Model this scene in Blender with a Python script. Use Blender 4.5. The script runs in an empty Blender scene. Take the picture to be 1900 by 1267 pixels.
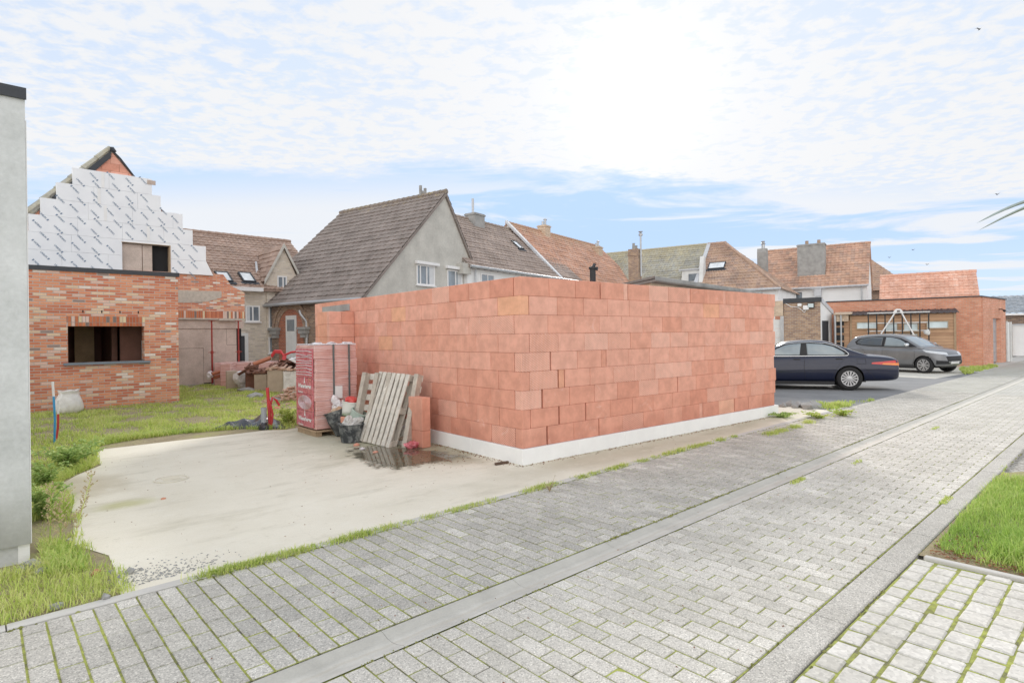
SKYK = .12; SKYS = 1.0; SUNE = 1.8; EXPO = .68; BACKK = 1.15
import bpy, bmesh, math, random
from mathutils import Vector, Matrix, noise as mnoise
random.seed(7)
RND = random.Random(11)
C = bpy.context.scene.collection
# ------------------------------------------------------------------ camera model (a pixel of the 1900x1267 photo -> a ray)
FPX = 1080.; ANG = math.radians(47.5); CAMH = 1.64; ROLL = math.atan(.0133)
FW = Vector((math.cos(ANG), math.sin(ANG), 0)); RT = Vector((math.sin(ANG), -math.cos(ANG), 0)); ZZ = Vector((0, 0, 1))
EYE = Vector((0, 0, CAMH))
def ray(u, v):
    a = (u-950)/FPX; b = (623.5-v)/FPX
    a2 = a*math.cos(ROLL)+b*math.sin(ROLL); b2 = -a*math.sin(ROLL)+b*math.cos(ROLL)
    return FW + RT*a2 + ZZ*b2
def PD(u, v, D): return EYE + ray(u, v)*D
def PZ(u, v, z=0.): d = ray(u, v); return EYE + d*((z-CAMH)/d.z)
def PY(u, v, y): d = ray(u, v); return EYE + d*(y/d.y)
def PX(u, v, x): d = ray(u, v); return EYE + d*(x/d.x)
def PP(u, v, p0, n):
    d = ray(u, v); return EYE + d*((p0-EYE).dot(n)/d.dot(n))
# ------------------------------------------------------------------ object helpers
def link(o): C.objects.link(o); return o
def tag(o, label=None, cat=None, group=None, kind=None):
    if label: o['label'] = label
    if cat: o['category'] = cat
    if group: o['group'] = group
    if kind: o['kind'] = kind
    return o
def thing(name, label, cat, loc=(0, 0, 0), rz=0., group=None):
    o = link(bpy.data.objects.new(name, None)); o.empty_display_size = .2
    o.location = loc; o.rotation_euler = (0, 0, rz)
    tag(o, label, cat, group)
    MW[o.name] = Matrix.Translation(Vector(loc)) @ Matrix.Rotation(rz, 4, 'Z')
    return o
MW = {}
def copy_thing(o, loc, rz=0., label=None):
    r = link(o.copy()); r.location = loc; r.rotation_euler = (0, 0, rz)
    if label: r['label'] = label
    for ch in list(o.children):
        c = link(ch.copy()); c.parent = r
        for g in list(ch.children):
            d = link(g.copy()); d.parent = c
    return r
class MB:
    def __init__(s): s.v = []; s.f = []; s.r = []; s.m = []; s.un = None; s.ns = []
    def add(s, vs, fs, T=None, rnd=None, mi=0):
        o = len(s.v); rn = RND.random() if rnd is None else rnd
        for p in vs:
            p = Vector(p); s.v.append(T @ p if T is not None else p)
        for f in fs:
            s.f.append([i+o for i in f]); s.r.append(rn); s.m.append(mi); s.ns.append(s.un)
        return s
    def box(s, x0, x1, y0, y1, z0, z1, T=None, rnd=None, mi=0):
        return s.add([(x0,y0,z0),(x1,y0,z0),(x1,y1,z0),(x0,y1,z0),(x0,y0,z1),(x1,y0,z1),(x1,y1,z1),(x0,y1,z1)],
            [(0,3,2,1),(4,5,6,7),(0,1,5,4),(1,2,6,5),(2,3,7,6),(3,0,4,7)], T, rnd, mi)
    def cbox(s, x0, x1, y0, y1, z0, z1, c=.004, T=None, rnd=None, mi=0):
        # box with chamfered vertical + top/bottom edges (3 rings in z)
        def ring(i, z): return [(x0+i,y0+c,z),(x0+c,y0+i,z),(x1-c,y0+i,z),(x1-i,y0+c,z),(x1-i,y1-c,z),(x1-c,y1-i,z),(x0+c,y1-i,z),(x0+i,y1-c,z)]
        vs = ring(c, z0)+ring(0, z0+c)+ring(0, z1-c)+ring(c, z1)
        fs = [tuple(range(7, -1, -1)), tuple(range(24, 32))]
        for k in range(3):
            for i in range(8):
                j = (i+1) % 8; fs.append((k*8+i, k*8+j, k*8+8+j, k*8+8+i))
        return s.add(vs, fs, T, rnd, mi)
    def quad(s, a, b, c, d, rnd=None, mi=0): return s.add([a, b, c, d], [(0, 1, 2, 3)], None, rnd, mi)
    def poly(s, pts, rnd=None, mi=0): return s.add(pts, [tuple(range(len(pts)))], None, rnd, mi)
    def prism(s, pts, off, T=None, rnd=None, mi=0):
        # polygon (list of 3d points) extruded by vector off
        n = len(pts); off = Vector(off); a = [Vector(p) for p in pts]
        nrm = Vector((0, 0, 0))
        for i in range(n): nrm += a[i].cross(a[(i+1) % n])
        if nrm.dot(off) > 0: a.reverse()
        vs = a+[p+off for p in a]
        fs = [tuple(range(n)), tuple(range(2*n-1, n-1, -1))]+[((i+1) % n, i, i+n, (i+1) % n+n) for i in range(n)]
        return s.add(vs, fs, T, rnd, mi)
    def tube(s, path, r, n=8, T=None, rnd=None, mi=0, caps=True):
        path = [Vector(p) for p in path]; rs = r if isinstance(r, (list, tuple)) else [r]*len(path)
        vs = []; m = len(path); up = None
        for i, p in enumerate(path):
            d = (path[min(i+1, m-1)]-path[max(i-1, 0)]).normalized()
            if up is None:
                up = Vector((0, 0, 1)) if abs(d.z) < .9 else Vector((1, 0, 0))
            x = d.cross(up).normalized(); up = x.cross(d).normalized()
            for k in range(n):
                t = 2*math.pi*k/n; vs.append(p+(x*math.cos(t)+up*math.sin(t))*rs[i])
        fs = []
        for i in range(m-1):
            for k in range(n):
                j = (k+1) % n; fs.append((i*n+k, i*n+j, (i+1)*n+j, (i+1)*n+k))
        if caps: fs += [tuple(range(n-1, -1, -1)), tuple(range((m-1)*n, m*n))]
        return s.add(vs, fs, T, rnd, mi)
    def lathe(s, prof, n=16, T=None, rnd=None, mi=0, rot=0.):
        # prof: (r, z) bottom -> top
        vs = []; m = len(prof)
        for r, z in prof:
            for k in range(n):
                t = 2*math.pi*k/n+rot; vs.append((r*math.cos(t), r*math.sin(t), z))
        fs = []
        for i in range(m-1):
            for k in range(n):
                j = (k+1) % n; fs.append((i*n+k, i*n+j, (i+1)*n+j, (i+1)*n+k))
        return s.add(vs, fs, T, rnd, mi)
    def blob(s, c, rad, sub=2, amp=.25, sc=(1, 1, 1), seed=0, rnd=None, freq=1.5, T=None):
        bm = bmesh.new(); bmesh.ops.create_icosphere(bm, subdivisions=sub, radius=1)
        vs = []
        for v in bm.verts:
            q = v.co.copy(); k = 1+amp*mnoise.noise(q*freq+Vector((seed*7.3, seed*3.1, seed)))*2
            vs.append(Vector((q.x*sc[0], q.y*sc[1], q.z*sc[2]))*rad*k+Vector(c))
        fs = [tuple(v.index for v in f.verts) for f in bm.faces]; bm.free()
        return s.add(vs, fs, T, rnd)
    def build(s, name, mat, parent=None, local=False, smooth=False, bevel=0., sub=0, weld=False):
        vs = s.v
        if parent is not None and not local:
            inv = MW[parent.name].inverted(); vs = [inv @ p for p in vs]; i3 = inv.to_3x3(); s.ns = [None if q is None else i3 @ q for q in s.ns]
        me = bpy.data.meshes.new(name)
        me.from_pydata([tuple(p) for p in vs], [], s.f)
        mats = mat if isinstance(mat, (list, tuple)) else [mat]
        for m in mats: me.materials.append(m)
        if len(mats) > 1: me.polygons.foreach_set('material_index', s.m)
        at = me.attributes.new('rnd', 'FLOAT', 'FACE'); at.data.foreach_set('value', s.r)
        uv = me.uv_layers.new(name='UVMap'); me.update()
        if smooth:
            me.polygons.foreach_set('use_smooth', [True]*len(me.polygons))
        data = [0.]*(2*len(me.loops))
        for p in me.polygons:
            n = p.normal if s.ns[p.index] is None else s.ns[p.index]
            if abs(n.z) > .995: t = Vector((1, 0, 0)); b = Vector((0, 1, 0))
            else:
                t = Vector((-n.y, n.x, 0)).normalized(); b = n.cross(t)
            for li in p.loop_indices:
                q = me.vertices[me.loops[li].vertex_index].co
                data[2*li] = q.dot(t); data[2*li+1] = q.dot(b)
        uv.data.foreach_set('uv', data)
        o = link(bpy.data.objects.new(name, me))
        if parent is not None: o.parent = parent
        if parent is not None and parent.name in MW: MW[o.name] = MW[parent.name]
        elif parent is None: MW[o.name] = Matrix.Identity(4)
        if weld:
            w = o.modifiers.new('w', 'WELD'); w.merge_threshold = .0005
        if bevel:
            b = o.modifiers.new('b', 'BEVEL'); b.width = bevel; b.segments = 2; b.limit_method = 'ANGLE'; b.angle_limit = .6
        if sub:
            b = o.modifiers.new('s', 'SUBSURF'); b.levels = sub; b.render_levels = sub
        return o
def place(mb_obj, loc): return mb_obj
def recenter(o, loc):
    """top-level single-mesh thing: put its origin at loc"""
    L = Vector(loc)
    for v in o.data.vertices: v.co -= L
    o.location = L; return o
# ------------------------------------------------------------------ materials
class NT:
    def __init__(s, name, tree=None):
        if tree is None:
            s.mat = bpy.data.materials.new(name); s.mat.use_nodes = True; s.t = s.mat.node_tree; s.t.nodes.clear()
            s.out = s.n('OutputMaterial'); s.b = s.n('BsdfPrincipled'); s.t.links.new(s.b.outputs[0], s.out.inputs[0])
        else: s.t = tree
    def n(s, typ, **kw):
        x = s.t.nodes.new('ShaderNode'+typ)
        for k, v in kw.items(): setattr(x, k, v)
        return x
    def lk(s, a, b):
        s.t.links.new(a, b)
    def put(s, inp, val):
        if isinstance(val, bpy.types.NodeSocket): s.lk(val, inp)
        elif val is not None:
            if isinstance(val, (tuple, list)) and len(val) == 3 and inp.type == 'RGBA': val = (*val, 1)
            inp.default_value = val
    def m(s, op, a, b=None, c=None, clamp=False):
        x = s.n('Math', operation=op, use_clamp=clamp)
        s.put(x.inputs[0], a)
        if b is not None: s.put(x.inputs[1], b)
        if c is not None: s.put(x.inputs[2], c)
        return x.outputs[0]
    def mix(s, f, a, b, mode='MIX'):
        x = s.n('Mix', data_type='RGBA', blend_type=mode)
        s.put(x.inputs[0], f); s.put(x.inputs[6], a); s.put(x.inputs[7], b); return x.outputs[2]
    def ramp(s, f, stops, const=False):
        x = s.n('ValToRGB'); r = x.color_ramp
        if const: r.interpolation = 'CONSTANT'
        while len(r.elements) < len(stops): r.elements.new(.5)
        for e, (p, c) in zip(r.elements, stops): e.position = p; e.color = (*c, 1) if len(c) == 3 else c
        s.put(x.inputs[0], f); return x.outputs[0]
    def sm(s, x, a, b):
        k = s.n('MapRange', interpolation_type='SMOOTHSTEP'); s.put(k.inputs[0], x); s.put(k.inputs[1], a); s.put(k.inputs[2], b); return k.outputs[0]
    def noise(s, vec, scale, detail=3, rough=.55, dist=0., out=0):
        x = s.n('TexNoise'); s.put(x.inputs['Vector'], vec); x.inputs['Scale'].default_value = scale
        x.inputs['Detail'].default_value = detail; x.inputs['Roughness'].default_value = rough; x.inputs['Distortion'].default_value = dist
        return x.outputs[out]
    def vec(s, x, y, z=0.):
        c = s.n('CombineXYZ'); s.put(c.inputs[0], x); s.put(c.inputs[1], y); s.put(c.inputs[2], z); return c.outputs[0]
    def vm(s, op, a, b=None):
        x = s.n('VectorMath', operation=op); s.put(x.inputs[0], a)
        if b is not None:
            if op == 'SCALE': s.put(x.inputs[3], b)
            else: s.put(x.inputs[1], b)
        return x.outputs[0]
    def sep(s, v):
        x = s.n('SeparateXYZ'); s.lk(v, x.inputs[0]); return x.outputs
    def obj(s): return s.n('TexCoord').outputs['Object']
    def uv(s): return s.n('TexCoord').outputs['UV']
    def attr(s, name='rnd'): return s.n('Attribute', attribute_name=name).outputs['Fac']
    def bump(s, h, strength=.3, dist=.01, normal=None):
        x = s.n('Bump'); x.inputs['Strength'].default_value = strength; x.inputs['Distance'].default_value = dist
        s.lk(h, x.inputs['Height'])
        if normal is not None: s.lk(normal, x.inputs['Normal'])
        return x.outputs[0]
    def cells(s, W, H, mort, offs=.5, wob=.0, vec=None, soft=.25):
        """brick grid on metric uv: returns rand, rand2, mask(1 on brick), fu, fv"""
        v = s.uv() if vec is None else vec
        if wob:
            nn = s.noise(v, 9., 2, out=1); d = s.vm('SCALE', s.vm('SUBTRACT', nn, (.5, .5, .5)), wob); v = s.vm('ADD', v, d)
        x, y, _ = s.sep(v)
        yy = s.m('DIVIDE', y, H); row = s.m('FLOOR', yy); fy = s.m('SUBTRACT', yy, row)
        xx = s.m('ADD', s.m('DIVIDE', x, W), s.m('MULTIPLY', s.m('MODULO', s.m('ABSOLUTE', row), 2.), offs))
        col = s.m('FLOOR', xx); fx = s.m('SUBTRACT', xx, col)
        wn = s.n('TexWhiteNoise', noise_dimensions='2D'); s.lk(s.vec(col, row), wn.inputs['Vector'])
        dx = s.m('MULTIPLY', s.m('MINIMUM', fx, s.m('SUBTRACT', 1., fx)), W)
        dy = s.m('MULTIPLY', s.m('MINIMUM', fy, s.m('SUBTRACT', 1., fy)), H)
        d = s.m('MINIMUM', dx, dy)
        mask = s.sm(d, mort*.5*(1-soft), mort*.5*(1+soft)+.0005)
        c2 = s.sep(wn.outputs['Color'])
        return wn.outputs['Value'], c2[1], mask, fx, fy
    def fin(s, col=None, rough=None, spec=None, normal=None, metal=None, **kw):
        b = s.b
        if col is not None: s.put(b.inputs['Base Color'], col)
        if rough is not None: s.put(b.inputs['Roughness'], rough)
        if spec is not None: s.put(b.inputs['Specular IOR Level'], spec)
        if metal is not None: s.put(b.inputs['Metallic'], metal)
        if normal is not None: s.lk(normal, b.inputs['Normal'])
        for k, v in kw.items(): s.put(b.inputs[k.replace('_', ' ')], v)
        return s.mat
def var(c, k): return tuple(max(0, min(1, x*k)) for x in c)
def m_plain(name, c, rough=.6, amt=.18, scale=6., bump=.0, metal=0., spec=.4, fine=60., c2=None):
    n = NT(name); o = n.obj()
    a = n.noise(o, scale, 5, .6); f = n.noise(o, fine, 2)
    k = n.m('ADD', n.m('MULTIPLY', a, .7), n.m('MULTIPLY', f, .3))
    col = n.ramp(k, [(.3, var(c, 1-amt)), (.7, c2 if c2 else var(c, 1+amt))])
    nr = n.bump(k, bump, .01) if bump else None
    return n.fin(col, rough, spec, nr, metal)
def m_brick(name, pal, mortar, W=.215, H=.062, mo=.011, rough=.85, wob=.006, stain=.25, bstr=.5, offs=.5):
    n = NT(name); r, r2, mask, fx, fy = n.cells(W, H, mo, offs, wob)
    base = n.ramp(r, pal, const=True)
    base = n.mix(n.m('MULTIPLY', r2, .22), base, (.5, .42, .36), 'MULTIPLY')
    fn = n.noise(n.uv(), 35., 3); base = n.mix(.25, base, n.ramp(fn, [(.3, (.55, .55, .55)), (.7, (1.3, 1.3, 1.3))]), 'MULTIPLY')
    col = n.mix(mask, mortar, base)
    st = n.noise(n.obj(), .9, 5, .65)
    col = n.mix(stain, col, n.ramp(st, [(.35, (.6, .57, .52)), (.65, (1.1, 1.1, 1.1))]), 'MULTIPLY')
    h = n.m('ADD', mask, n.m('MULTIPLY', fn, .3))
    return n.fin(col, rough, .3, n.bump(h, bstr, .012))
def m_tile(name, pal, W=.24, H=.3, lichen=None, lam=.5):
    """roof tiles: geometry gives the courses, this the colour of each tile"""
    n = NT(name); r, r2, mask, fx, fy = n.cells(W, H, .008, 0., .0)
    base = n.ramp(r, pal)
    fn = n.noise(n.uv(), 14., 4, .6)
    base = n.mix(.45, base, n.ramp(fn, [(.3, (.6, .58, .56)), (.7, (1.3, 1.3, 1.3))]), 'MULTIPLY')
    st = n.noise(n.uv(), .8, 5, .6)
    base = n.mix(.5, base, n.ramp(st, [(.35, (.62, .6, .58)), (.65, (1.2, 1.2, 1.2))]), 'MULTIPLY')
    if lichen:
        lc, z0, z1 = lichen
        z = n.sep(n.obj())[2]
        ln = n.noise(n.uv(), 1.6, 6, .7); fine = n.noise(n.uv(), 9., 4, .7)
        k = n.m('ADD', n.sm(z, z0, z1), n.m('ADD', n.m('MULTIPLY', n.m('SUBTRACT', ln, .5), 1.6), n.m('MULTIPLY', n.m('SUBTRACT', fine, .5), 1.4)))
        base = n.mix(n.m('MULTIPLY', n.sm(k, .55, .95), lam*1.5, clamp=True), base, lc)
    return n.fin(base, .8, .25, n.bump(fn, .25, .01))
M = {}
M['orange_brick'] = m_brick('multi_brick', [(0, (.66, .24, .13)), (.22, (.74, .305, .17)), (.42, (.60, .20, .115)), (.56, (.78, .365, .215)), (.79, (.80, .60, .42)), (.87, (.78, .54, .44)), (.945, (.84, .74, .66)), (.98, (.36, .28, .25))], (.52, .45, .40), .24, .066, .014, wob=.004, stain=.15)
M['soldier'] = m_brick('soldier_brick', [(0, (.52, .155, .075)), (.3, (.60, .20, .095)), (.6, (.66, .25, .12)), (.72, (.78, .64, .42)), (.86, (.76, .58, .50)), (.95, (.25, .2, .18))], (.34, .29, .25), .068, .30, .010, wob=.004, stain=.15, offs=0)
M['beige_brick'] = m_brick('beige_brick', [(0, (.74, .67, .56)), (.35, (.79, .72, .62)), (.7, (.70, .64, .55)), (.9, (.64, .58, .50))], (.62, .59, .55), .22, .085, .012)
M['brown_brick'] = m_brick('brown_brick', [(0, (.38, .26, .19)), (.3, (.46, .31, .21)), (.6, (.33, .22, .17)), (.85, (.52, .36, .25))], (.46, .43, .38), .22, .08, .014)
M['old_brick'] = m_brick('old_brick', [(0, (.28, .19, .14)), (.3, (.36, .25, .18)), (.6, (.23, .17, .14)), (.85, (.44, .33, .24))], (.34, .31, .28), .2, .07, .014)
M['red_brick'] = m_brick('red_brick', [(0, (.44, .15, .085)), (.3, (.50, .18, .10)), (.65, (.38, .13, .08))], (.40, .33, .29), .2, .07, .012)
M['garage_brick'] = m_brick('garage_brick', [(0, (.74, .34, .22)), (.3, (.77, .37, .24)), (.6, (.71, .31, .20)), (.88, (.80, .42, .29))], (.58, .42, .35), .21, .075, .014, stain=.45)
M['cream_brick'] = m_brick('cream_brick', [(0, (.66, .52, .38)), (.4, (.72, .58, .44)), (.8, (.60, .47, .35))], (.5, .44, .38), .22, .075, .012)
M['green_pale'] = m_plain('corrugated_fibre', (.33, .33, .32), .9, .35, 2., .2)
def tp(*c): return [(i/(len(c)-1), x) for i, x in enumerate(c)]
YL = (.46, .36, .10)
M['roof_grey'] = m_tile('grey_concrete_tiles', tp((.24, .212, .195), (.30, .26, .24), (.265, .233, .215)), .3, .34, (YL, 7.3, 10.4), .42)
M['roof_brown'] = m_tile('brown_pantiles', tp((.36, .26, .215), (.42, .31, .25), (.38, .285, .24), (.45, .33, .27)), .24, .3, ((.42, .33, .18), 6.5, 10.5), .3)
M['roof_brown2'] = m_tile('weathered_pantiles', tp((.34, .28, .25), (.39, .32, .28), (.36, .30, .27), (.43, .35, .30)), .24, .3, ((.40, .36, .28), 6, 11), .35)
M['roof_orange'] = m_tile('orange_pantiles', tp((.56, .33, .24), (.62, .37, .26), (.52, .33, .26), (.60, .40, .31)), .24, .3, ((.46, .38, .26), 6, 11), .35)
M['roof_green'] = m_tile('lichen_pantiles', tp((.40, .39, .33), (.45, .43, .34), (.43, .43, .38), (.38, .38, .35)), .24, .3, ((.50, .44, .26), 5, 10), .3)
M['roof_tan'] = m_tile('tan_brown_tiles', tp((.46, .33, .25), (.54, .38, .28), (.40, .30, .25), (.50, .34, .26)), .28, .34)
M['roof_rust'] = m_tile('rust_tiles', tp((.54, .35, .26), (.62, .40, .29), (.44, .31, .25), (.58, .36, .27)), .28, .34)
M['roof_salmon'] = m_tile('salmon_pantiles', tp((.74, .42, .31), (.80, .48, .36), (.70, .40, .30), (.82, .55, .44)), .26, .32)
M['roof_slate'] = m_tile('blue_grey_tiles', tp((.36, .40, .44), (.42, .46, .5), (.33, .37, .41)), .3, .32)
M['render_grey'] = m_plain('grey_render', (.52, .51, .47), .95, .2, 1.3, .15, fine=12.)
M['render_white'] = m_plain('white_render', (.80, .81, .81), .9, .07, 1., .05)
M['cement'] = m_plain('cement', (.56, .57, .56), .92, .18, 3., .25, fine=40.)
M['concrete_grey'] = m_plain('weathered_concrete', (.34, .34, .33), .95, .3, 2.5, .2)
M['white'] = m_plain('white_paint', (.80, .80, .80), .45, .05)
M['white_old'] = m_plain('old_white_paint', (.70, .71, .70), .6, .1, 3.)
M['black'] = m_plain('black_metal', (.025, .027, .03), .5, .2)
M['anthracite'] = m_plain('anthracite_trim', (.045, .05, .058), .5, .15)
M['zinc'] = m_plain('zinc', (.48, .50, .52), .45, .15, 4., metal=.6)
M['lead'] = m_plain('lead_flashing', (.55, .57, .6), .6, .15, 4.)
M['dark'] = m_plain('dark_interior', (.02, .02, .022), .9)
M['curtain'] = m_plain('net_curtain', (.62, .64, .66), .8, .12, 5.)
def m_glass(name, c=(.10, .13, .15), rough=.04, c2=None):
    n = NT(name); k = n.noise(n.obj(), 1.3, 3)
    return n.fin(n.ramp(k, [(.35, c), (.65, c2 or var(c, 1.6))]), rough, .8, Coat_Weight=.6, Coat_Roughness=.02)
M['glass'] = m_glass('window_glass', (.16, .19, .22))
M['glass_pale'] = m_glass('frosted_glass', (.42, .50, .52), .3)
M['skylight'] = m_glass('skylight_glass', (.55, .58, .60), .05)
# ------------------------------------------------------------------ roofs and houses
def roof_plane(mb, A, B, Cc, Dd, tw=.24, th=.3, amp=.03, step=.035, spt=4):
    """tiled slope: A,B eave ends, Cc,Dd ridge ends (Cc over B). Courses are real steps, tiles real waves."""
    A, B, Cc, Dd = map(Vector, (A, B, Cc, Dd))
    nrm = (B-A).cross(Dd-A)
    if nrm.z < 0: A, B, Cc, Dd = B, A, Dd, Cc; nrm = (B-A).cross(Dd-A)
    if nrm.length < 1e-6: nrm = (B-A).cross(Cc-A)
    nrm.normalize(); mb.un = nrm
    hgt = ((Dd-A)-(Dd-A).project(B-A)).length
    nc = max(2, round(hgt/th)); w = (B-A).length; nt = max(1, round(w/tw)); ns = nt*spt
    prof = [0, .75, 1, .55] if spt == 4 else [0, 1]
    def pt(s, t, h): return (A.lerp(B, s)).lerp(Dd.lerp(Cc, s), t)+nrm*h
    for i in range(nc):
        t0 = max(0, i/nc-.02/hgt if i else -.03/hgt); t1 = (i+1)/nc
        vs = []; sag = .012*math.sin(i*1.7)
        for k in range(ns+1):
            s = k/ns; a = amp*prof[k % spt]; j = .006*math.sin(k*.9+i*2.3)+sag*math.sin(k*.07+i)
            vs += [pt(s, t0, a+j-.01), pt(s, t0, a+step+j), pt(s, t1, a+j)]
        fs = []
        for k in range(ns):
            o = k*3; fs += [(o, o+3, o+4, o+1), (o+1, o+4, o+5, o+2)]
        mb.add(vs, fs)
    mb.un = None
    return nrm
def ridge_tiles(mb, a, b, r=.12, n=None):
    a, b = Vector(a), Vector(b); L = (b-a).length; n = n or max(2, round(L/.38))
    for i in range(n):
        p = a.lerp(b, i/n); q = a.lerp(b, (i+1.08)/n)
        mb.tube([p, p.lerp(q, .12), q], [r*1.12, r*1.06, r*.9], 8)
def window_unit(parent, P0, e, n, s0, s1, z0, z1, frame='white', glass='glass', mull=(.5,), trans=(), sill=True, fw=.06, depth=.05, name='window', curtain=False):
    """window on the wall through P0 (direction e horizontal, outward normal n)"""
    def W(s, z, d): return P0+e*s+n*d+ZZ*(z-P0.z)
    def bar(mb, a, b, c, d, t0, t1):
        mb.prism([W(a, c, t0), W(b, c, t0), W(b, d, t0), W(a, d, t0)], n*(t1-t0))
    f = MB()
    bar(f, s0, s1, z0, z0+fw, .003, depth); bar(f, s0, s1, z1-fw, z1, .003, depth)
    bar(f, s0, s0+fw, z0+fw, z1-fw, .003, depth); bar(f, s1-fw, s1, z0+fw, z1-fw, .003, depth)
    for k in mull:
        x = s0+(s1-s0)*k; bar(f, x-fw*.5, x+fw*.5, z0+fw, z1-fw, .004, depth-.004)
    for k in trans:
        z = z0+(z1-z0)*k; bar(f, s0+fw, s1-fw, z-fw*.4, z+fw*.4, .0045, depth-.008)
    w = f.build(name, M[frame], parent)
    g = MB(); bar(g, s0+fw*.9, s1-fw*.9, z0+fw*.9, z1-fw*.9, .002, .018); g.build('pane', M[glass], w)
    if curtain:
        g = MB(); bar(g, s0+fw, s0+(s1-s0)*.3, z0+fw, z1-fw, .019, .022); g.build('curtain', M['curtain'], w)
    if sill:
        g = MB(); bar(g, s0-.05, s1+.05, z0-.06, z0-.002, .003, depth+.06); g.build('sill', M[frame], w)
    return w
def MWfix(o): return o
class House:
    """gabled house. O = ground corner, ex = ridge direction (length L), ey = horizontal direction across (width Wd)"""
    def __init__(s, name, label, cat, O, ang, L, Wd, ze, zr, wall, roof, zb=0., group=None, over=.25, verge=.12, tw=.24, th=.3, gw=None, amp=.03, walls=True, ridge_at=.5, rake=.0):
        s.ex = Vector((math.cos(ang), math.sin(ang), 0)); s.ey = Vector((-s.ex.y, s.ex.x, 0)); s.O = Vector((O[0], O[1], zb))
        s.L, s.W, s.ze, s.zr = L, Wd, ze, zr
        s.t = thing(name, label, cat, s.O, ang, group)
        P = s.P
        if walls:
            w = MB(); W2 = Wd*ridge_at
            pr = [P(0, .02, 0), P(0, Wd-.02, 0), P(0, Wd-.02, ze), P(0, W2, zr-.05), P(0, .02, ze)]
            w.prism(pr, s.ex*L); s.wall = w.build('wall', M[wall], s.t)
        if roof:
            k = (zr-ze)/(Wd*ridge_at); k2 = (zr-ze)/(Wd*(1-ridge_at)); r = MB()
            roof_plane(r, P(-verge, -over, ze-k*over), P(L+verge, -over, ze-k*over), P(L+verge, Wd*ridge_at, zr), P(-verge, Wd*ridge_at, zr), tw, th, amp)
            roof_plane(r, P(L+verge, Wd+over, ze-k2*over), P(-verge, Wd+over, ze-k2*over), P(-verge, Wd*ridge_at, zr), P(L+verge, Wd*ridge_at, zr), tw, th, amp)
            # underside so that the roof has thickness
            q = .09
            r.add([P(-verge, -over, ze-k*over), P(L+verge, -over, ze-k*over), P(L+verge, Wd*ridge_at, zr), P(-verge, Wd*ridge_at, zr), P(L+verge, Wd+over, ze-k2*over), P(-verge, Wd+over, ze-k2*over)]+
                  [P(-verge, -over, ze-k*over-q), P(L+verge, -over, ze-k*over-q), P(L+verge, Wd*ridge_at, zr-q), P(-verge, Wd*ridge_at, zr-q), P(L+verge, Wd+over, ze-k2*over-q), P(-verge, Wd+over, ze-k2*over-q)],
                  [(6, 9, 8, 7), (9, 11, 10, 8), (0, 6, 7, 1), (4, 10, 11, 5), (0, 3, 9, 6), (3, 5, 11, 9), (1, 7, 8, 2), (2, 8, 10, 4)], rnd=.2)
            s.roof = r.build('roof', M[roof], s.t)
            rt = MB(); ridge_tiles(rt, P(-verge, Wd*ridge_at, zr+.03), P(L+verge, Wd*ridge_at, zr+.03)); rt.build('ridge', M[roof], s.roof)
            if gw:
                for side, nm in ((-over, 'gutter'),):
                    g = MB(); kk = ze-k*over
                    g.tube([P(-verge, side-.06, kk-.02), P(L+verge, side-.06, kk-.02)], .07, 8)
                    for i in range(int(L/.6)): g.box(-.015, .015, -.06, over, -.1, -.02, Matrix.Translation(P(i*.6+.2, side, kk)) @ Matrix.Rotation(ang, 4, 'Z'))
                    g.build(nm, M[gw], s.roof)
    def P(s, x, y, z): return s.O+s.ex*x+s.ey*y+ZZ*z
    def front(s, u, v):
        p = PP(u, v, s.O, s.ey); d = p-s.O; return d.dot(s.ex), p.z
    def gable(s, u, v):
        p = PP(u, v, s.O, s.ex); d = p-s.O; return d.dot(s.ey), p.z
    def fwin(s, u0, v0, u1, v1, **kw):
        a, z1 = s.front(u0, v0); b, z0 = s.front(u1, v1)
        return window_unit(s.t, s.P(0, .02, 0), s.ex, -s.ey, min(a, b), max(a, b), min(z0, z1), max(z0, z1), **kw)
    def gwin(s, u0, v0, u1, v1, **kw):
        a, z1 = s.gable(u0, v0); b, z0 = s.gable(u1, v1)
        return window_unit(s.t, s.O, s.ey, -s.ex, min(a, b), max(a, b), min(z0, z1), max(z0, z1), **kw)
    def roof_at(s, u, v, lift=0.):
        k = Vector((0, 0, 0))+s.ey*(-(s.zr-s.ze)/(s.W*.5))+ZZ; k.normalize()
        return PP(u, v, s.P(0, 0, s.ze)+k*lift, k), k
    def skylight(s, cen, w, h, glass='skylight'):
        c, n = s.roof_at(*cen, .06); up = n.cross(s.ex)*-1; up = (s.ex.cross(n)*-1) if up.z < 0 else up
        T = Matrix((( s.ex.x, up.x, n.x, c.x), (s.ex.y, up.y, n.y, c.y), (s.ex.z, up.z, n.z, c.z), (0, 0, 0, 1)))
        f = MB()
        for a in ((-w/2, w/2, -h/2, -h/2+.06), (-w/2, w/2, h/2-.06, h/2), (-w/2, -w/2+.06, -h/2+.06, h/2-.06), (w/2-.06, w/2, -h/2+.06, h/2-.06)):
            f.box(*a, -.08, .07, T)
        f.box(-w/2-.12, w/2+.12, -h/2-.2, -h/2-.002, -.06, .012, T)
        o = f.build('skylight', M['anthracite'], s.t)
        g = MB(); g.box(-w/2+.055, w/2-.055, -h/2+.055, h/2-.055, -.06, .045, T); g.build('pane', M[glass], o)
        return o
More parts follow.
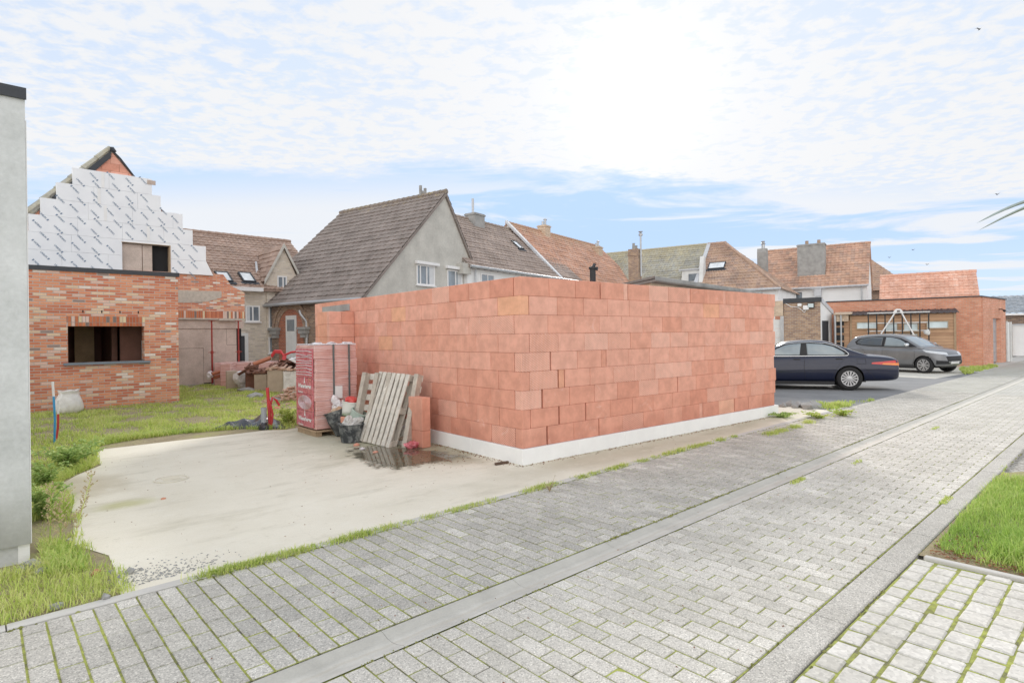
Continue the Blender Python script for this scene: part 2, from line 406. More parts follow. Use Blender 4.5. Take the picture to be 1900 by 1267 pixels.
    def chimney(s, x, y, w, d, z0, z1, mat='concrete_grey', pots=(), parent=None, name='chimney', cap=True):
        c = MB(); T = Matrix.Translation(s.P(x, y, 0)) @ Matrix.Rotation(math.atan2(s.ex.y, s.ex.x), 4, 'Z')
        c.box(-w/2, w/2, -d/2, d/2, z0, z1, T)
        if cap: c.box(-w/2-.05, w/2+.05, -d/2-.05, d/2+.05, z1-.14, z1-.05, T)
        o = c.build(name, M[mat], parent or s.roof)
        f = MB(); f.box(-w/2-.1, w/2+.1, -d/2-.12, d/2+.1, z0+.0, z0+.12, T)
        return o
    def pot(s, x, y, z0, h, r=.09, mat='zinc', cowl=True, parent=None, name='chimney_pot'):
        c = MB(); T = Matrix.Translation(s.P(x, y, 0))
        pr = [(r, z0), (r, z0+h)]
        if cowl: pr += [(r*1.6, z0+h), (r*1.6, z0+h+.07), (.01, z0+h+.15)]
        c.lathe(pr, 10, T); return c.build(name, M[mat], parent or s.roof)
def downpipe(parent, p, z1, z0=0., r=.045, mat='zinc', bend=None):
    g = MB(); p = Vector(p); path = [p+ZZ*z0, p+ZZ*z1]
    if bend is not None: path += [p+ZZ*(z1+.25)+Vector(bend)]
    g.tube(path, r, 8); return g.build('downpipe', M[mat], parent)
E1 = math.radians(12.5); e1 = Vector((math.cos(E1), math.sin(E1), 0)); e2 = Vector((-e1.y, e1.x, 0))
# --- big grey roofed house (gable towards us, ridge runs back along e2) : local x = e2
apex = PD(825, 357, 29.5)
zr = apex.z; WR = 2.75; W = WR+5.2; kl = (zr-3.7)/5.2; kr = 1.58
O = Vector((apex.x, apex.y, 0))+e1*WR
hg = House('grey_roofed_house', 'house with a large dark grey tiled roof, lichened ridge and bare grey gable', 'house',
           O, E1+math.pi/2, 9.2, W, 3.7, zr, 'render_grey', None, over=.2, walls=False)
P = hg.P; Z0 = 3.7; OV = .35; vg = .12; GL = 9.2; RLn = 8.0
q = MB(); q.prism([P(0, .02, 0), P(0, W-.02, 0), P(0, W-.02, Z0-.05), P(0, WR, zr-.08), P(0, .02, zr-kr*WR-.05)], hg.ex*7.9); hg.wall = q.build('wall', M['render_grey'], hg.t)
q = MB(); q.prism([P(7.901, .05, 0), P(7.901, W-.03, 0), P(7.901, W-.03, Z0-.05), P(7.901, .05, Z0-.05)], hg.ex*1.2); q.build('rear_wall', M['old_brick'], hg.t)
r = MB()
roof_plane(r, P(GL+vg, W+OV, Z0-kl*OV), P(-vg, W+OV, Z0-kl*OV), P(-vg, WR, zr), P(RLn+vg, WR, zr), .3, .34, .034, .038)
roof_plane(r, P(-vg, -OV, zr-kr*(WR+OV)), P(GL+vg, -OV, zr-kr*(WR+OV)), P(RLn+vg, WR, zr), P(-vg, WR, zr), .3, .34, .034, .038)
r.prism([P(-vg, W+OV, Z0-kl*OV-.02), P(-vg, WR, zr-.02), P(-vg, -OV, zr-kr*(WR+OV)-.02), P(-vg, -OV, zr-kr*(WR+OV)-.18), P(-vg, WR, zr-.2), P(-vg, W+OV, Z0-kl*OV-.16)], hg.ex*.13, rnd=.1)
r.add([P(GL+vg, W+OV, Z0-kl*OV-.03), P(RLn+vg, WR, zr-.03), P(GL+vg, -OV, zr-kr*(WR+OV)-.03), P(GL, .3, 0), P(GL, W-.3, 0)], [(0, 1, 2), (0, 2, 3, 4)], rnd=.3)
hg.roof = r.build('roof', M['roof_grey'], hg.t)
rt = MB(); ridge_tiles(rt, P(-vg, WR, zr+.03), P(RLn+.1, WR, zr+.03), .13); rt.build('ridge', M['roof_grey'], hg.roof)
g = MB(); g.tube([P(-vg, W+OV+.07, Z0-kl*OV-.03), P(9.5, W+OV+.07, Z0-kl*OV-.03)], .075, 8); g.build('gutter', M['zinc'], hg.roof)
hg.gwin(772, 490, 806, 531, mull=(.45, .8), trans=(), curtain=True)
hg.gwin(829, 500, 857, 540, mull=(.45,), trans=(), curtain=True)
for (a, b, c_, d) in ((769, 484, 811, 495), (826, 493, 862, 503)):
    y0, z1 = hg.gable(a, b); y1, z0 = hg.gable(c_, d); bx = MB()
    T = Matrix.Translation(hg.P(-.18, (y0+y1)/2, 0)) @ Matrix.Rotation(E1+math.pi/2, 4, 'Z')
    hh = abs(y1-y0)/2; bx.cbox(-.02, .18-.003, -hh, hh, min(z0, z1), max(z0, z1), .015, T); bx.build('shutter_box', M['white'], hg.t)
for dy, hh in ((.16, .55), (-.16, .62)):
    pass
c = MB()
T = Matrix.Translation(hg.P(1.6, WR, zr)) @ Matrix.Rotation(E1+math.pi/2, 4, 'Z')
c.box(-.08, .04, -.30, -.20, .05, .50, T); c.box(-.08, .04, .04, .14, .05, .58, T); c.box(-.07, .03, -.22, .06, .22, .32, T); c.box(-.1, .06, -.16, .02, -.2, .22, T)
c.build('chimney_pot', M['concrete_grey'], hg.roof)
# lower brick facade with arch + door under the eave (plane x-z of the left side: normal +ey)
fb = MB()
Yf = W+.04
def ff(u, v):   # pixel -> (x along ridge, z) on the left facade
    p = PP(u, v, hg.P(0, Yf, 0), hg.ey); return (p-hg.O).dot(hg.ex), p.z
def FP(x, z, d=0.): return hg.P(x, Yf+d, z)
dx0, dz1 = ff(534, 586); dx1, _ = ff(553, 585)
xa, xb = min(dx0, dx1), max(dx0, dx1)
fb.prism([FP(-.1, 0, 0), FP(9.15, 0, 0), FP(9.15, 3.42, 0), FP(-.1, 3.42, 0)], hg.ey*.06)
fb.build('brick_facade', M['old_brick'], hg.t)
ax, az = ff(542, 612)
R1 = 1.28; arc = MB(); n = 26
for i in range(n):
    t0 = math.pi*i/n; t1 = math.pi*(i+.92)/n
    for (ra, rb, d) in ((R1-.28, R1, .10), (R1+.02, R1+.16, .14)):
        arc.prism([FP(ax+ra*math.cos(t0), az+ra*math.sin(t0), .06), FP(ax+rb*math.cos(t0), az+rb*math.sin(t0), .06), FP(ax+rb*math.cos(t1), az+rb*math.sin(t1), .06), FP(ax+ra*math.cos(t1), az+ra*math.sin(t1), .06)], hg.ey*(d-.06))
arc.build('brick_arch', M['brown_brick'], hg.t)
inn = MB(); pts = [FP(ax-R1+.28, 0, .062), FP(ax+R1-.28, 0, .062)]+[FP(ax+(R1-.29)*math.cos(math.pi*i/16), az+(R1-.29)*math.sin(math.pi*i/16), .062) for i in range(17)]
inn.prism(pts, hg.ey*.012); inn.build('brick_infill', M['red_brick'], hg.t)
for sx in (-1, 1):
    cb = MB(); 
    for k, (w_, h0, h1) in enumerate(((.34, .0, .12), (.27, -.2, 0), (.2, -.38, -.2))):
        cb.prism([FP(ax+sx*(R1-.12)-w_, az+h0, .06), FP(ax+sx*(R1-.12)+w_, az+h0, .06), FP(ax+sx*(R1-.12)+w_, az+h1-.003, .06), FP(ax+sx*(R1-.12)-w_, az+h1-.003, .06)], hg.ey*(.3-.06*k))
    cb.build('corbel', M['concrete_grey'], hg.t)
d = MB(); d.prism([FP(xa, .1, .075), FP(xb, .1, .075), FP(xb, dz1, .075), FP(xa, dz1, .075)], hg.ey*.05)
door = d.build('door', M['white_old'], hg.t)
d = MB(); d.prism([FP(xa+.12, dz1-.75, .126), FP(xb-.12, dz1-.75, .126), FP(xb-.12, dz1-.2, .126), FP(xa+.12, dz1-.2, .126)], hg.ey*.01); d.build('pane', M['glass'], door)
d = MB(); d.tube([FP(xa+.1, 1.0, .126), FP(xa+.1, 1.0, .19), FP(xa+.22, 1.0, .19)], .018); d.build('handle', M['zinc'], door)
px = ff(573, 600)[0]
d = MB(); d.tube([FP(px+.25, 2.98, .33), FP(px+.2, 2.8, .3), FP(px, 2.45, .13), FP(px, 0, .13)], .055); d.build('downpipe', M['zinc'], hg.t)
# --- house 3: white wall, brown roof
p_e = PD(876, 485, 30.6); O = Vector((p_e.x, p_e.y, 0))-e1*.2+e2*.15
L3 = 12.3
h3 = House('brown_roofed_house', 'white walled house with a weathered brown tile roof, adjoining the grey rendered gable', 'house', O, E1, L3, 8.0, 5.55, 9.05, 'render_white', 'roof_brown2', gw='zinc', over=.25)
h3.fwin(892, 507, 917, 530, mull=(.5,)); h3.skylight((960, 455), .6, .85)
c, n_ = h3.roof_at(891, 430); d = c-h3.O
ch = h3.chimney(d.dot(h3.ex)+.5, d.dot(h3.ey)+.8, 1.0, .8, 7.9, 9.45)
h3.pot(d.dot(h3.ex)+.3, d.dot(h3.ey)+.8, 9.4, 1.0, .08, 'lead', False, name='flue_pipe')
downpipe(h3.t, h3.P(.55, -.1, 0), 5.2)
d = MB(); d.box(-.3, .35, .0, .4, 4.9, 5.45, Matrix.Translation(h3.P(-.25, -.15, 0)) @ Matrix.Rotation(E1, 4, 'Z')); d.build('eaves_box', M['render_grey'], h3.t)
# --- house 4: orange roof
p_r = PD(957, 412, 40.4); O = Vector((p_r.x, p_r.y, 0))-e2*4.2; print('h4 vs h3', (O-h3.O).dot(e2), (O-h3.O).dot(e1)); O = O-e2*((O-h3.O).dot(e2))
h4 = House('orange_roofed_house', 'terraced house with a long faded orange tile roof and two stubby chimneys', 'house', O, E1, 14.2, 8.4, 5.4, p_r.z, 'render_white', 'roof_orange', gw='zinc', over=.25)
for (u, v, w_, hh) in ((1013, 440, .75, .95), (1115, 478, .7, 1.0)):
    c, n_ = h4.roof_at(u, v); d = c-h4.O; x, y = d.dot(h4.ex)+.3, min(d.dot(h4.ey)+.5, 4.1)
    ch = h4.chimney(x, y, w_, .7, c.z-.3, c.z+hh, 'cream_brick')
    h4.pot(x-.18, y, c.z+hh-.05, .35, .09, parent=ch, name='pot', cowl=False); h4.pot(x+.18, y, c.z+hh-.05, .5, .09, parent=ch, name='pot')
vg_ = MB()
for x0 in (-.12-.16,):
    vg_.prism([h4.P(x0, -.3, 5.15), h4.P(x0, 4.2, p_r.z), h4.P(x0, 4.2, p_r.z+.2), h4.P(x0, -.3, 5.35)], h4.ex*.3)
vg_.build('verge_flashing', M['lead'], h4.roof)
# --- houses at the end: ridge roughly along a cross direction (angle 104 deg)
E3 = math.radians(103.5); x3 = Vector((math.cos(E3), math.sin(E3), 0))
def cross_house(name, label, uR, vR, DR, uL, Wd, ze, wall, roof, **kw):
    """ridge right (near) end seen at uR,vR depth DR; runs back-left until column uL"""
    pr = PD(uR, vR, DR); 
    # find length so that the far end is at uL
    L = 1.
    for i in range(4000):
        q = pr+x3*L; d = q-EYE; u = 950+FPX*d.dot(RT)/d.dot(FW)
        if u < uL: break
        L += .02
    y3 = Vector((-x3.y, x3.x, 0))      # points back towards us? (normal facing -X side)
    # local frame: ex must have ey pointing away from us: take ex = -x3 starting at the far end
    O = Vector((pr.x, pr.y, 0))+x3*L-(-y3)*(Wd/2)
    return House(name, label, 'house', O, E3+math.pi, L, Wd, ze, pr.z, wall, roof, **kw)
h5 = cross_house('green_roofed_house', 'house with a mossy green-grey tile roof and a tall red brick chimney in front', 1313, 454, 48.5, 1128, 8.4, 5.0, 'render_white', 'roof_green', gw='lead', verge=.0)
# dormer + white parapet
c, n_ = h5.roof_at(1284, 520); d = c-h5.O; dx = d.dot(h5.ex); dy = d.dot(h5.ey)
T = Matrix.Translation(h5.P(dx, dy, c.z)) @ Matrix.Rotation(E3+math.pi, 4, 'Z')
q = MB(); q.prism([Vector((-.75, -.5, -.5)), Vector((.75, -.5, -.5)), Vector((.75, -.5, .75)), Vector((-.6, -.5, .75))], (0, 2.2, 0), T); dm = q.build('dormer', M['white_old'], h5.roof)
q = MB(); q.box(-.85, .8, -.62, 1.9, .752, .85, T); q.build('dormer_roof', M['lead'], dm)
q = MB(); q.box(-.1, .55, -.56, -.505, -.1, .45, T); q.build('pane', M['glass'], dm)
q = MB()
prf = [(.0, 1.75), (.35, 1.75), (.55, 1.2), (.7, .3), (1.0, -.6), (1.1, -1.2), (-.1, -1.2)]
q.prism([T @ Vector((.82, -.6-a+.4, b)) for a, b in prf], h5.ex*.3); q.build('curved_parapet', M['white_old'], h5.t)
# red brick chimney with pipe in front of the green roof
cc = PD(1179, 540, 43.); hc = 6.1; T = Matrix.Translation(Vector((cc.x, cc.y, 0))) @ Matrix.Rotation(E3, 4, 'Z')
zt = PD(1179, 463, 43.).z
q = MB(); q.box(-.38, .38, -.36, .36, 0, zt, T); q.box(-.42, .42, -.4, .4, zt-.5, zt-.35, T); ch = q.build('chimney', M['brown_brick'], h5.t)
for dx_, hh in ((-.3, .3), (.28, .42)):
    q = MB(); q.lathe([(.12, zt), (.1, zt+hh), (.13, zt+hh)], 8, T @ Matrix.Translation((0, dx_*.8, 0))); q.build('pot', M['concrete_grey'], ch)
zp = PD(1179, 431, 43.).z
q = MB(); q.lathe([(.07, zt-2.), (.07, zp-.3), (.16, zp-.3), (.16, zp-.18), (.05, zp-.1), (.18, zp)], 8, T @ Matrix.Translation((-.46, 0, 0))); q.build('flue_pipe', M['zinc'], ch)
# house 6 : hipped tan roof
pr = PD(1347, 451, 47.2); 
h6 = cross_house('hip_roofed_house', 'white house with a hipped tan-brown tile roof holding one skylight', 1345, 451, 47.0, 1316, 8.4, 5.0, 'render_white', None, gw='lead')
Lh = h6.L; hipx = Lh+4.6
h6.wall.name = 'wall'
r = MB(); P = h6.P; zr6 = h6.zr; k6 = (zr6-5.0)/4.2; o6 = .3
roof_plane(r, P(0, -o6, 5-k6*o6), P(hipx+.2, -o6, 5-k6*o6), P(Lh, 4.2, zr6), P(0, 4.2, zr6), .28, .34)
roof_plane(r, P(hipx+.2, -o6, 5-k6*o6), P(hipx+.2, 8.4+o6, 5-k6*o6), P(Lh+.02, 4.25, zr6), P(Lh, 4.15, zr6), .28, .34)
roof_plane(r, P(hipx+.2, 8.4+o6, 5-k6*o6), P(0, 8.4+o6, 5-k6*o6), P(0, 4.2, zr6), P(Lh, 4.2, zr6), .28, .34)
h6.roof = r.build('roof', M['roof_tan'], h6.t)
rt = MB(); ridge_tiles(rt, P(0, 4.2, zr6+.03), P(Lh, 4.2, zr6+.03)); ridge_tiles(rt, P(Lh, 4.2, zr6+.04), P(hipx+.2, -o6, 5-k6*o6+.06)); rt.build('ridge', M['roof_tan'], h6.roof)
q = MB(); q.prism([P(Lh-.02, .03, 0), P(hipx, .03, 0), P(hipx, .03, 4.9), P(Lh-.02, .03, 4.9)], h6.ey*8.3); q.build('end_wall', M['render_white'], h6.t)
g = MB(); g.tube([P(0, -o6-.07, 5-k6*o6), P(hipx+.25, -o6-.07, 5-k6*o6)], .08); g.build('gutter', M['lead'], h6.roof)
fl = MB(); fl.prism([P(-.05, -.2, 4.95), P(-.05, 4.2, zr6+.02), P(-.05, 4.2, zr6+.16), P(-.05, -.2, 5.1)], h6.ex*.28); fl.build('verge_flashing', M['lead'], h6.roof)
h6.skylight((1330, 493), 1.25, .8)
h6.fwin(1392, 542, 1406, 560, frame='black')
# house 7
h7 = cross_house('rust_roofed_house', 'white house with a rust-coloured tile roof and one massive grey chimney breast', 1612, 451, 48.6, 1425, 7.4, 5.5, 'render_white', 'roof_rust', gw='lead', tw=.28, th=.34)
h7.fwin(1459, 542, 1490, 562, mull=(.5,))
c, n_ = h7.roof_at(1506, 505); d = c-h7.O; x, y = d.dot(h7.ex), d.dot(h7.ey)
ch = h7.chimney(x, 1.35, 2.05, 1.0, 5.7, 9.0, 'concrete_grey', cap=True)
for k in (-.35, .55): h7.pot(x+k, 1.35, 8.9, .42, .13, 'brown_brick', parent=ch, name='pot', cowl=False)
c = PD(1417, 530, 47.5); T = Matrix.Translation(Vector((c.x, c.y, 0))) @ Matrix.Rotation(E3, 4, 'Z'); zt = PD(1414, 462, 47.5).z
q = MB(); q.prism([T @ Vector((-.3, .38, 0)), T @ Vector((-.3, -.42, 0)), T @ Vector((-.3, -.42, 5.4)), T @ Vector((-.3, -.28, zt-.2)), T @ Vector((-.3, -.2, zt)), T @ Vector((-.3, .3, zt)), T @ Vector((-.3, .38, zt-.3))], T.to_3x3() @ Vector((.7, 0, 0)))
ch = q.build('chimney', M['concrete_grey'], h7.t)
q = MB(); q.lathe([(.13, zt), (.13, zt+.35), (.2, zt+.4), (.1, zt+.5), (.16, zt+.62)], 8, T); q.build('flue_pipe', M['zinc'], ch)
xx, zz = h7.front(1599, 540); downpipe(h7.t, h7.P(xx, -.1, 0), 5.3)
xx, zz = h7.front(1518, 537); q = MB(); T = Matrix.Translation(h7.P(xx, -.2, 5.05)) @ Matrix.Rotation(E3+math.pi, 4, 'Z'); q.box(-.5, .5, -.15, .2, .1, .22, T); q.box(-.25, .25, -.1, .2, -.5, .1, T); q.build('rainwater_hopper', M['lead'], h7.t)
# house 8 (behind, right) : dark brown roof, brick wall
c8 = PD(1614, 481, 58.); z8 = c8.z
t8 = thing('far_brown_house', 'far brown-roofed brick house, half hidden behind the right end of the rust-coloured roof', 'house', (c8.x, c8.y, 0))
y8 = Vector((-x3.y, x3.x, 0)); B8 = Vector((c8.x, c8.y, 0)); f8 = y8*4.2
e8 = PD(1662, 513, 55.); e8v = (Vector((e8.x, e8.y, 0))-B8).dot(-x3)
q = MB(); rR = B8+ZZ*z8; rL = rR+x3*9; zE = 5.4
fr = B8+f8-x3*3.6+ZZ*zE; fl8 = B8+f8+x3*9+ZZ*zE; br = B8-f8-x3*3.6+ZZ*zE; bl8 = B8-f8+x3*9+ZZ*zE
roof_plane(q, fl8, fr, rR, rL, .28, .34); roof_plane(q, fr, br, rR-x3*.02, rR, .28, .34); roof_plane(q, br, bl8, rL, rR, .28, .34)
q.build('roof', M['roof_tan'], t8)
q = MB(); fw_ = [fr-f8*.06, br+f8*.06, bl8, fl8]; q.prism([Vector((p.x, p.y, 0)) for p in (fr-f8*.07+x3*.3, br+f8*.07+x3*.3, bl8+f8*.07, fl8-f8*.07)], ZZ*(zE-.05)); q.build('wall', M['old_brick'], t8)
# house 9: salmon roof behind the garage
h9 = cross_house('salmon_roofed_house', 'low building with a bright salmon pantile roof showing above the flat brick garage', 1807, 504, 40., 1638, 6.5, 2.9, 'render_white', 'roof_salmon', tw=.26, th=.32)
# --- beige house at the left back (ridge along the road, dormer gable)
EB = math.radians(1.5)
exb = Vector((math.cos(EB), math.sin(EB), 0)); eyb = Vector((-exb.y, exb.x, 0))
hb = House('beige_brick_house', 'beige brick house with a brown pantile roof and a pointed dormer gable', 'house', Vector((4.2, 29.5, 0)), EB, 9.6, 9.6, 4.3, 7.42, 'beige_brick', 'roof_brown', over=.3, verge=.1)
P = hb.P
q = MB(); q.box(-.1, 6.1, -.45, .0, 3.98, 4.16, Matrix.Translation(P(0, 0, 0)) @ Matrix.Rotation(EB, 4, 'Z')); q.build('fascia', M['white'], hb.roof)
hb.skylight((458, 515), .62, .95)
hb.skylight((415, 514), .62, .95)
xg, zg = hb.front(524, 457); x0g, z0g = hb.front(489, 524); hw = xg-x0g
q = MB(); q.prism([P(xg-hw+.12, -.06, 0), P(xg+hw-.1, -.06, 0), P(xg+hw-.1, -.06, z0g), P(xg, -.06, zg), P(xg-hw+.12, -.06, z0g)], hb.ey*1.5)
q.build('gable_wall', M['beige_brick'], hb.t)
q = MB(); kk = (7.42-4.3)/4.8
yr = (zg-4.3)/kk; ye = max(.0, (z0g-4.3)/kk)
roof_plane(q, P(xg-hw, ye, z0g+.03), P(xg-hw, -.2, z0g+.03), P(xg, -.2, zg+.06), P(xg, yr, zg+.06), .24, .3, .03)
roof_plane(q, P(xg+hw, -.2, z0g+.03), P(xg+hw, ye, z0g+.03), P(xg, yr, zg+.06), P(xg, -.2, zg+.06), .24, .3, .03)
dr = q.build('dormer_roof', M['roof_brown'], hb.t)
q = MB()
for sg in (-1, 1):
    q.prism([P(xg+sg*(hw+.03), -.24, z0g-.12), P(xg, -.24, zg-.1), P(xg, -.24, zg+.13), P(xg+sg*(hw+.03), -.24, z0g+.1)], hb.ey*.05)
q.build('bargeboard', M['render_grey'], dr)
q = MB(); q.prism([P(xg-hw-.12, ye+.3, z0g), P(xg-hw+.02, ye+.3, z0g), P(xg-hw+.4, yr*.6, 4.3+kk*yr*.6+.12), P(xg-hw+.3, yr*.6, 4.3+kk*yr*.6+.12)], ZZ*.08); q.build('valley_flashing', M['lead'], dr)
def hbw(a, b, c_, d, off=.0, **kw):
    xa_, za = hb.front(a, b); xb_, zb_ = hb.front(c_, d)
    return window_unit(hb.t, hb.P(0, -off, 0), hb.ex, -hb.ey, xa_, xb_, zb_, za, **kw)
hbw(455, 567, 482, 597, mull=(.5,), curtain=True)
hbw(497, 568, 506, 609, mull=(), off=.062); hbw(497, 625, 507, 655, mull=(), trans=(), off=.062)
hbw(513, 512, 531, 536, mull=(.6,), off=.062)
xa_, za = hb.front(440, 618); xb_, _ = hb.front(460, 618); xi, zi = hb.front(453.5, 623)
q = MB(); q.prism([P(xa_, 0, za-.0), P(xb_, 0, za), P(xb_, 0, 0), P(xi, 0, 0), P(xi, 0, zi), P(xa_, 0, zi)], -hb.ey*.05); q.build('door_surround', M['white_old'], hb.t)
q = MB(); q.prism([P(xa_-.3, 0, 0), P(xi-.003, 0, 0), P(xi-.003, 0, zi-.003), P(xa_-.3, 0, zi-.003)], -hb.ey*.03); dd = q.build('door', M['anthracite'], hb.t)
q = MB(); q.box(xa_-1.2, xi+.8, -1.1, -.06, 0, .3, Matrix.Translation(P(0, 0, 0)) @ Matrix.Rotation(EB, 4, 'Z')); q.box(xa_-1.0, xi+.4, -.8, -.07, .3, .5, Matrix.Translation(P(0, 0, 0)) @ Matrix.Rotation(EB, 4, 'Z')); q.build('doorstep', M['concrete_grey'], hb.t)
# ================================================================== house under construction (left)
M['osb'] = None
def m_osb(name, c1, c2, c3):
    n = NT(name); v = n.n('TexVoronoi'); mp = n.n('Mapping'); n.lk(n.obj(), mp.inputs[0]); mp.inputs['Scale'].default_value = (22, 22, 34); n.lk(mp.outputs[0], v.inputs['Vector']); v.inputs['Randomness'].default_value = 1
    r = n.sep(v.outputs['Color'])[0]; a = n.noise(n.obj(), 2.2, 5, .65)
    col = n.ramp(r, [(0, c1), (.5, c2), (1, c3)])
    col = n.mix(.55, col, n.ramp(a, [(.3, (.6, .56, .52)), (.7, (1.25, 1.22, 1.2))]), 'MULTIPLY')
    return n.fin(col, .85, .25, n.bump(r, .2, .004))
M['osb'] = m_osb('weathered_chipboard', (.44, .36, .31), (.66, .57, .51), (.55, .46, .41))
M['osb_fresh'] = m_osb('chipboard', (.50, .36, .20), (.62, .46, .28), (.45, .32, .18))
M['wood_grey'] = m_plain('grey_weathered_wood', (.48, .43, .37), .85, .25, 9., .3, fine=45.)
M['wood_white'] = m_plain('bleached_wood', (.64, .60, .54), .85, .22, 11., .3, fine=45.)
M['wood_brown'] = m_plain('brown_wood', (.40, .29, .19), .85, .25, 9., .3)
M['clay'] = None
def m_blocks(name):
    n = NT(name); r = n.attr()
    uvv = n.uv(); x, y, _ = n.sep(uvv)
    col = n.ramp(r, [(0, (.68, .315, .225)), (.22, (.755, .385, .285)), (.42, (.81, .455, .355)), (.6, (.735, .36, .26)), (.76, (.825, .50, .40)), (.9, (.77, .395, .275)), (.985, (.83, .46, .30))])
    rib = n.m('SINE', n.m('MULTIPLY', x, 2*math.pi/.016))
    big = n.noise(n.obj(), 1.1, 5, .6); col = n.mix(.3, col, n.ramp(big, [(.35, (.86, .80, .78)), (.65, (1.08, 1.07, 1.07))]), 'MULTIPLY')
    st = n.noise(n.obj(), 5., 5, .65); col = n.mix(.55, col, n.ramp(st, [(.38, (.80, .76, .74)), (.62, (1.13, 1.10, 1.09))]), 'MULTIPLY')
    bl = n.noise(n.obj(), 3.3, 6, .7, 1.2); col = n.mix(n.m('MULTIPLY', n.sm(bl, .60, .72), .38), col, (.86, .60, .52))
    spk = n.noise(n.obj(), 60., 2); col = n.mix(n.m('MULTIPLY', n.sm(spk, .70, .76), .5), col, (.30, .12, .08))
    # pressed waffle pattern on some blocks
    wv = n.m('ABSOLUTE', n.m('MULTIPLY', n.m('SINE', n.m('MULTIPLY', x, math.pi/.024)), n.m('SINE', n.m('MULTIPLY', n.m('ADD', y, n.m('MULTIPLY', x, .6)), math.pi/.032))))
    wm = n.attr('pat')
    wm2 = n.m('MULTIPLY', wm, n.sm(wv, .35, .6)); col = n.mix(n.m('MULTIPLY', wm2, .45), col, (.92, .68, .58))
    # damp at the foot
    z = n.sep(n.obj())[2]; dn = n.noise(n.obj(), 2.6, 4); dz = n.m('ADD', z, n.m('MULTIPLY', n.m('SUBTRACT', dn, .5), .5))
    col = n.mix(n.m('MULTIPLY', n.m('SUBTRACT', 1., n.sm(dz, .12, .5)), .30), col, (.36, .13, .09))
    ribc = n.ramp(rib, [(0, (.94, .93, .93)), (1, (1.04, 1.04, 1.04))]); col = n.mix(.7, col, ribc, 'MULTIPLY')
    h = n.m('ADD', n.m('MULTIPLY', rib, .5), n.m('ADD', n.m('MULTIPLY', wm2, 1.5), n.m('MULTIPLY', st, 1.)))
    return n.fin(col, .88, .25, n.bump(h, .35, .004))
M['clay'] = m_blocks('clay_block')
M['joint'] = m_plain('clay_joint', (.34, .14, .10), .9, .2)
M['eps'] = m_plain('white_insulation_board', (.84, .84, .83), .85, .06, 3., .08, fine=90.)
n = NT('foil_board'); a = n.noise(n.obj(), 1.7, 4); n.fin(n.ramp(a, [(.3, (.78, .80, .83)), (.7, (.86, .88, .90))]), .5, .5, n.bump(a, .1, .01)); M['foil'] = n.mat
M['ink'] = m_plain('printed_ink', (.20, .27, .36), .7)
M['red_steel'] = m_plain('red_oxide_steel', (.34, .05, .04), .6, .3, 12.)
M['alu'] = m_plain('aluminium', (.55, .56, .57), .4, .1, 5., metal=.7)
M['bluestone'] = m_plain('bluestone_sill', (.20, .24, .28), .55, .12, 7.)
def text_mesh(body, size, bold=.0):
    cu = bpy.data.curves.new('t', 'FONT'); cu.body = body; cu.size = size; cu.align_x = 'CENTER'; cu.align_y = 'CENTER'; cu.offset = bold; cu.resolution_u = 2
    o = link(bpy.data.objects.new('t', cu)); dg = bpy.context.evaluated_depsgraph_get(); me = bpy.data.meshes.new_from_object(o.evaluated_get(dg))
    vs = [v.co.copy() for v in me.vertices]; fs = [tuple(p.vertices) for p in me.polygons]
    bpy.data.objects.remove(o); bpy.data.curves.remove(cu); bpy.data.meshes.remove(me)
    return vs, fs
Ym = 23.0
ho = thing('unfinished_house', 'half-built brick house with printed white insulation boards on its stepped gable', 'house', (4.4, 17.1, 0))
X = lambda u, v, y=Ym: PY(u, v, y).x
Zz = lambda u, v, y=Ym: PY(u, v, y).z
# extension: front wall with window opening
Ye = 17.1; xr = PY(333, 748, Ye).x; zt = Zz(333, 514, Ye); xl = .2
wx0, wx1 = X(126, 640, Ye), X(268, 640, Ye); wz0 = (Zz(126, 673, Ye)+Zz(268, 669, Ye))/2; wz1 = (Zz(126, 605.5, Ye)+Zz(268, 605, Ye))/2
q = MB(); T_ = .3
q.box(xl, wx0, Ye, Ye+T_, 0, zt); q.box(wx1, xr, Ye, Ye+T_, 0, zt); q.box(wx0, wx1, Ye, Ye+T_, 0, wz0); q.box(wx0, wx1, Ye, Ye+T_, wz1, zt)
q.box(xr-T_, xr, Ye+T_, Ym, 0, zt); q.box(xl, xl+T_, Ye+T_, Ym, 0, zt)
q.build('wall', M['orange_brick'], ho)
q = MB(); q.box(wx0-.02, wx1+.02, Ye-.006, Ye+.12, wz1+.001, wz1+.235); q.build('soldier_course', M['soldier'], ho)
q = MB()
for k in (.19, .43, .67, .92): x_ = wx0+(wx1-wx0)*k; q.box(x_-.012, x_+.012, Ye-.008, Ye+.02, wz1+.32, wz1+.38)
q.build('weep_hole', M['dark'], ho)
q = MB(); q.box(wx0-.09, wx1+.12, Ye-.07, Ye+.2, wz0-.06, wz0+.0, None); q.build('window_sill', M['bluestone'], ho, bevel=.006)
q = MB(); q.box(xl-.03, xr+.03, Ye-.04, Ye+.32, zt, zt+.10); q.box(xr-.29, xr+.03, Ye+.32, Ym-.01, zt, zt+.10); q.box(xl, xr-.3, Ye+.33, Ym-.01, zt-.1, zt+.02); q.build('roof_trim', M['anthracite'], ho)
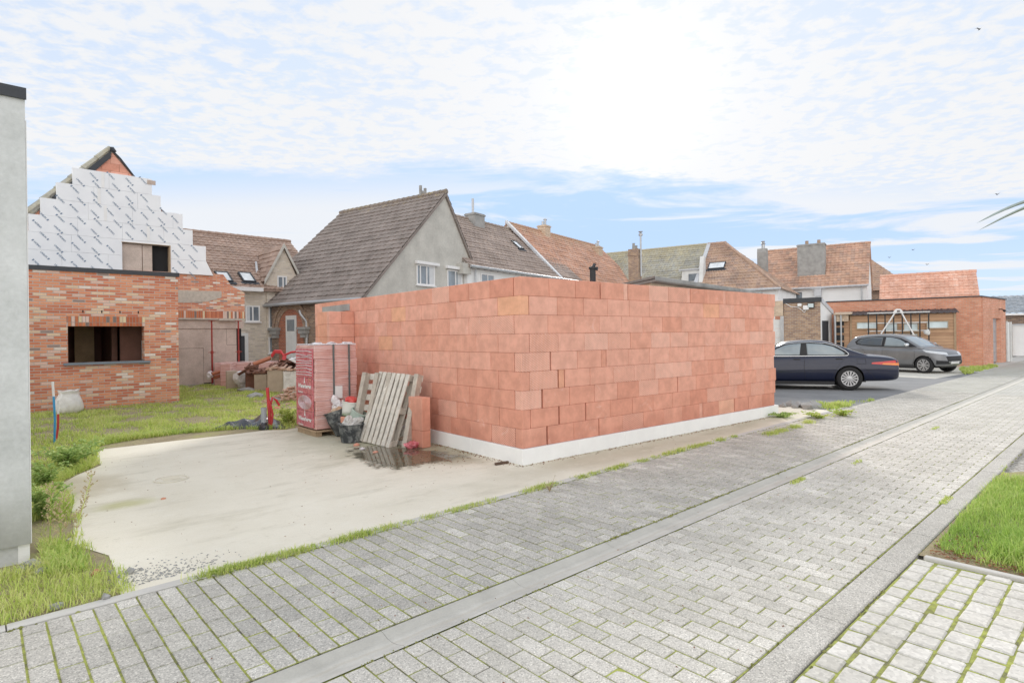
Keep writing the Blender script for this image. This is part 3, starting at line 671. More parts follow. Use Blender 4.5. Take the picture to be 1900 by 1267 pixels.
# interior seen through the window
q = MB(); q.box(xl+T_+.003, xr-T_-.003, Ye+2.6, Ye+2.7, 0, zt-.15, rnd=.3); q.box(wx0+.98, wx0+1.1, Ye+.9, Ye+2.6, 0, zt-.15, rnd=.2); q.box(xl+T_+.003, xr-T_-.003, Ye+.35, Ye+2.6, .0, .2)
q.box(wx0+1.12, wx1+.1, Ye+.6, Ye+.72, .2, zt-.2, rnd=.5)
M['inner'] = m_plain('shade_painted_blockwork', (.15, .075, .055), .9, .3, 3.)  # blockwork coloured dark to stand in for shade inside the room
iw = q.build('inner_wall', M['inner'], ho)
q = MB(); q.box(wx0+.35, wx0+.78, Ye+2.3, Ye+2.32, .2, 2.2); q.build('chipboard_panel', M['osb_fresh'], ho)
q = MB(); q.box(wx1-.0, wx1+.02, Ye+.301, Ye+.34, wz0+.02, wz0+.5); q.build('foam_strip', M['eps'], ho)
# main gable wall
bx1 = X(454, 560); zb_top = Zz(330, 508); zsol1 = Zz(454, 578); zsol0 = Zz(454, 590.5)
def G(u, v): p = PY(u, v, Ym); return Vector((p.x, p.z, 0))
prof = [(X(454, 545), Zz(454, 543)), (X(430, 531), Zz(430, 531)), (X(414, 509), Zz(414, 509)), (xr-.6, Zz(330, 507))]
q = MB(); y0 = Ym; 
pts = [(xr-.6, zsol0), (bx1, zsol0)]+prof
q.prism([Vector((a, y0, b)) for a, b in pts], (0, .3, 0))
# low brick visible above the extension coping on the left
q.box(X(81, 494), X(221, 505), Ym-.02, Ym+.2, 3.4, Zz(150, 495), None)
q.build('gable_brickwork', M['orange_brick'], ho)
q = MB(); q.box(xr+.02, bx1+.002, Ym-.008, Ym+.1, zsol0-.01, zsol1-.01); q.build('lintel_course', M['soldier'], ho)
q = MB(); q.box(xr-.1, bx1-.3, Ym-.06, Ym+.25, zsol0-.07, zsol0-.012); q.box(bx1-.95, bx1-.25, Ym-.12, Ym-.061, zsol0-.1, zsol0-.02); q.build('lintel_plank', M['wood_grey'], ho)
q = MB(); x_a, x_b = xr+.0, X(412, 547); z_a, z_b, z_c = Zz(330, 566), Zz(412, 552), Zz(370, 540)
q.prism([Vector((x_a, Ym-.012, z_a)), Vector((x_a+.25, Ym-.012, z_a)), Vector((X(385, 560), Ym-.012, Zz(385, 560))), Vector((X(411, 552), Ym-.012, z_b)), Vector((X(411, 541), Ym-.012, Zz(411, 541))), Vector((x_a, Ym-.012, Zz(330, 539)))], (0, .05, 0)); q.build('bare_lintel', M['wood_grey'], ho)
# hoarding under the lintel
q = MB(); z2 = zsol0-.075; xo = [xr-.1, X(384, 650), X(440, 650)]
xm = X(378, 650)
q.box(xr-.1, xm, Ym+.05, Ym+.07, .05, 1.35, rnd=.1); q.box(xm+.01, xo[2], Ym+.055, Ym+.075, .1, 1.45, rnd=.4); q.box(xr-.1, xo[2]-.35, Ym+.06, Ym+.08, 1.36, 2.25-.2, rnd=.7); q.box(xo[2]-.34, xo[2], Ym+.062, Ym+.082, 1.46, 2.25-.2, rnd=.8); q.box(xr-.1, xo[2]+.25, Ym+.03, Ym+.05, 2.06, z2, rnd=.9)
q.build('chipboard_hoarding', M['osb'], ho)
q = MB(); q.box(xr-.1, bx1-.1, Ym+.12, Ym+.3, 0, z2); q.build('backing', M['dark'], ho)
q = MB(); q.box(xr, bx1-.05, Ym-.1, Ym+.35, 0, .06); q.build('threshold', M['concrete_grey'], ho)
for uu in (388, 437):
    x_ = X(uu, 640); y_ = Ym-.35
    pt = thing('steel_prop', 'rusty red steel prop standing at the '+('middle' if uu == 388 else 'right end')+' of the chipboard hoarding', 'steel prop', (x_, y_, 0), group='steel props under the brick lintel')
    q = MB(); q.lathe([(.035, .02), (.035, 1.2)], 8, Matrix.Translation((x_, y_, 0))); q.build('outer_tube', M['red_steel'], pt)
    q = MB(); q.lathe([(.027, 1.2), (.027, zsol0-.12)], 8, Matrix.Translation((x_, y_, 0))); q.build('inner_tube', M['red_steel'], pt)
    q = MB(); q.lathe([(.05, 1.15), (.05, 1.25)], 8, Matrix.Translation((x_, y_, 0))); q.tube([(x_-.12, y_, 1.2), (x_+.12, y_, 1.2)], .01); q.build('collar', M['red_steel'], pt)
    q = MB(); q.box(x_-.08, x_+.08, y_-.08, y_+.08, 0, .02); q.box(x_-.1, x_+.1, y_-.1, y_+.1, zsol0-.12, zsol0-.105); q.build('plate', M['red_steel'], pt)
# insulation boards, stepped
rows = [(3.35, None), ]
def rowz(u, v): return Zz(u, v)
stp = [  # left u, right u, top v at left, top v at right
    (133.5, 280.5, 312.5, 333.0), (103.5, 297.0, 340., 365.0), (74., 337.5, 368., 397.), (52., 356., 398., 427.), (40., 380.5, 430., 457.), (40., 396., 462., 505.)]
tops = [Zz((a+b)/2, (c_+d)/2) for a, b, c_, d in stp[:5]]
print('tops', tops)
zs = tops[:5]+[tops[4]-.56, Zz(330, 508)]
zs = [tops[0]]+[tops[0]-(.593)*i for i in range(1, 5)]; print('zs', zs)
zs = [tops[0]+(tops[4]-tops[0])*i/4 for i in range(5)]; pit = (zs[0]-zs[4])/4; zs += [zs[4]-pit]; zbot = Zz(360, 506)
fo = MB(); hx0, hx1 = X(226, 480), X(314.5, 480); hz0, hz1 = zt-.0, Zz(270, 454)
def brd(a, b, z0, z1):
    L = 1.2; k = math.floor(a/L); off = (hash(round(z0*10)) % 5)*.24
    xs = [a]; x = a+(1.2-off) if off else a+1.2
    while x < b-.15: xs.append(x); x += L
    xs.append(b)
    for i in range(len(xs)-1): fo.cbox(xs[i]+.0015, xs[i+1]-.0015, Ym-.1+RND.uniform(-.003, .003), Ym+.15, z0+.0015, z1-.0015, .003)
spans = []
for i in range(5):
    a, b = X(stp[i][0], stp[i][2]), X(stp[i][1], stp[i][3]); z1 = zs[i]; z0 = zs[i]-pit; spans.append((a, b, z0, z1))
b_last = X(394, 506); 
for i, (a, b, z0, z1) in enumerate(spans):
    if z0 < hz1-.05:
        brd(a, hx0, z0, z1); brd(hx1, b, z0, z1)
        if z1 > hz1: fo.box(hx0+.002, hx1-.002, Ym-.1, Ym+.15, hz1, z1-.003)
    else: brd(a, b, z0, z1)
z0 = zs[5]
brd(X(40, 480), hx0, zt-.2, z0)
fo.prism([Vector((hx1, Ym-.1, zb_top)), Vector((b_last, Ym-.1, zb_top)), Vector((X(381, 487), Ym-.1, z0-.003)), Vector((hx1, Ym-.1, z0-.003))], (0, .2, 0))
foil = fo.build('insulation_boards', M['foil'], ho)
# printed word, repeated and slanted (read alternately up and down)
tv, tf = text_mesh('UNILIN', .070, .0016)
tx = MB(); sx = .47
def put_word(x, z, flip):
    for (a, b, z0, z1) in spans+[(X(40, 480), hx0, zt-.0, zs[5]), (hx1, b_last-.15, zb_top, zs[5])]:
        if a+.16 < x < b-.16 and z0-.01 <= z < z1:
            if hx0-.18 < x < hx1+.18 and z < hz1+.12: return
            if z < zt+.18 and x < 4: return
            T = Matrix.Translation((x, Ym-.1075, z)) @ Matrix.Rotation(math.radians(-48 if flip else 132), 4, Vector((0, -1, 0))) @ Matrix.Rotation(math.pi/2, 4, 'X')
            tx.add(tv, tf, T); tx.add([(.145, -.026, 0), (.185, -.026, 0), (.185, .026, 0), (.165, .038, 0), (.145, .016, 0)], [(0, 1, 2, 3, 4)], T); return
j = 0; z = zs[0]-.12
while z > zb_top+.05:
    x = .9+(.12 if j % 2 else .0)
    i = 0
    while x < 7.2: put_word(x+RND.uniform(-.02, .02), z+(.0 if i % 2 else -.06), (i+j) % 2 == 0); x += .47; i += 1
    z -= .30; j += 1
tx.build('printed_marks', M['ink'], foil)
# taped joints
tp_ = MB()
for i, (a, b, z0, z1) in enumerate(spans[:-1]):
    q_ = RND.uniform(.3, .7); x_ = a+(b-a)*q_
    tp_.box(x_-.04, x_+.04, Ym-.109, Ym-.106, z0+.02, z1-.02) if x_ > 0 else None
tp_.build('tape', M['eps'], foil)
# upper opening
q = MB(); q.box(hx0, (hx0+hx1)/2-.12, Ym+.02, Ym+.04, hz0-.02, hz1); q.box((hx0+hx1)/2-.1, hx0+(hx1-hx0)*.63, Ym+.03, Ym+.05, hz0-.02, hz1); q.build('chipboard_panel', M['osb'], ho)
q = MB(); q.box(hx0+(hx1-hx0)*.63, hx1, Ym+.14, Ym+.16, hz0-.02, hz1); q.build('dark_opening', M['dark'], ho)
q = MB(); q.box(hx1-.02, hx1+.015, Ym-.11, Ym+.14, hz0-.02, hz1); q.box(hx0-.02, hx1+.015, Ym-.11, Ym+.02, hz1, hz1+.02); q.build('opening_frame', M['wood_brown'], ho)
# clay-block apex + roof
apx, apz = X(209, 281), Zz(209, 281); lx, lz = X(50, 401), Zz(50, 401); rx, rz_ = X(400, 509), Zz(400, 509)
kL = (apz-lz)/(apx-lx); kR = (apz-rz_)/(rx-apx)
q = MB()
hh = .245
z = zs[0]-.4; ri = 0
while z < apz-.1:
    z1 = min(z+hh, apz-.05); xa0 = apx-(apz-z1)/kL+.05; xb0 = apx+(apz-z1)/kR-.05
    xa1 = apx-(apz-z)/kL+.05; xb1 = apx+(apz-z)/kR-.05
    x = xa1; off = .25*(ri % 2)
    cuts = [xa1]+[c0 for c0 in [math.floor(xa1/.5)*.5+off+.5*t for t in range(12)] if xa1+.08 < c0 < xb1-.08]+[xb1]
    for k in range(len(cuts)-1):
        a, b = cuts[k]+.004, cuts[k+1]-.004
        ta = max(a, xa0); tb = min(b, xb0)
        if tb-ta < .01: ta = tb = (max(min((ta+tb)/2, b), a))
        q.prism([Vector((a, Ym, z+.003)), Vector((b, Ym, z+.003)), Vector((tb+.0005, Ym, z1-.003)), Vector((ta, Ym, z1-.003))], (0, .15, 0), rnd=RND.uniform(0, .6))
    z += hh; ri += 1
q.build('block_apex', M['clay'], ho)
q = MB(); q.prism([Vector((xl, Ym+.16, 0)), Vector((rx+.3, Ym+.16, 0)), Vector((rx+.3, Ym+.16, rz_-.5)), Vector((apx, Ym+.16, apz-.12)), Vector((lx-.2, Ym+.16, lz-.3)), Vector((xl, Ym+.16, 3.6))], (0, .14, 0)); q.build('inner_gable', M['clay'], ho)
q = MB(); yb = Ym+8; xlo = xl-.5; zlo = apz-(apx-xlo)*kL; 
roof_plane(q, (xlo, Ym+.0, zlo), (xlo, yb, zlo), (apx, yb, apz+.08), (apx, Ym+.0, apz+.08), .24, .3, .03)
roof_plane(q, (rx+.3, yb, rz_-.3), (rx+.3, Ym+.2, rz_-.3), (apx, Ym+.2, apz+.08), (apx, yb, apz+.08), .24, .3, .03)
q.prism([Vector((apx, Ym+.18, apz+.04)), Vector((rx+.32, Ym+.18, rz_-.32)), Vector((rx+.32, Ym+.18, rz_-.4)), Vector((apx, Ym+.18, apz-.08))], (0, .2, 0), rnd=.1)
rf = q.build('roof', M['roof_brown'], ho)
q = MB(); a_ = Vector((apx-.05, Ym+.12, apz+.08)); b_ = Vector((apx-2.5, Ym+.12, apz+.08-2.5*kL)); ridge_tiles(q, b_, a_, .12, 7)
q.build('verge_tiles', M['roof_green'], rf)
q = MB(); q.prism([Vector((apx-.05, Ym-.04, apz+.0)), Vector((apx-1.6, Ym-.04, apz-1.6*kL)), Vector((apx-1.5, Ym-.04, apz-.28-1.5*kL)), Vector((apx-.05, Ym-.04, apz-.22))], (0, .06, 0))
q.tube([(apx-.02, Ym-.03, apz+.02), (apx+.2, Ym-.03, apz-.17*kR), (apx+.5, Ym-.03, apz-.48*kR), (apx+.78, Ym-.03, apz-.78*kR*1.0)], [.03, .035, .02, .012], 6)
q.blob((apx+.02, Ym-.05, apz+.03), .10, 1, .4)
q.build('loose_felt', M['anthracite'], rf)
q = MB(); q.box(apx+.95, apx+1.2, Ym-.115, Ym-.108, zs[0]-.2, zs[0]-.05); q.build('patch', M['osb'], foil)
# ================================================================== grey rendered wall (left foreground)
gw_ = thing('rendered_building', 'tall grey cement-rendered building corner with a dark metal coping, filling the left edge', 'building', (.28, 5.65, 0))
n = NT('cement_render'); o = n.obj(); a = n.noise(o, 1.6, 6, .6); b = n.noise(o, 30., 3); z = n.sep(o)[2]
bl = n.noise(o, .8, 3, .5, .6); col = n.ramp(n.m('ADD', n.m('MULTIPLY', a, .75), n.m('MULTIPLY', b, .25)), [(.35, (.50, .52, .51)), (.65, (.74, .76, .76))])
dz = n.m('ADD', z, n.m('MULTIPLY', n.m('SUBTRACT', bl, .5), 1.2)); col = n.mix(n.m('MULTIPLY', n.m('SUBTRACT', 1., n.sm(dz, .1, .75)), .55), col, (.20, .19, .15))
M['gwall'] = n.fin(col, .95, .2, n.bump(n.m('ADD', n.m('MULTIPLY', a, 2.), b), .35, .008))
q = MB(); q.box(-5.2, .272, 5.65, 13.5, .14, 3.50); q.build('wall', M['gwall'], gw_)
q = MB(); q.box(-5.22, .28, 5.63, 13.55, 3.501, 3.535); q.box(-5.22, .28, 5.627, 5.645, 3.45, 3.50); q.build('coping', M['anthracite'], gw_)
q = MB(); q.box(-5.2, .20, 5.69, 13.4, -.2, .139); q.build('footing', M['cement'], gw_)
q = MB(); q.box(.2005, .268, 5.68, 5.90, -.05, .1395); q.box(.2732, .280, 5.656, 5.9, .1405, 3.3); q.build('insulation_edge', M['eps'], gw_)
# ================================================================== block wall garage
BA = math.radians(-3.2); Cw = PZ(970, 862); Cw.z = 0
bw = thing('block_garage', 'unfinished garage of large red-orange clay blocks standing on a white insulation base', 'garage', Cw, BA)
TB = Matrix.Translation(Cw) @ Matrix.Rotation(BA, 4, 'Z')
RH = .2445; BL = .5; Lr = 6.62; Ll = 7.05; zb = .2; th = .14; NR = 9
q = MB(); cores = MB(); PAT = []
openj = {(0, 0, 1), (1, 0, 2), (2, 0, 2), (3, 0, 2), (0, 0, 5), (4, 0, 1)}
def blk(x0, x1, y0, y1, z0, z1, pat=None, rnd=None):
    n0 = len(q.f); jx = RND.uniform(-.003, .003); jy = RND.uniform(-.003, .003)
    q.cbox(x0+.0022, x1-.0022, y0+jy, y1+jy, z0+.0010, z1-.0010, .0045, TB, rnd)
    PAT.extend([pat]*(len(q.f)-n0))
rr = random.Random(5)
for r_ in range(NR):          # r_=0 bottom
    top = NR-1-r_; z0 = zb+r_*RH; z1 = z0+RH
    tone = {0: .1, 1: .12, 2: .2, 3: .25, 4: .42, 5: .5, 6: .55, 7: .35, 8: .2}[r_]
    even = top % 2 == 1
    ext = .04*((r_*7) % 3-1)
    # right face (along +x), face at y=0, thickness towards +y
    x = th+.006 if even else 0.
    if even: pass
    first = True
    while x < Lr+ext-.05:
        w_ = BL+rr.uniform(-.012, .012)
        if first and not even: w_ = [.5, .5, .47, .5, .5, .5, .34, .5, .44][top] if top != 8 else .42
        if first and r_ in (1, 2, 3) and not even: w_ += .0
        gap = 0.
        if x+w_ > Lr+ext: w_ = Lr+ext-x
        pat = 1. if rr.random() < (.34 if r_ in (1, 2, 3) else .12) else 0.
        blk(x, x+w_, 0, th, z0, z1, pat, min(.94, max(0, tone+rr.uniform(-.14, .14))) if rr.random() < .97 else .95)
        if (r_ in (0, 1, 2, 3, 4) and first) or rr.random() < .04: gap = rr.uniform(.012, .028)
        x += w_+gap; first = False
        if rr.random() < .035: blk(x, x+.1, 0, th, z0, z1, 0., rr.uniform(0, 1)); x += .1+.01
    # left face (along +y), face at x=0
    y = th+.006 if not even else 0.
    first = True
    while y < Ll-.05:
        w_ = BL+rr.uniform(-.012, .012)
        if first and even: w_ = .48
        if y+w_ > Ll: w_ = Ll-y
        pat = 1. if rr.random() < .08 else 0.
        n0 = len(q.f); j = rr.uniform(-.003, .003)
        q.cbox(0+j, th+j, y+.0026, y+w_-.0026, z0+.0010, z1-.0010, .0045, TB, min(1., max(0, tone+rr.uniform(-.15, .15))) if rr.random() < .965 else 1.)
        PAT.extend([pat]*(len(q.f)-n0)); y += w_; first = False
# back walls (closed building shell)
for (a, b, c_, d) in ((Lr-th, Lr-.003, th+.02, Ll), (th, Lr, Ll+.01, Ll+th)):
    for r_ in range(NR):
        n0 = len(q.f); q.box(a, b, c_, d, zb+r_*RH, zb+(r_+1)*RH-.002, TB); PAT.extend([0.]*(len(q.f)-n0))
blocks = q.build('block_wall', M['clay'], bw)
at = blocks.data.attributes.new('pat', 'FLOAT', 'FACE'); at.data.foreach_set('value', [p or 0. for p in PAT])
q = MB(); q.box(.03, Lr-.05, .03, .09, zb, zb+NR*RH-.02, TB); q.box(.03, .09, .1, Ll-.03, zb, zb+NR*RH-.02, TB); q.build('mortar', M['joint'], bw)
q = MB(); x = -.03
while x < Lr+.03: w_ = min(1.0, Lr+.05-x); q.cbox(x+.001, x+w_-.001, -.035+RND.uniform(-.002, .002), .1, -.02, zb-.002, .004, TB); x += w_
y = .101
while y < Ll: w_ = min(1.0, Ll-y); q.cbox(-.03+RND.uniform(-.002, .002), .1, y+.001, y+w_-.001, -.02, zb-.002, .004, TB); y += w_
q.box(Lr-.05, Lr+.05, .101, Ll, -.02, zb-.003, TB)
q.build('insulation_base', M['eps'], bw)
q = MB(); q.box(-.35, -.003, 5.1, 5.6, 1.30+.245*2, 2.0, TB)
# pier at the far left end
q = MB()
pk = 0
for r_ in range(8):
    z0 = zb+r_*RH
    if r_ % 2: q.cbox(-.50, -.255, 5.0, 5.14, z0, z0+RH-.003, .005, TB, .4+RND.uniform(-.2, .3)); q.cbox(-.25, -.006, 5.0, 5.14, z0, z0+RH-.003, .005, TB, .4+RND.uniform(-.2, .3))
    else: q.cbox(-.50, -.006, 5.0, 5.14, z0, z0+RH-.003, .005, TB, .6+RND.uniform(-.2, .3))
    q.cbox(-.50, -.36, 5.145, 5.6, z0, z0+RH-.003, .005, TB, .9)
o = q.build('block_pier', M['clay'], bw)
q = MB(); q.box(-.012, -.004, 5.2, 6.6, zb+8*RH+.03, zb+8*RH+.16, TB); q.build('mortar_patch', M['concrete_grey'], bw)
q = MB(); q.box(.16, Lr-.16, .16, Ll-.05, -.01, .06, TB); q.build('floor_slab', M['cement'], bw)
# ================================================================== low corrugated building behind + flue
a3 = PD(1210, 516.5, 16.4); b3 = PD(1394, 545, 22.6); dv = (b3-a3); dv.z = 0; L_ = dv.length+1.; AL = math.atan2(dv.y, dv.x)
lb = thing('corrugated_roof_shed', 'low cream building with a grey corrugated roof edge just above the clay block garage', 'shed', (a3.x, a3.y, 0), AL)
TL = Matrix.Translation((a3.x, a3.y, 0)) @ Matrix.Rotation(AL, 4, 'Z')
zc = a3.z
q = MB(); q.prism([TL @ Vector((0, .05, 0)), TL @ Vector((0, 4.2, 0)), TL @ Vector((0, 4.2, zc-.62)), TL @ Vector((0, .05, zc-.1))], TL.to_3x3() @ Vector((L_, 0, 0))); q.build('wall', M['cream_brick'], lb)
q = MB(); N_ = int(L_/.075); vs = []; 
for k in range(N_*2+1):
    x = -.12+k*.0375; w_ = .03*math.cos(k*math.pi/1.0)
    vs += [TL @ Vector((x, -.15, zc+.02+w_)), TL @ Vector((x, 4.4, zc-.56+w_)), TL @ Vector((x, 4.4, zc-.63+w_)), TL @ Vector((x, -.15, zc-.07+w_))]
fs = []
for k in range(N_*2):
    for j in range(4): fs.append((k*4+j, k*4+(j+1) % 4, k*4+4+(j+1) % 4, k*4+4+j))
q.add(vs, fs); q.build('corrugated_roof', M['green_pale'], lb)
fp = PD(1100, 520, 14.6); pf = thing('stove_flue', 'black metal flue pipe with a small cowl poking up behind the clay block garage', 'flue pipe', (fp.x, fp.y, 0))
zt_ = PD(1100, 497, 14.6).z
q = MB(); q.lathe([(.075, 0), (.075, zt_-.03), (.10, zt_-.03), (.10, zt_+.02), (.07, zt_+.03)], 12, Matrix.Translation((fp.x, fp.y, 0))); q.build('pipe', M['black'], pf)
q = MB(); q.tube([(fp.x, fp.y, zt_), (fp.x+.05, fp.y-.03, zt_+.1)], .04, 8); q.tube([(fp.x+.09, fp.y-.05, zt_-.06), (fp.x+.11, fp.y-.06, zt_+.02)], .03, 6); q.build('cowl', M['anthracite'], pf)
# ================================================================== garages on the right
EG = math.radians(105.5); xg_ = Vector((math.cos(EG), math.sin(EG), 0)); ng = Vector((-xg_.y, xg_.x, 0))   # ng points to -X (towards us)
Cg = PZ(1822, 679); Cg.z = 0; HG = 3.14
ga = thing('brick_garage', 'long flat-roofed orange brick garage with black roof trim and a grey door near the road', 'garage', Cg)
Lg = 8.6; ex_ = Vector((math.cos(math.radians(-2.5)), math.sin(math.radians(-2.5)), 0)); Wg = PP(1867, 672, Cg, ex_.cross(ZZ)); Wg_len = (Wg-Cg).dot(ex_)
print('garage width', Wg_len)
Gp = lambda a, b, z: Cg+xg_*a+ex_*b+ZZ*z
def gr(u, v): p = PP(u, v, Cg, ex_.cross(ZZ)); return (p-Cg).dot(ex_), p.z
d0, dz0 = gr(1842.5, 590); d1, _ = gr(1857, 590)
q = MB(); q.prism([Gp(0, .001, 0), Gp(0, .001, HG), Gp(Lg, .001, HG), Gp(Lg, .001, 0)], -ng*.25)
q.prism([Gp(0, .26, 0), Gp(0, d0, 0), Gp(0, d0, HG), Gp(0, .26, HG)], xg_*.25)
q.prism([Gp(0, d1, 0), Gp(0, Wg_len, 0), Gp(0, Wg_len, HG), Gp(0, d1, HG)], xg_*.25)
q.prism([Gp(0, d0, dz0), Gp(0, d1, dz0), Gp(0, d1, HG), Gp(0, d0, HG)], xg_*.25)
q.prism([Gp(.25, Wg_len-.25, 0), Gp(Lg, Wg_len-.25, 0), Gp(Lg, Wg_len-.25, HG), Gp(.25, Wg_len-.25, HG)], ex_*.25)
q.build('wall', M['garage_brick'], ga)
q = MB(); q.prism([Gp(-.05, -.05, HG+.001), Gp(Lg, -.05, HG+.001), Gp(Lg, Wg_len+.05, HG+.001), Gp(-.05, Wg_len+.05, HG+.001)], ZZ*.05); q.build('roof_trim', M['anthracite'], ga)
q = MB(); zz_ = .05
while zz_ < dz0-.05: q.prism([Gp(.18, d0, zz_), Gp(.18, d1, zz_), Gp(.18, d1, min(zz_+.49, dz0)), Gp(.18, d0, min(zz_+.49, dz0))], xg_*.04); zz_ += .5
q.build('garage_door', M['zinc'], ga)
la, lz_ = gr(1853, 574); T = Matrix.Translation(Gp(0, la, lz_)); q = MB(); q.tube([(0, 0, 0), (-.02, -.12, 0), (-.02, -.2, -.05)], .03, 6, T); q.blob((-.02, -.22, -.08), .07, 1, .05, T=T); q.build('wall_lamp', M['black'], ga)
def gl(u, v, off=0.): p = PP(u, v, Cg+ng*off, ng); return (p-Cg).dot(xg_), p.z
# wooden lean-to in front of the garage
So = 1.1
ws = thing('wooden_shed', 'brown timber-clad lean-to with frosted windows built against the orange brick garage', 'shed', Cg+xg_*2+ng*So)
s0, sz = gl(1774, 577, So); s1, _ = gl(1576, 580, So)
SP = lambda a, d, z: Cg+xg_*a+ng*(So+d)+ZZ*z
M['clad'] = None
n = NT('timber_cladding'); r, r2, mask, fx, fy = n.cells(2.4, .14, .006, .35); x, y, _ = n.sep(n.uv())
gr_ = n.noise(n.vec(n.m('MULTIPLY', x, 3.), n.m('MULTIPLY', y, 45.)), 1., 4, .6)
col = n.ramp(r, [(0, (.47, .295, .185)), (.5, (.54, .35, .225)), (1, (.42, .26, .165))]); col = n.mix(.5, col, n.ramp(gr_, [(.3, (.65, .6, .55)), (.7, (1.25, 1.2, 1.15))]), 'MULTIPLY'); col = n.mix(mask, (.08, .045, .025), col)
M['clad'] = n.fin(col, .7, .3, n.bump(mask, .6, .01))
zs_ = sz-.08
q = MB(); q.prism([SP(s0, 0, 0), SP(s1, 0, 0), SP(s1, 0, zs_), SP(s0, 0, zs_)], -ng*(So-.01)); q.build('wall', M['clad'], ws)
q = MB(); k = 0; a = s0-.1; vs = []; nn_ = 0
while a < s1+.1:
    hh = .03*(1 if nn_ % 4 in (1,) else 0); vs += [SP(a, .15, zs_+.02+hh), SP(a, -So+.01, zs_+.22+hh), SP(a, -So+.01, zs_+.2+hh), SP(a, .15, zs_+.0+hh)]; a += .06; nn_ += 1
fs = [(k*4+j, k*4+(j+1) % 4, k*4+4+(j+1) % 4, k*4+4+j) for k in range(nn_-1) for j in range(4)]
q.add(vs, fs); q.build('sheet_roof', M['anthracite'], ws)
def swin(u0, v0, u1, v1, nm='window'):
    a0, za = gl(u0, v0, So); a1, zb_ = gl(u1, v1, So)
    return window_unit(ws, SP(0, 0, 0), xg_, ng, min(a0, a1), max(a0, a1), zb_, za, frame='wood_brown', glass='glass_pale', mull=(), fw=.05, sill=False, name=nm)
swin(1588, 597, 1628, 611); swin(1718, 595, 1761, 610)
for a, b in ((1641, 1667), (1675, 1705)):
    swin(a, 599, b, 616); swin(a, 618, b, 640)
a0 = gl(1774, 600, So)[0]
q = MB(); q.prism([SP(a0-.0, .003, 0), SP(a0+.08, .003, 0), SP(a0+.08, .003, zs_), SP(a0, .003, zs_)], ng*.03); a1 = gl(1577, 600, So)[0]; q.prism([SP(a1-.08, .003, 0), SP(a1, .003, 0), SP(a1, .003, zs_), SP(a1-.08, .003, zs_)], ng*.03); q.build('corner_board', M['wood_brown'], ws)
# black metal rack + white A-frame
rk = thing('metal_rack', 'tall black upright metal bars joined by pale rails in front of the timber shed', 'metal rack', SP((s0+s1)/2, .5, 0))
Ro = .55
q = MB()
for u in (1611, 1626.5, 1642, 1658, 1674, 1690, 1706.5, 1723):
    a0, z0_ = gl(u, 582, So+Ro); q.box(-.025, .025, -.02, .02, 0, z0_, Matrix.Translation(SP(a0, Ro, 0)) @ Matrix.Rotation(EG, 4, 'Z'))
q.build('upright', M['black'], rk)
q = MB()
for v in (581.5, 600, 614.5):
    a0, z0_ = gl(1609, v, So+Ro); a1, z1_ = gl(1726, v-.5, So+Ro); q.tube([SP(a0, Ro-.05, z0_), SP(a1, Ro-.05, z0_)], .028, 6)
q.build('rail', M['white_old'], rk)
sf = thing('swing_frame', 'white A-shaped swing frame end with a rounded top plate before the timber shed', 'swing frame', SP(2, .9, 0)); So2 = So+.9
q = MB()
for u, v in ((1637, 616), (1700, 629)):
    at_, zt_ = gl(1667+(4 if u > 1660 else -4), 577, So2); ab, zb_ = gl(u, v, So2)
    k = zt_/(zt_-zb_); q.tube([SP(at_, .9, zt_), SP(at_+(ab-at_)*k, .9, 0)], .03, 8)
q.build('leg', M['white'], sf)
pp = []
for u, v in ((1656, 581), (1660, 575), (1663, 573), (1670, 573), (1673, 575), (1677, 581), (1671, 581), (1669.5, 576), (1664.5, 576), (1663, 581)):
    a0, z0_ = gl(u, v, So2); pp.append(SP(a0, .95, z0_))
q = MB(); q.prism(pp, ng*.04); q.build('top_plate', M['white'], sf)
a0, z0_ = gl(1720, 616, So+Ro); q = MB(); T = Matrix.Translation(SP(a0, Ro+.1, z0_)); q.blob((0, 0, 0), .11, 2, .25, (.7, 1, 1.2), T=T); fl_ = q.build('floodlight_bag', M['white_old']); recenter(fl_, SP(a0, Ro+.1, z0_)); fl_.name = 'white_bag'; tag(fl_, 'small white bag hanging from the right end of the black metal rack', 'bag')
# middle garage: brown brick wall, cream band + white garage door, white side wall
Dm = 28.; a4 = PD(1522, 560, Dm); n4 = Vector((math.cos(math.radians(103)), math.sin(math.radians(103)), 0)); nn4 = Vector((-n4.y, n4.x, 0)); A4 = Vector((a4.x, a4.y, 0))
mg = thing('brown_brick_garage', 'brown brick garage with a black roof edge, wall lamps and a white side wall', 'garage', A4)
def g4(u, v, off=0): p = PP(u, v, A4+nn4*off, nn4); return (p-A4).dot(n4), p.z
M4 = lambda a, d, z: A4+n4*a+nn4*d+ZZ*z
a5, z5 = g4(1454, 559); zt4 = a4.z; zb4 = z5
Lm = a5
ex4 = Vector((math.cos(math.radians(-2.)), math.sin(math.radians(-2.)), 0))
q = MB(); q.prism([M4(0, 0, 0), M4(Lm, 0, 0), M4(Lm, 0, zt4), M4(0, 0, zt4)], -nn4*.3); q.build('wall', M['brown_brick'], mg)
q = MB(); q.prism([M4(-.06, .07, zt4), M4(Lm+.02, .07, zt4), M4(Lm+.02, .07, zt4+.22), M4(-.06, .07, zt4+.22)], -nn4*.4); q.build('roof_edge', M['anthracite'], mg)
def r4(u, v): p = PP(u, v, A4, ex4.cross(ZZ)); return (p-A4).dot(ex4), p.z
b1, zz1 = r4(1543, 580); b1 = max(b1, 1.2)
R4 = lambda b, z, o=0.: A4+ex4*b+ZZ*z-n4*o
q = MB(); q.prism([R4(0.02, 0, .002), R4(b1, 0, .002), R4(b1, zz1, .002), R4(.02, zt4+.1, .002)], n4*.25); q.build('side_wall', M['render_white'], mg)
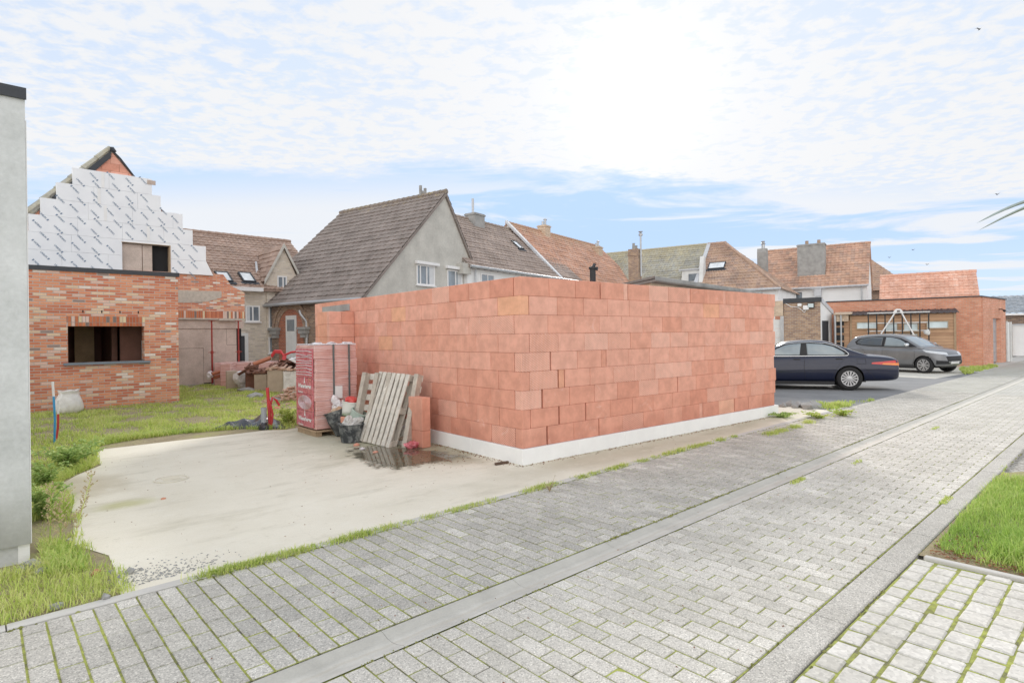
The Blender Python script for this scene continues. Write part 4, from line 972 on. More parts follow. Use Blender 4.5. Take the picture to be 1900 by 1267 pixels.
q = MB(); q.prism([R4(-.02, zt4+.02, .05), R4(b1+.1, zz1-.1, .05), R4(b1+.1, zz1+.1, .05), R4(-.02, zt4+.24, .05)], n4*.5); q.build('verge', M['lead'], mg)
q = MB(); e0, ez = r4(1525, 595); e1_, _ = r4(1536, 595); q.prism([R4(e0, .05, .004), R4(e1_, .05, .004), R4(e1_, ez, .004), R4(e0, ez, .004)], -n4*.02); q.build('side_door', M['anthracite'], mg)
q = MB(); f0, fz0 = g4(1426, 587); 
q.prism([M4(Lm+.02, .06, fz0), M4(Lm+5.5, .06, fz0), M4(Lm+5.5, .06, zt4+.12), M4(Lm+.02, .06, zt4+.12)], -nn4*.3); q.build('lintel_band', M['cream_brick'], mg)
q = MB(); q.prism([M4(Lm+.003, .0, 0), M4(Lm+.16, .0, 0), M4(Lm+.16, .0, fz0-.003), M4(Lm+.003, .0, fz0-.003)], nn4*.03); q.build('door_frame', M['zinc'], mg)
q = MB(); z_ = .05
while z_ < fz0-.2: q.prism([M4(Lm+.17, -.08, z_), M4(Lm+5.4, -.08, z_), M4(Lm+5.4, -.08, min(z_+.44, fz0-.01)), M4(Lm+.17, -.08, min(z_+.44, fz0-.01))], -nn4*.04); z_ += .45
q.build('garage_door', M['white_old'], mg)
for (u, v, mat, w_, nm) in ((1484, 566, 'white', .09, 'security_camera'), (1496, 571, 'white', .13, 'junction_box'), (1505, 567, 'black', .15, 'floodlight')):
    a0, z0_ = g4(u, v); q = MB(); T = Matrix.Translation(M4(a0, .0, z0_)) @ Matrix.Rotation(math.radians(103), 4, 'Z')
    q.cbox(-w_, w_, .03, .15, -w_*.8, w_*.8, .02, T)
    if mat == 'black': q2 = MB(); q2.box(-w_*.8, w_*.8, .151, .156, -w_*.6, w_*.6, T)
    oo = q.build(nm, M[mat], mg)
    if mat == 'black': q2.build('lamp_glass', M['glass_pale'], oo)
q = MB(); pts = []
for u, v in ((1458, 563), (1468, 569), (1480, 570), (1489, 576), (1492, 580), (1496, 575)): a0, z0_ = g4(u, v); pts.append(M4(a0, .02, z0_))
q.tube(pts, .018, 5); q.build('cable', M['white'], mg)
# carved timber gate + little carport roof between the brown garage and the shed
cg_ = thing('timber_gate', 'dark carved timber gate between the white side wall and the timber-clad shed', 'gate', SP(s1+.6, 0, 0))
a0 = gl(1577, 600, So)[0]; a1, zt_ = gl(1548, 594, So)
q = MB(); q.prism([SP(a0+.03, 0, .05), SP(a1, 0, .05), SP(a1, 0, zt_), SP(a0+.03, 0, zt_)], -ng*.04); q.build('panel', M['clad'], cg_)
q = MB()
for k in range(2):
    for j in range(5): c0 = a0+.35+(a1-a0-.7)*k*.9+.1; q.box(-.16, .16, -.03, .0, .5+j*.36, .76+j*.36, Matrix.Translation(SP(c0, .001, 0)) @ Matrix.Rotation(EG+math.pi, 4, 'Z'))
q.build('carved_inlay', M['black'], cg_)
cp = thing('porch_roof', 'narrow cream porch roof on a post, left of the timber-clad shed', 'canopy', SP(a0+1, .3, 0))
z0_ = gl(1560, 583, So+.3)[1]
q = MB(); q.prism([SP(a0+.05, .3, z0_-.35), SP(a1-.1, .3, z0_-.35), SP(a1-.1, .3, z0_-.05), SP(a0+.05, .3, z0_-.05)], -ng*1.2); q.build('fascia', M['cream_brick'], cp)
q = MB(); q.prism([SP(a0-.1, .45, z0_-.03), SP(a1, .45, z0_-.03), SP(a1, -1.3, z0_+.12), SP(a0-.1, -1.3, z0_+.12)], ZZ*.05); q.build('roof_sheet', M['cream_brick'], cp)
q = MB(); q.tube([SP(a1-.05, .35, 0), SP(a1-.05, .35, z0_-.04)], .05, 8); q.tube([SP(a1-.3, .35, 0), SP(a1-.3, .35, z0_-.04)], .04, 8); q.build('post', M['zinc'], cp)
# far right garage row
A6 = PD(1870, 660, 35.5); A6.z = 0; x6 = -Vector((math.cos(math.radians(103)), math.sin(math.radians(103)), 0)); n6 = Vector((-x6.y, x6.x, 0)) * -1
if n6.x > 0: n6 = -n6
fg = thing('tiled_garage', 'garage with a pale grey tiled roof and ribbed white door, far right edge', 'garage', A6)
F6 = lambda a, d, z: A6+x6*a+n6*d+ZZ*z
ze6 = PP(1870, 583, A6, n6).z
q = MB(); q.prism([F6(-.3, 0, ze6-.62), F6(7, 0, ze6-.62), F6(7, 0, ze6), F6(-.3, 0, ze6)], -n6*.3); q.prism([F6(-.3, -.001, 0), F6(.22, -.001, 0), F6(.22, -.001, ze6-.621), F6(-.3, -.001, ze6-.621)], -n6*.3); q.build('wall', M['old_brick'], fg)
q = MB(); k = .24
while k < 6.6: q.box(0, .08, 0, .03, .03, ze6-.64, Matrix.Translation(F6(k+.03, -.15, 0)) @ Matrix.Rotation(math.atan2(x6.y, x6.x), 4, 'Z')); q.box(0, .03, 0, .015, .03, ze6-.64, Matrix.Translation(F6(k, -.15, 0)) @ Matrix.Rotation(math.atan2(x6.y, x6.x), 4, 'Z')); k += .11
q.build('garage_door', M['render_white'], fg)
q = MB(); roof_plane(q, F6(-.5, .3, ze6+.05), F6(7, .3, ze6+.05), F6(7, -3.2, ze6+1.25), F6(-.5, -3.2, ze6+1.25), .3, .32, .04); q.build('roof', M['roof_slate'], fg)
q = MB(); q.prism([F6(-.5, .32, ze6-.08), F6(7, .32, ze6-.08), F6(7, .32, ze6+.03), F6(-.5, .32, ze6+.03)], n6*.08); q.build('gutter', M['white'], fg)
c6 = PZ(1868.5, 671); fe = thing('concrete_fence', 'short pale concrete panel fence between the orange garage and the far tiled garage', 'fence', (c6.x, c6.y, 0))
z6 = PD(1870, 596, (c6-EYE).dot(FW)).z
T = Matrix.Translation((c6.x, c6.y, 0)) @ Matrix.Rotation(math.radians(-25), 4, 'Z')
q = MB(); q.cbox(0.0, .16, -.04, .04, 0, z6-.05, .01, T); q.build('panel', M['white_old'], fe)
q = MB(); q.cbox(-.12, -.005, -.07, .07, 0, z6, .01, T); q.cbox(.165, .29, -.07, .07, 0, z6-.04, .01, T); q.build('post', M['cement'], fe)
# ================================================================== cars
def m_paint(name, c, metal=.35):
    n = NT(name); a = n.noise(n.obj(), 3., 4); z = n.sep(n.obj())[2]
    return n.fin(n.ramp(a, [(.3, var(c, .9)), (.7, var(c, 1.1))]), n.ramp(n.noise(n.obj(), 5., 4), [(.3, (.30,)*3), (.7, (.40,)*3)]), .25, None, metal, Coat_Weight=.75, Coat_Roughness=.04)
M['navy'] = m_paint('navy_car_paint', (.006, .010, .034), 0.); M['carbon'] = m_paint('dark_grey_car_paint', (.20, .205, .215), .4)
M['tyre'] = m_plain('tyre_rubber', (.022, .022, .023), .85, .25, 20.); M['alloy'] = m_plain('alloy_wheel', (.50, .50, .51), .35, .1, 5., metal=.5)
M['chrome'] = m_plain('chrome_trim', (.7, .71, .72), .15, .05, metal=1.); M['plastic'] = m_plain('black_plastic', (.02, .02, .022), .55)
M['carglass'] = m_glass('car_glass', (.20, .245, .27), .03, (.30, .35, .37)); M['carglass_dark'] = m_glass('tinted_car_glass', (.03, .038, .045), .03)
M['redlight'] = m_plain('red_lamp_lens', (.55, .02, .015), .15, .1, spec=.8); M['amber'] = m_plain('amber_lamp_lens', (.75, .22, .03), .15, .1, spec=.8); M['lens'] = m_plain('clear_lamp_lens', (.62, .65, .68), .12, .1, spec=.8)
from mathutils.bvhtree import BVHTree
def loft(sts, ringf, n_caps=True):
    rings = [ringf(*s) for s in sts]; m = len(rings[0]); vs = [p for r in rings for p in r]; fs = []
    for i in range(len(rings)-1):
        for k in range(m): j = (k+1) % m; fs.append((i*m+k, (i+1)*m+k, (i+1)*m+j, i*m+j))
    fs.append(tuple(range(m))); fs.append(tuple(range((len(rings)-1)*m+m-1, (len(rings)-1)*m-1, -1)))
    return vs, fs
def eval_mesh(o):
    dg = bpy.context.evaluated_depsgraph_get(); dg.update(); return bpy.data.meshes.new_from_object(o.evaluated_get(dg))
def make_wheel(car, name, x, y, side, r, w, rim, ns, style):
    T = Matrix.Translation((x, y, r)) @ Matrix.Rotation(-side*math.pi/2, 4, 'X')     # local +z = outward
    if True:
        t = MB(); h = w/2
        t.lathe([(rim*.98, -h*.9), (rim*1.04, -h), (r*.93, -h), (r, -h*.72), (r, h*.72), (r*.93, h), (rim*1.04, h), (rim*.98, h*.9)], 40, T)
        W_ = t.build('tyre', M['tyre'], car, local=True, smooth=True)
        W_.name = name
        k = MB(); k.lathe([(rim*.99, -h*.8), (rim*.99, h*.86), (rim*.93, h*.9), (rim*.90, h*.55), (rim*.88, h*.1), (.001, h*.1)], 40, T)
        k.build('rim_barrel', M['plastic'], W_, local=True, smooth=False)
        s = MB()
        s.lathe([(rim*.9, h*.7), (rim*.91, h*.92), (rim*1.0, h*.93), (rim*1.0, h*.6)], 40, T)
        for i in range(ns):
            a = 2*math.pi*i/ns
            if style == 'hub':
                pr = [(rim*.3, -.012), (rim*.93, -.024), (rim*.93, .024), (rim*.3, .012)]
                s.prism([Vector((p*math.cos(a)-q_*math.sin(a), p*math.sin(a)+q_*math.cos(a), h*.6)) for p, q_ in pr], (0, 0, h*.22), T)
            else:
                for da in (-.16, .16):
                    a_ = a+da; a2 = a-da*.25
                    P1 = Vector((rim*.2*math.cos(a2), rim*.2*math.sin(a2), h*.55)); P2 = Vector((rim*.93*math.cos(a_), rim*.93*math.sin(a_), h*.68)); tt = Vector((-math.sin(a), math.cos(a), 0))*.013
                    s.prism([P1-tt, P2-tt*1.3, P2+tt*1.3, P1+tt], (0, 0, .02), T)
        s.lathe([(rim*.34, h*.5), (rim*.32, h*.84), (rim*.12, h*.9), (.001, h*.9)], 20, T)
        s.build('rim', M['alloy'], W_, local=True)
    return W_
def make_car(nm, label, loc, ang, sp):
    t = thing(nm, label, 'car', loc, ang)
    def ring(x, zb, zs, zt, hw):
        h = [(hw*.75, zb), (hw*.96, zb+.06), (hw, zb+(zs-zb)*.35), (hw*.995, zb+(zs-zb)*.62), (hw*.955, zs-.05), (hw*.90, zs), (hw*.55, zt)]
        return [Vector((x, -a, b)) for a, b in [(0, zb)]+h+[(0, zt+.01)]]+[Vector((x, a, b)) for a, b in reversed(h)]
    vs, fs = loft(sp['hull'], ring)
    b = MB(); b.add(vs, fs); hull = b.build('body', M[sp['paint']], t, local=True, smooth=True)
    bm = bmesh.new(); bm.from_mesh(hull.data); bmesh.ops.recalc_face_normals(bm, faces=bm.faces); bm.to_mesh(hull.data); bm.free()
    ss = hull.modifiers.new('s', 'SUBSURF'); ss.levels = 2; ss.render_levels = 2
    cut = MB(); wb = sp['wb']/2; r = sp['r']
    for x in (-wb, wb):
        for sd in (-1, 1):
            T = Matrix.Translation((x, sd*sp['hw'], r)) @ Matrix.Rotation(math.pi/2, 4, 'X')
            cut.lathe([(.001, -.28), (r+.045, -.28), (r+.045, .28), (.001, .28)], 32, T)
    co = cut.build('cut', M['plastic'], None, weld=True)
    bm = bmesh.new(); bm.from_mesh(co.data); bmesh.ops.remove_doubles(bm, verts=bm.verts, dist=.002); bmesh.ops.recalc_face_normals(bm, faces=bm.faces); bm.to_mesh(co.data); bm.free(); co.modifiers.clear()
    hull.parent = None
    bo = hull.modifiers.new('b', 'BOOLEAN'); bo.operation = 'DIFFERENCE'; bo.object = co; bo.solver = 'EXACT'
    me = eval_mesh(hull); hull.modifiers.clear(); hull.data = me; bpy.data.objects.remove(co)
    if len(me.materials) == 0: me.materials.append(M[sp['paint']])
    me.materials.append(M['plastic']) if len(me.materials) < 2 else None
    for p in me.polygons:
        p.use_smooth = True
        c = p.center
        inw = any((c.x-x)**2+(c.z-r)**2 < (r+.05)**2 for x in (-wb, wb)) and abs(c.y) < sp['hw']+.02
        rad = min(abs(math.hypot(c.x-x, c.z-r)-(r+.045)) for x in (-wb, wb))
        if inw and (abs(p.normal.y) > .97 and abs(c.y) < sp['hw']-.2 or rad < .006): p.material_index = len(me.materials)-1; p.use_smooth = False
    try: me.set_sharp_from_angle(angle=.7)
    except Exception: pass
    hull.parent = t
    bvh = BVHTree.FromPolygons([v.co for v in me.vertices], [tuple(p.vertices) for p in me.polygons])
    def cast(p, d):
        h = bvh.ray_cast(Vector(p), Vector(d)); return h[0], h[1]
    # greenhouse
    zbelt = sp['zbelt']; wbelt = sp['wbelt']; kk = sp['tumble']
    def wz(z): return wbelt-kk*(z-zbelt)
    gs = sp['glass_prof']
    def gring(x, z, f):
        w_ = wz(z)*f; wb_ = wbelt*f*1.0
        h = [(wb_, zbelt-.12), (wb_-.003, zbelt-.02), (w_+(wb_-w_)*.12, z-(z-zbelt)*.12), (w_-.06, z-.004), (w_*.55, z+.018)]
        h = [(a, min(b, z+.02)) for a, b in h]
        return [Vector((x, -a, b)) for a, b in [(0, zbelt-.12)]+h+[(0, z+.026)]]+[Vector((x, a, b)) for a, b in reversed(h)]
    vs, fs = loft(gs, gring); gh = MB(); gh.add(vs, fs); gh = gh.build('cabin', M[sp['paint']], t, local=True, smooth=True)
    bm = bmesh.new(); bm.from_mesh(gh.data); bmesh.ops.recalc_face_normals(bm, faces=bm.faces); bm.to_mesh(gh.data); bm.free()
    gh.modifiers.new('s', 'SUBSURF').levels = 2; gh.modifiers['s'].render_levels = 2
    gme = eval_mesh(gh); gb = BVHTree.FromPolygons([v.co for v in gme.vertices], [tuple(p.vertices) for p in gme.polygons])
    # side glass projected on the cabin
    def patch(bv, cor, d, nx, ny, off, mat, name, par, back=.012):
        A_, B_, C_, D_ = map(Vector, cor); d = Vector(d).normalized(); g = []; ok = True
        for j in range(ny+1):
            for i in range(nx+1):
                p = A_.lerp(B_, i/nx).lerp(D_.lerp(C_, i/nx), j/ny); h = bv.ray_cast(p-d*(1.2 if abs(d.z) < .01 else 0), d)
                g.append(h[0] if h[0] is not None else None)
        good = [x for x in g if x is not None]
        if not good: return None
        g = [x if x is not None else min(good, key=lambda y: 0) for x in g]
        k = MB(); N = len(g); fs = []
        for j in range(ny):
            for i in range(nx): a = j*(nx+1)+i; fs.append((a, a+1, a+nx+2, a+nx+1))
        bd = [i for i in range(nx+1)]+[(j+1)*(nx+1)-1 for j in range(1, ny+1)]+[ny*(nx+1)+i for i in range(nx-1, -1, -1)]+[j*(nx+1) for j in range(ny-1, 0, -1)]
        fs2 = [(bd[i], bd[i]+N, bd[(i+1) % len(bd)]+N, bd[(i+1) % len(bd)]) for i in range(len(bd))]
        k.add([x-d*off for x in g]+[x+d*back for x in g], fs+fs2)
        o = k.build(name, M[mat], par, local=True, smooth=False)
        bm = bmesh.new(); bm.from_mesh(o.data); bmesh.ops.recalc_face_normals(bm, faces=bm.faces)
        f0 = bm.faces[:] and bm.faces[0]; bm.faces.ensure_lookup_table(); 
        if bm.faces[0].normal.dot(d) > 0: bmesh.ops.reverse_faces(bm, faces=bm.faces)
        bm.to_mesh(o.data); bm.free(); return o
    def polywin(pts, sd, off, mat, name, par):
        bm = bmesh.new(); vv = [bm.verts.new((a, 0, c)) for a, c in pts]; bm.faces.new(vv); 
        x0 = min(p[0] for p in pts); x1 = max(p[0] for p in pts); z0 = min(p[1] for p in pts); z1 = max(p[1] for p in pts)
        xx = math.ceil(x0/.07)*.07
        while xx < x1: bmesh.ops.bisect_plane(bm, geom=bm.verts[:]+bm.edges[:]+bm.faces[:], plane_co=(xx, 0, 0), plane_no=(1, 0, 0)); xx += .07
        xx = math.ceil(z0/.06)*.06
        while xx < z1: bmesh.ops.bisect_plane(bm, geom=bm.verts[:]+bm.edges[:]+bm.faces[:], plane_co=(0, 0, xx), plane_no=(0, 0, 1)); xx += .06
        def pj(a, c, o_):
            h = gb.ray_cast(Vector((a, sd*2, c)), Vector((0, -sd, 0))); h2 = bvh.ray_cast(Vector((a, sd*2, c)), Vector((0, -sd, 0)))
            ys = [abs(k[0].y) for k in (h, h2) if k[0] is not None and abs(k[0].y) > .35]
            y = max(ys) if ys else wz(c)
            return Vector((a, sd*(y+o_), c))
        vs = [pj(v.co.x, v.co.z, off) for v in bm.verts]; bm.verts.index_update()
        fs = [tuple(v.index for v in f.verts) for f in bm.faces]
        if fs:
            f0 = fs[0]; nn = (vs[f0[1]]-vs[f0[0]]).cross(vs[f0[2]]-vs[f0[1]])
            if nn.y*sd < 0: fs = [f[::-1] for f in fs]
        bm.free(); k = MB(); k.add(vs, fs); o = k.build(name, M[mat], par, local=True, smooth=True)
        s_ = o.modifiers.new('t', 'SOLIDIFY'); s_.thickness = .008; s_.offset = -1
        return o, [pj(a, c, off) for a, c in pts]
    for sd in (-1, 1):
        dl, edge = polywin(sp['dlo'], sd, .004, 'plastic', 'window_surround', t)
        if sp.get('chrome'):
            k = MB(); k.tube([p+Vector((0, sd*.004, 0)) for p in edge]+[edge[0]+Vector((0, sd*.004, 0))], .011, 5); k.build('chrome_trim', M['chrome'], dl, local=True)
        for i, w_ in enumerate(sp['side']):
            polywin(w_, sd, .008, sp['sglass'][i], 'side_window', t)
    for key, nm_, mt in (('ws', 'windscreen', 'carglass'), ('rs', 'rear_window', sp.get('rglass', 'carglass'))):
        (xa, za, ya), (xb, zb_, yb) = sp[key]
        d = (-1, 0, -1.) if key == 'ws' else (1, 0, -1.)
        of = Vector((1, 0, 1))*.8 if key == 'ws' else Vector((-1, 0, 1))*.8
        patch(gb, [Vector((xa, -ya, za))+of, Vector((xa, ya, za))+of, Vector((xb, yb, zb_))+of, Vector((xb, -yb, zb_))+of], d, 10, 6, .006, mt, nm_, t)
    hb_ = bvh
    for (cor, d, mat, name) in sp['patches']:
        for sd in (-1, 1):
            c2 = [Vector((a, b*sd, c)) for a, b, c in cor]; dd = Vector((d[0], d[1]*sd, d[2]))
            if all(abs(c[1]) < 1e-6 for c in cor) and sd > 0: continue
            patch(hb_, c2, dd, 8, 4, .012 if mat == 'amber' else .007, mat, name, t)
    for (cor, d, mat, name) in sp['center']:
        patch(hb_, [Vector(c) for c in cor], Vector(d), 10, 4, .008, mat, name, t)
    # seams, handles, mirrors, sills
    for sd in (-1, 1):
        for line in sp['seams']:
            pts = []; k = MB()
            for i in range(len(line)-1):
                for f_ in range(7):
                    a = Vector((line[i][0], 0, line[i][1])).lerp(Vector((line[i+1][0], 0, line[i+1][1])), f_/6)
                    h = hb_.ray_cast(Vector((a.x, sd*2, a.z)), Vector((0, -sd, 0)))
                    if h[0] is not None and abs(h[0].y) > sp['hw']*.8: pts.append(h[0]+Vector((0, sd*.0005, 0)))
            if len(pts) > 1: k.tube(pts, .0045, 4); k.build('door_gap', M['plastic'], t, local=True)
        for hx, hz in sp['handles']:
            h = hb_.ray_cast(Vector((hx, sd*2, hz)), Vector((0, -sd, 0)))[0]
            k = MB(); k.cbox(-.09, .09, -.03 if sd > 0 else -.012, .012 if sd > 0 else .03, -.016, .016, .008, Matrix.Translation(h+Vector((0, sd*.0, 0)))); k.build('door_handle', M[sp.get('hmat', 'plastic')], t, local=True)
        mx, mz, my = sp['mirror']
        k = MB(); k.blob((mx, sd*(my+.13), mz+.03), .125, 2, .03, (.62, 1., .66)); k.tube([(mx, sd*(my-.06), mz-.03), (mx, sd*(my+.08), mz)], .025, 6)
        k.build('wing_mirror', M[sp.get('mirmat', 'plastic')], t, local=True, smooth=True)
        for x in (-wb, wb): make_wheel(t, 'wheel', x, sd*(sp['hw']-.115), sd, r, .2, sp['rim'], sp['ns'], sp['style'])
    if 'sill' in sp:
        k = MB(); z0, z1, x0, x1 = sp['sill']
        for sd in (-1, 1): k.cbox(x0, x1, sd*(sp['hw']-.035)-.03, sd*(sp['hw']-.035)+.03, z0, z1, .015)
        k.build('sill', M['plastic'], t, local=True)
    k = MB(); k.box(-sp['wb']/2+.4, sp['wb']/2-.4, -.6, .6, .16, .3); k.box(-sp['wb']/2-.5, sp['wb']/2+.4, -.4, .4, .2, .34); k.build('underbody', M['plastic'], t, local=True)
    return t
sedan = dict(paint='navy', wb=2.70, r=.325, rim=.215, ns=14, style='hub', hw=.87, zbelt=.93, wbelt=.795, tumble=.50,
  hull=[(-2.61, .36, .74, .77, .60), (-2.585, .28, .84, .88, .77), (-2.40, .24, .91, .955, .835), (-1.9, .23, .955, 1.0, .85), (-1.35, .21, .965, 1.0, .87), (-.6, .19, .95, .97, .875), (.3, .18, .925, .95, .875), (1.05, .18, .90, .93, .87), (1.6, .2, .83, .88, .85), (2.0, .22, .74, .79, .79), (2.2, .28, .62, .66, .68), (2.3, .38, .52, .54, .48)],
  glass_prof=[(1.15, .93, .93), (1.05, .95, .95), (.38, 1.30, .98), (.2, 1.36, .99), (-.3, 1.405, 1.), (-.75, 1.385, 1.), (-.98, 1.33, .99), (-1.5, 1.09, .96), (-1.82, .98, .93), (-1.9, .95, .9)],
  dlo=[(.98, .955), (.52, 1.20), (.28, 1.295), (.0, 1.335), (-.4, 1.345), (-.8, 1.315), (-1.05, 1.24), (-1.28, 1.10), (-1.36, 1.01), (-1.32, .965), (-.8, .955), (.2, .95)],
  side=[[(.80, .985), (.46, 1.175), (.25, 1.265), (.02, 1.305), (-.16, 1.315), (-.10, .98), (.3, .975)], [(-.30, .98), (-.30, 1.315), (-.7, 1.29), (-.98, 1.215), (-1.18, 1.10), (-1.27, 1.02), (-1.22, .99), (-.8, .98)]], sglass=['carglass', 'carglass'],
  ws=((1.02, .97, .66), (.34, 1.30, .54)), rs=((-1.02, 1.305, .52), (-1.72, 1.01, .62)), chrome=True,
  patches=[([(-2.66, .36, .665), (-2.02, 1.1, .735), (-2.04, 1.1, .775), (-2.62, .36, .865)], (.45, -.9, 0), 'redlight', 'tail_light'), ([(-2.60, .62, .685), (-2.22, .98, .72), (-2.24, .98, .755), (-2.58, .62, .765)], (.45, -.9, 0), 'amber', 'indicator')],
  center=[([(-3, -.3, .55), (-3, .3, .55), (-3, .3, .66), (-3, -.3, .66)], (1, 0, 0), 'white', 'number_plate'), ([(-3, -.38, .70), (-3, .38, .70), (-3, .38, .85), (-3, -.38, .85)], (1, 0, 0), 'redlight', 'reflector_panel')],
  seams=[[(-.22, .95), (-.2, .6), (-.25, .25)], [(-1.33, .96), (-1.12, .75), (-1.0, .55), (-.9, .25)], [(.95, .93), (.93, .6), (.9, .25)], [(-2.5, .60), (-1.72, .585)], [(-2.0, .30), (-1.78, .585)], [(-1.75, .88), (-1.55, .88), (-1.53, .74), (-1.76, .74), (-1.75, .88)]],
  handles=[(-.02, .86), (-1.1, .87)], mirror=(.80, .97, .78), sill=(.15, .24, -.98, .98))
hatch = dict(paint='carbon', wb=2.54, r=.315, rim=.225, ns=8, style='twin', hw=.865, zbelt=.97, wbelt=.80, tumble=.42,
  hull=[(-2.10, .42, .80, .84, .58), (-2.05, .32, .92, .98, .76), (-1.84, .27, .99, 1.02, .83), (-1.27, .24, 1.0, 1.02, .865), (-.5, .20, .97, 1.0, .855), (.3, .20, .95, .98, .85), (.95, .21, .94, .99, .86), (1.35, .22, .92, .98, .865), (1.62, .24, .87, .93, .83), (1.80, .26, .76, .84, .73), (1.88, .30, .68, .74, .58), (1.93, .36, .60, .64, .42), (1.95, .44, .53, .55, .28)],
  glass_prof=[(1.22, .97, .93), (1.12, 1.0, .95), (.45, 1.38, .98), (.2, 1.465, .99), (-.3, 1.515, 1.), (-1.0, 1.50, 1.), (-1.5, 1.45, .98), (-1.70, 1.39, .96), (-1.90, 1.08, .94), (-1.96, .97, .9)],
  dlo=[(1.0, 1.0), (.62, 1.21), (.34, 1.335), (.0, 1.40), (-.5, 1.415), (-1.0, 1.39), (-1.42, 1.32), (-1.55, 1.2), (-1.46, 1.08), (-.9, 1.015), (.2, .99)],
  side=[[(.70, 1.025), (.50, 1.19), (.30, 1.295), (.02, 1.365), (-.26, 1.38), (-.26, 1.03), (.3, 1.02)], [(-.38, 1.03), (-.38, 1.38), (-.8, 1.375), (-1.15, 1.34), (-1.38, 1.27), (-1.45, 1.17), (-1.36, 1.09), (-.9, 1.04)]], sglass=['carglass', 'carglass_dark'],
  ws=((1.10, 1.02, .66), (.42, 1.38, .56)), rs=((-1.68, 1.38, .5), (-1.88, 1.09, .6)), rglass='carglass_dark',
  patches=[([(1.98, .50, .70), (1.50, 1.05, .80), (1.36, 1.05, .90), (1.92, .50, .80)], (-.5, -.85, 0), 'lens', 'headlight'), ([(2.1, .48, .36), (1.85, .9, .36), (1.85, .9, .50), (2.1, .48, .47)], (-.75, -.6, 0), 'plastic', 'fog_light')],
  center=[([(3, -.42, .44), (3, .42, .44), (3, .5, .66), (3, -.5, .66)], (-1, 0, 0), 'plastic', 'grille'), ([(3, -.5, .665), (3, .5, .665), (3, .5, .69), (3, -.5, .69)], (-1, 0, 0), 'chrome', 'grille_trim'), ([(3, -.4, .43), (3, .4, .43), (3, .4, .455), (3, -.4, .455)], (-1, 0, 0), 'chrome', 'grille_trim'), ([(3, -.26, .36), (3, .26, .36), (3, .26, .46), (3, -.26, .46)], (-1, 0, 0), 'white', 'number_plate')],
  seams=[[(-.32, 1.0), (-.3, .6), (-.32, .27)], [(.92, .98), (.96, .6), (.85, .27)], [(-1.3, 1.0), (-1.05, .8), (-.92, .5), (-.85, .27)], [(1.0, .93), (1.5, .9)]],
  handles=[(-.12, .86), (-1.12, .9)], hmat='carbon', mirror=(.72, 1.05, .78), mirmat='chrome', sill=(.17, .26, -.92, .92))
# sedan : near rear wheel touches at PZ(1577,724); heading away to the left
wr = PZ(1577, 724); hd = math.radians(119); fwd = Vector((math.cos(hd), math.sin(hd), 0)); lf = Vector((-fwd.y, fwd.x, 0))
c_ = wr+fwd*1.35-lf*(.87-.115+.1)
make_car('sedan_car', 'dark navy saloon car with chrome window trim, parked tail towards the lane', (c_.x, c_.y, .002), hd, sedan)
wf = PZ(1713, 692.4); hd = math.radians(-107); fwd = Vector((math.cos(hd), math.sin(hd), 0)); lf = Vector((-fwd.y, fwd.x, 0))
c_ = wf-fwd*1.27+lf*(.865-.115+.1)
make_car('hatchback_car', 'dark grey hatchback parked nose towards the lane behind the navy saloon', (c_.x, c_.y, .002), hd, hatch)
# ================================================================== small objects by the block wall
def frame(o, x, y, z): return Matrix(((x.x, y.x, z.x, o.x), (x.y, y.y, z.y, o.y), (x.z, y.z, z.z, o.z), (0, 0, 0, 1)))
def on_ray(p0, u, v, L, far=True):
    d = ray(u, v); o = EYE-p0; a = d.dot(d); b = 2*d.dot(o); c = o.dot(o)-L*L; disc = max(0, b*b-4*a*c)
    t = (-b+(1 if far else -1)*math.sqrt(disc))/(2*a); return EYE+d*t
def make_pallet(nm, label, T, L=1.2, W=.8, n=7, mat='wood_white', cross=False, group=None):
    """local x width W, y length L, z thickness (deck boards on top, z up to .144)"""
    t = thing(nm, label, 'pallet', T.to_translation(), 0, group); MW[t.name] = Matrix.Translation(T.to_translation())
    bw = W/n*.70
    if cross:
        q = MB(); sw = L/n*.62
        for i in range(n): y = i*(L-sw)/(n-1); q.cbox(-.01+RND.uniform(-.01, .01), W+RND.uniform(0, .02), y, y+sw, .1205, .14, .003, T)
        q.build('deck_boards', M[mat], t)
        for x in [k_*(W-.06)/4 for k_ in range(5)]:
            q = MB(); q.cbox(x, x+.06, 0, L, .0225, .12, .003, T); q.build('stringer', M['wood_grey'], t)
        q = MB()
        for x in [k_*(W-.06)/4-.012 for k_ in range(5)]: q.cbox(x, x+.085, 0, L, 0, .022, .003, T)
        q.build('runners', M['wood_grey'], t); return t
    q = MB()
    for i in range(n):
        x = i*(W-bw)/(n-1); q.cbox(x, x+bw, 0, L, .122+RND.uniform(0, .002), .144, .003, T)
    q.build('deck_boards', M[mat], t)
    q = MB()
    for y in (0, (L-.1)/2, L-.1): q.cbox(0, W, y, y+.1, .1005, .1215, .003, T)
    q.build('cross_boards', M['wood_grey'], t)
    for x in (0, (W-.1)/2, W-.1):
        for y in (0, (L-.1)/2, L-.1):
            q = MB(); q.cbox(x+.002, x+.098, y+.002, y+.12 if y < .1 else y+.098, .0225, .1, .004, T); q.build('block', M['wood_grey'], t)
    q = MB()
    for x in (0, (W-.1)/2, W-.1): q.cbox(x, x+.1, 0, L, 0, .022, .003, T)
    q.build('runners', M['wood_grey'], t)
    return t
BL = PZ(666.8, 818.9); BR = PZ(720.8, 835)
ux = (BR-BL); wid = ux.length; ux.normalize()
TLp = on_ray(BL, 704.7, 697.3, 1.2); TRp = on_ray(BR, 758.6, 703.3, 1.2)
uy = (TLp-BL).normalized(); uy = (uy-ux*uy.dot(ux)).normalized(); uz = ux.cross(uy)
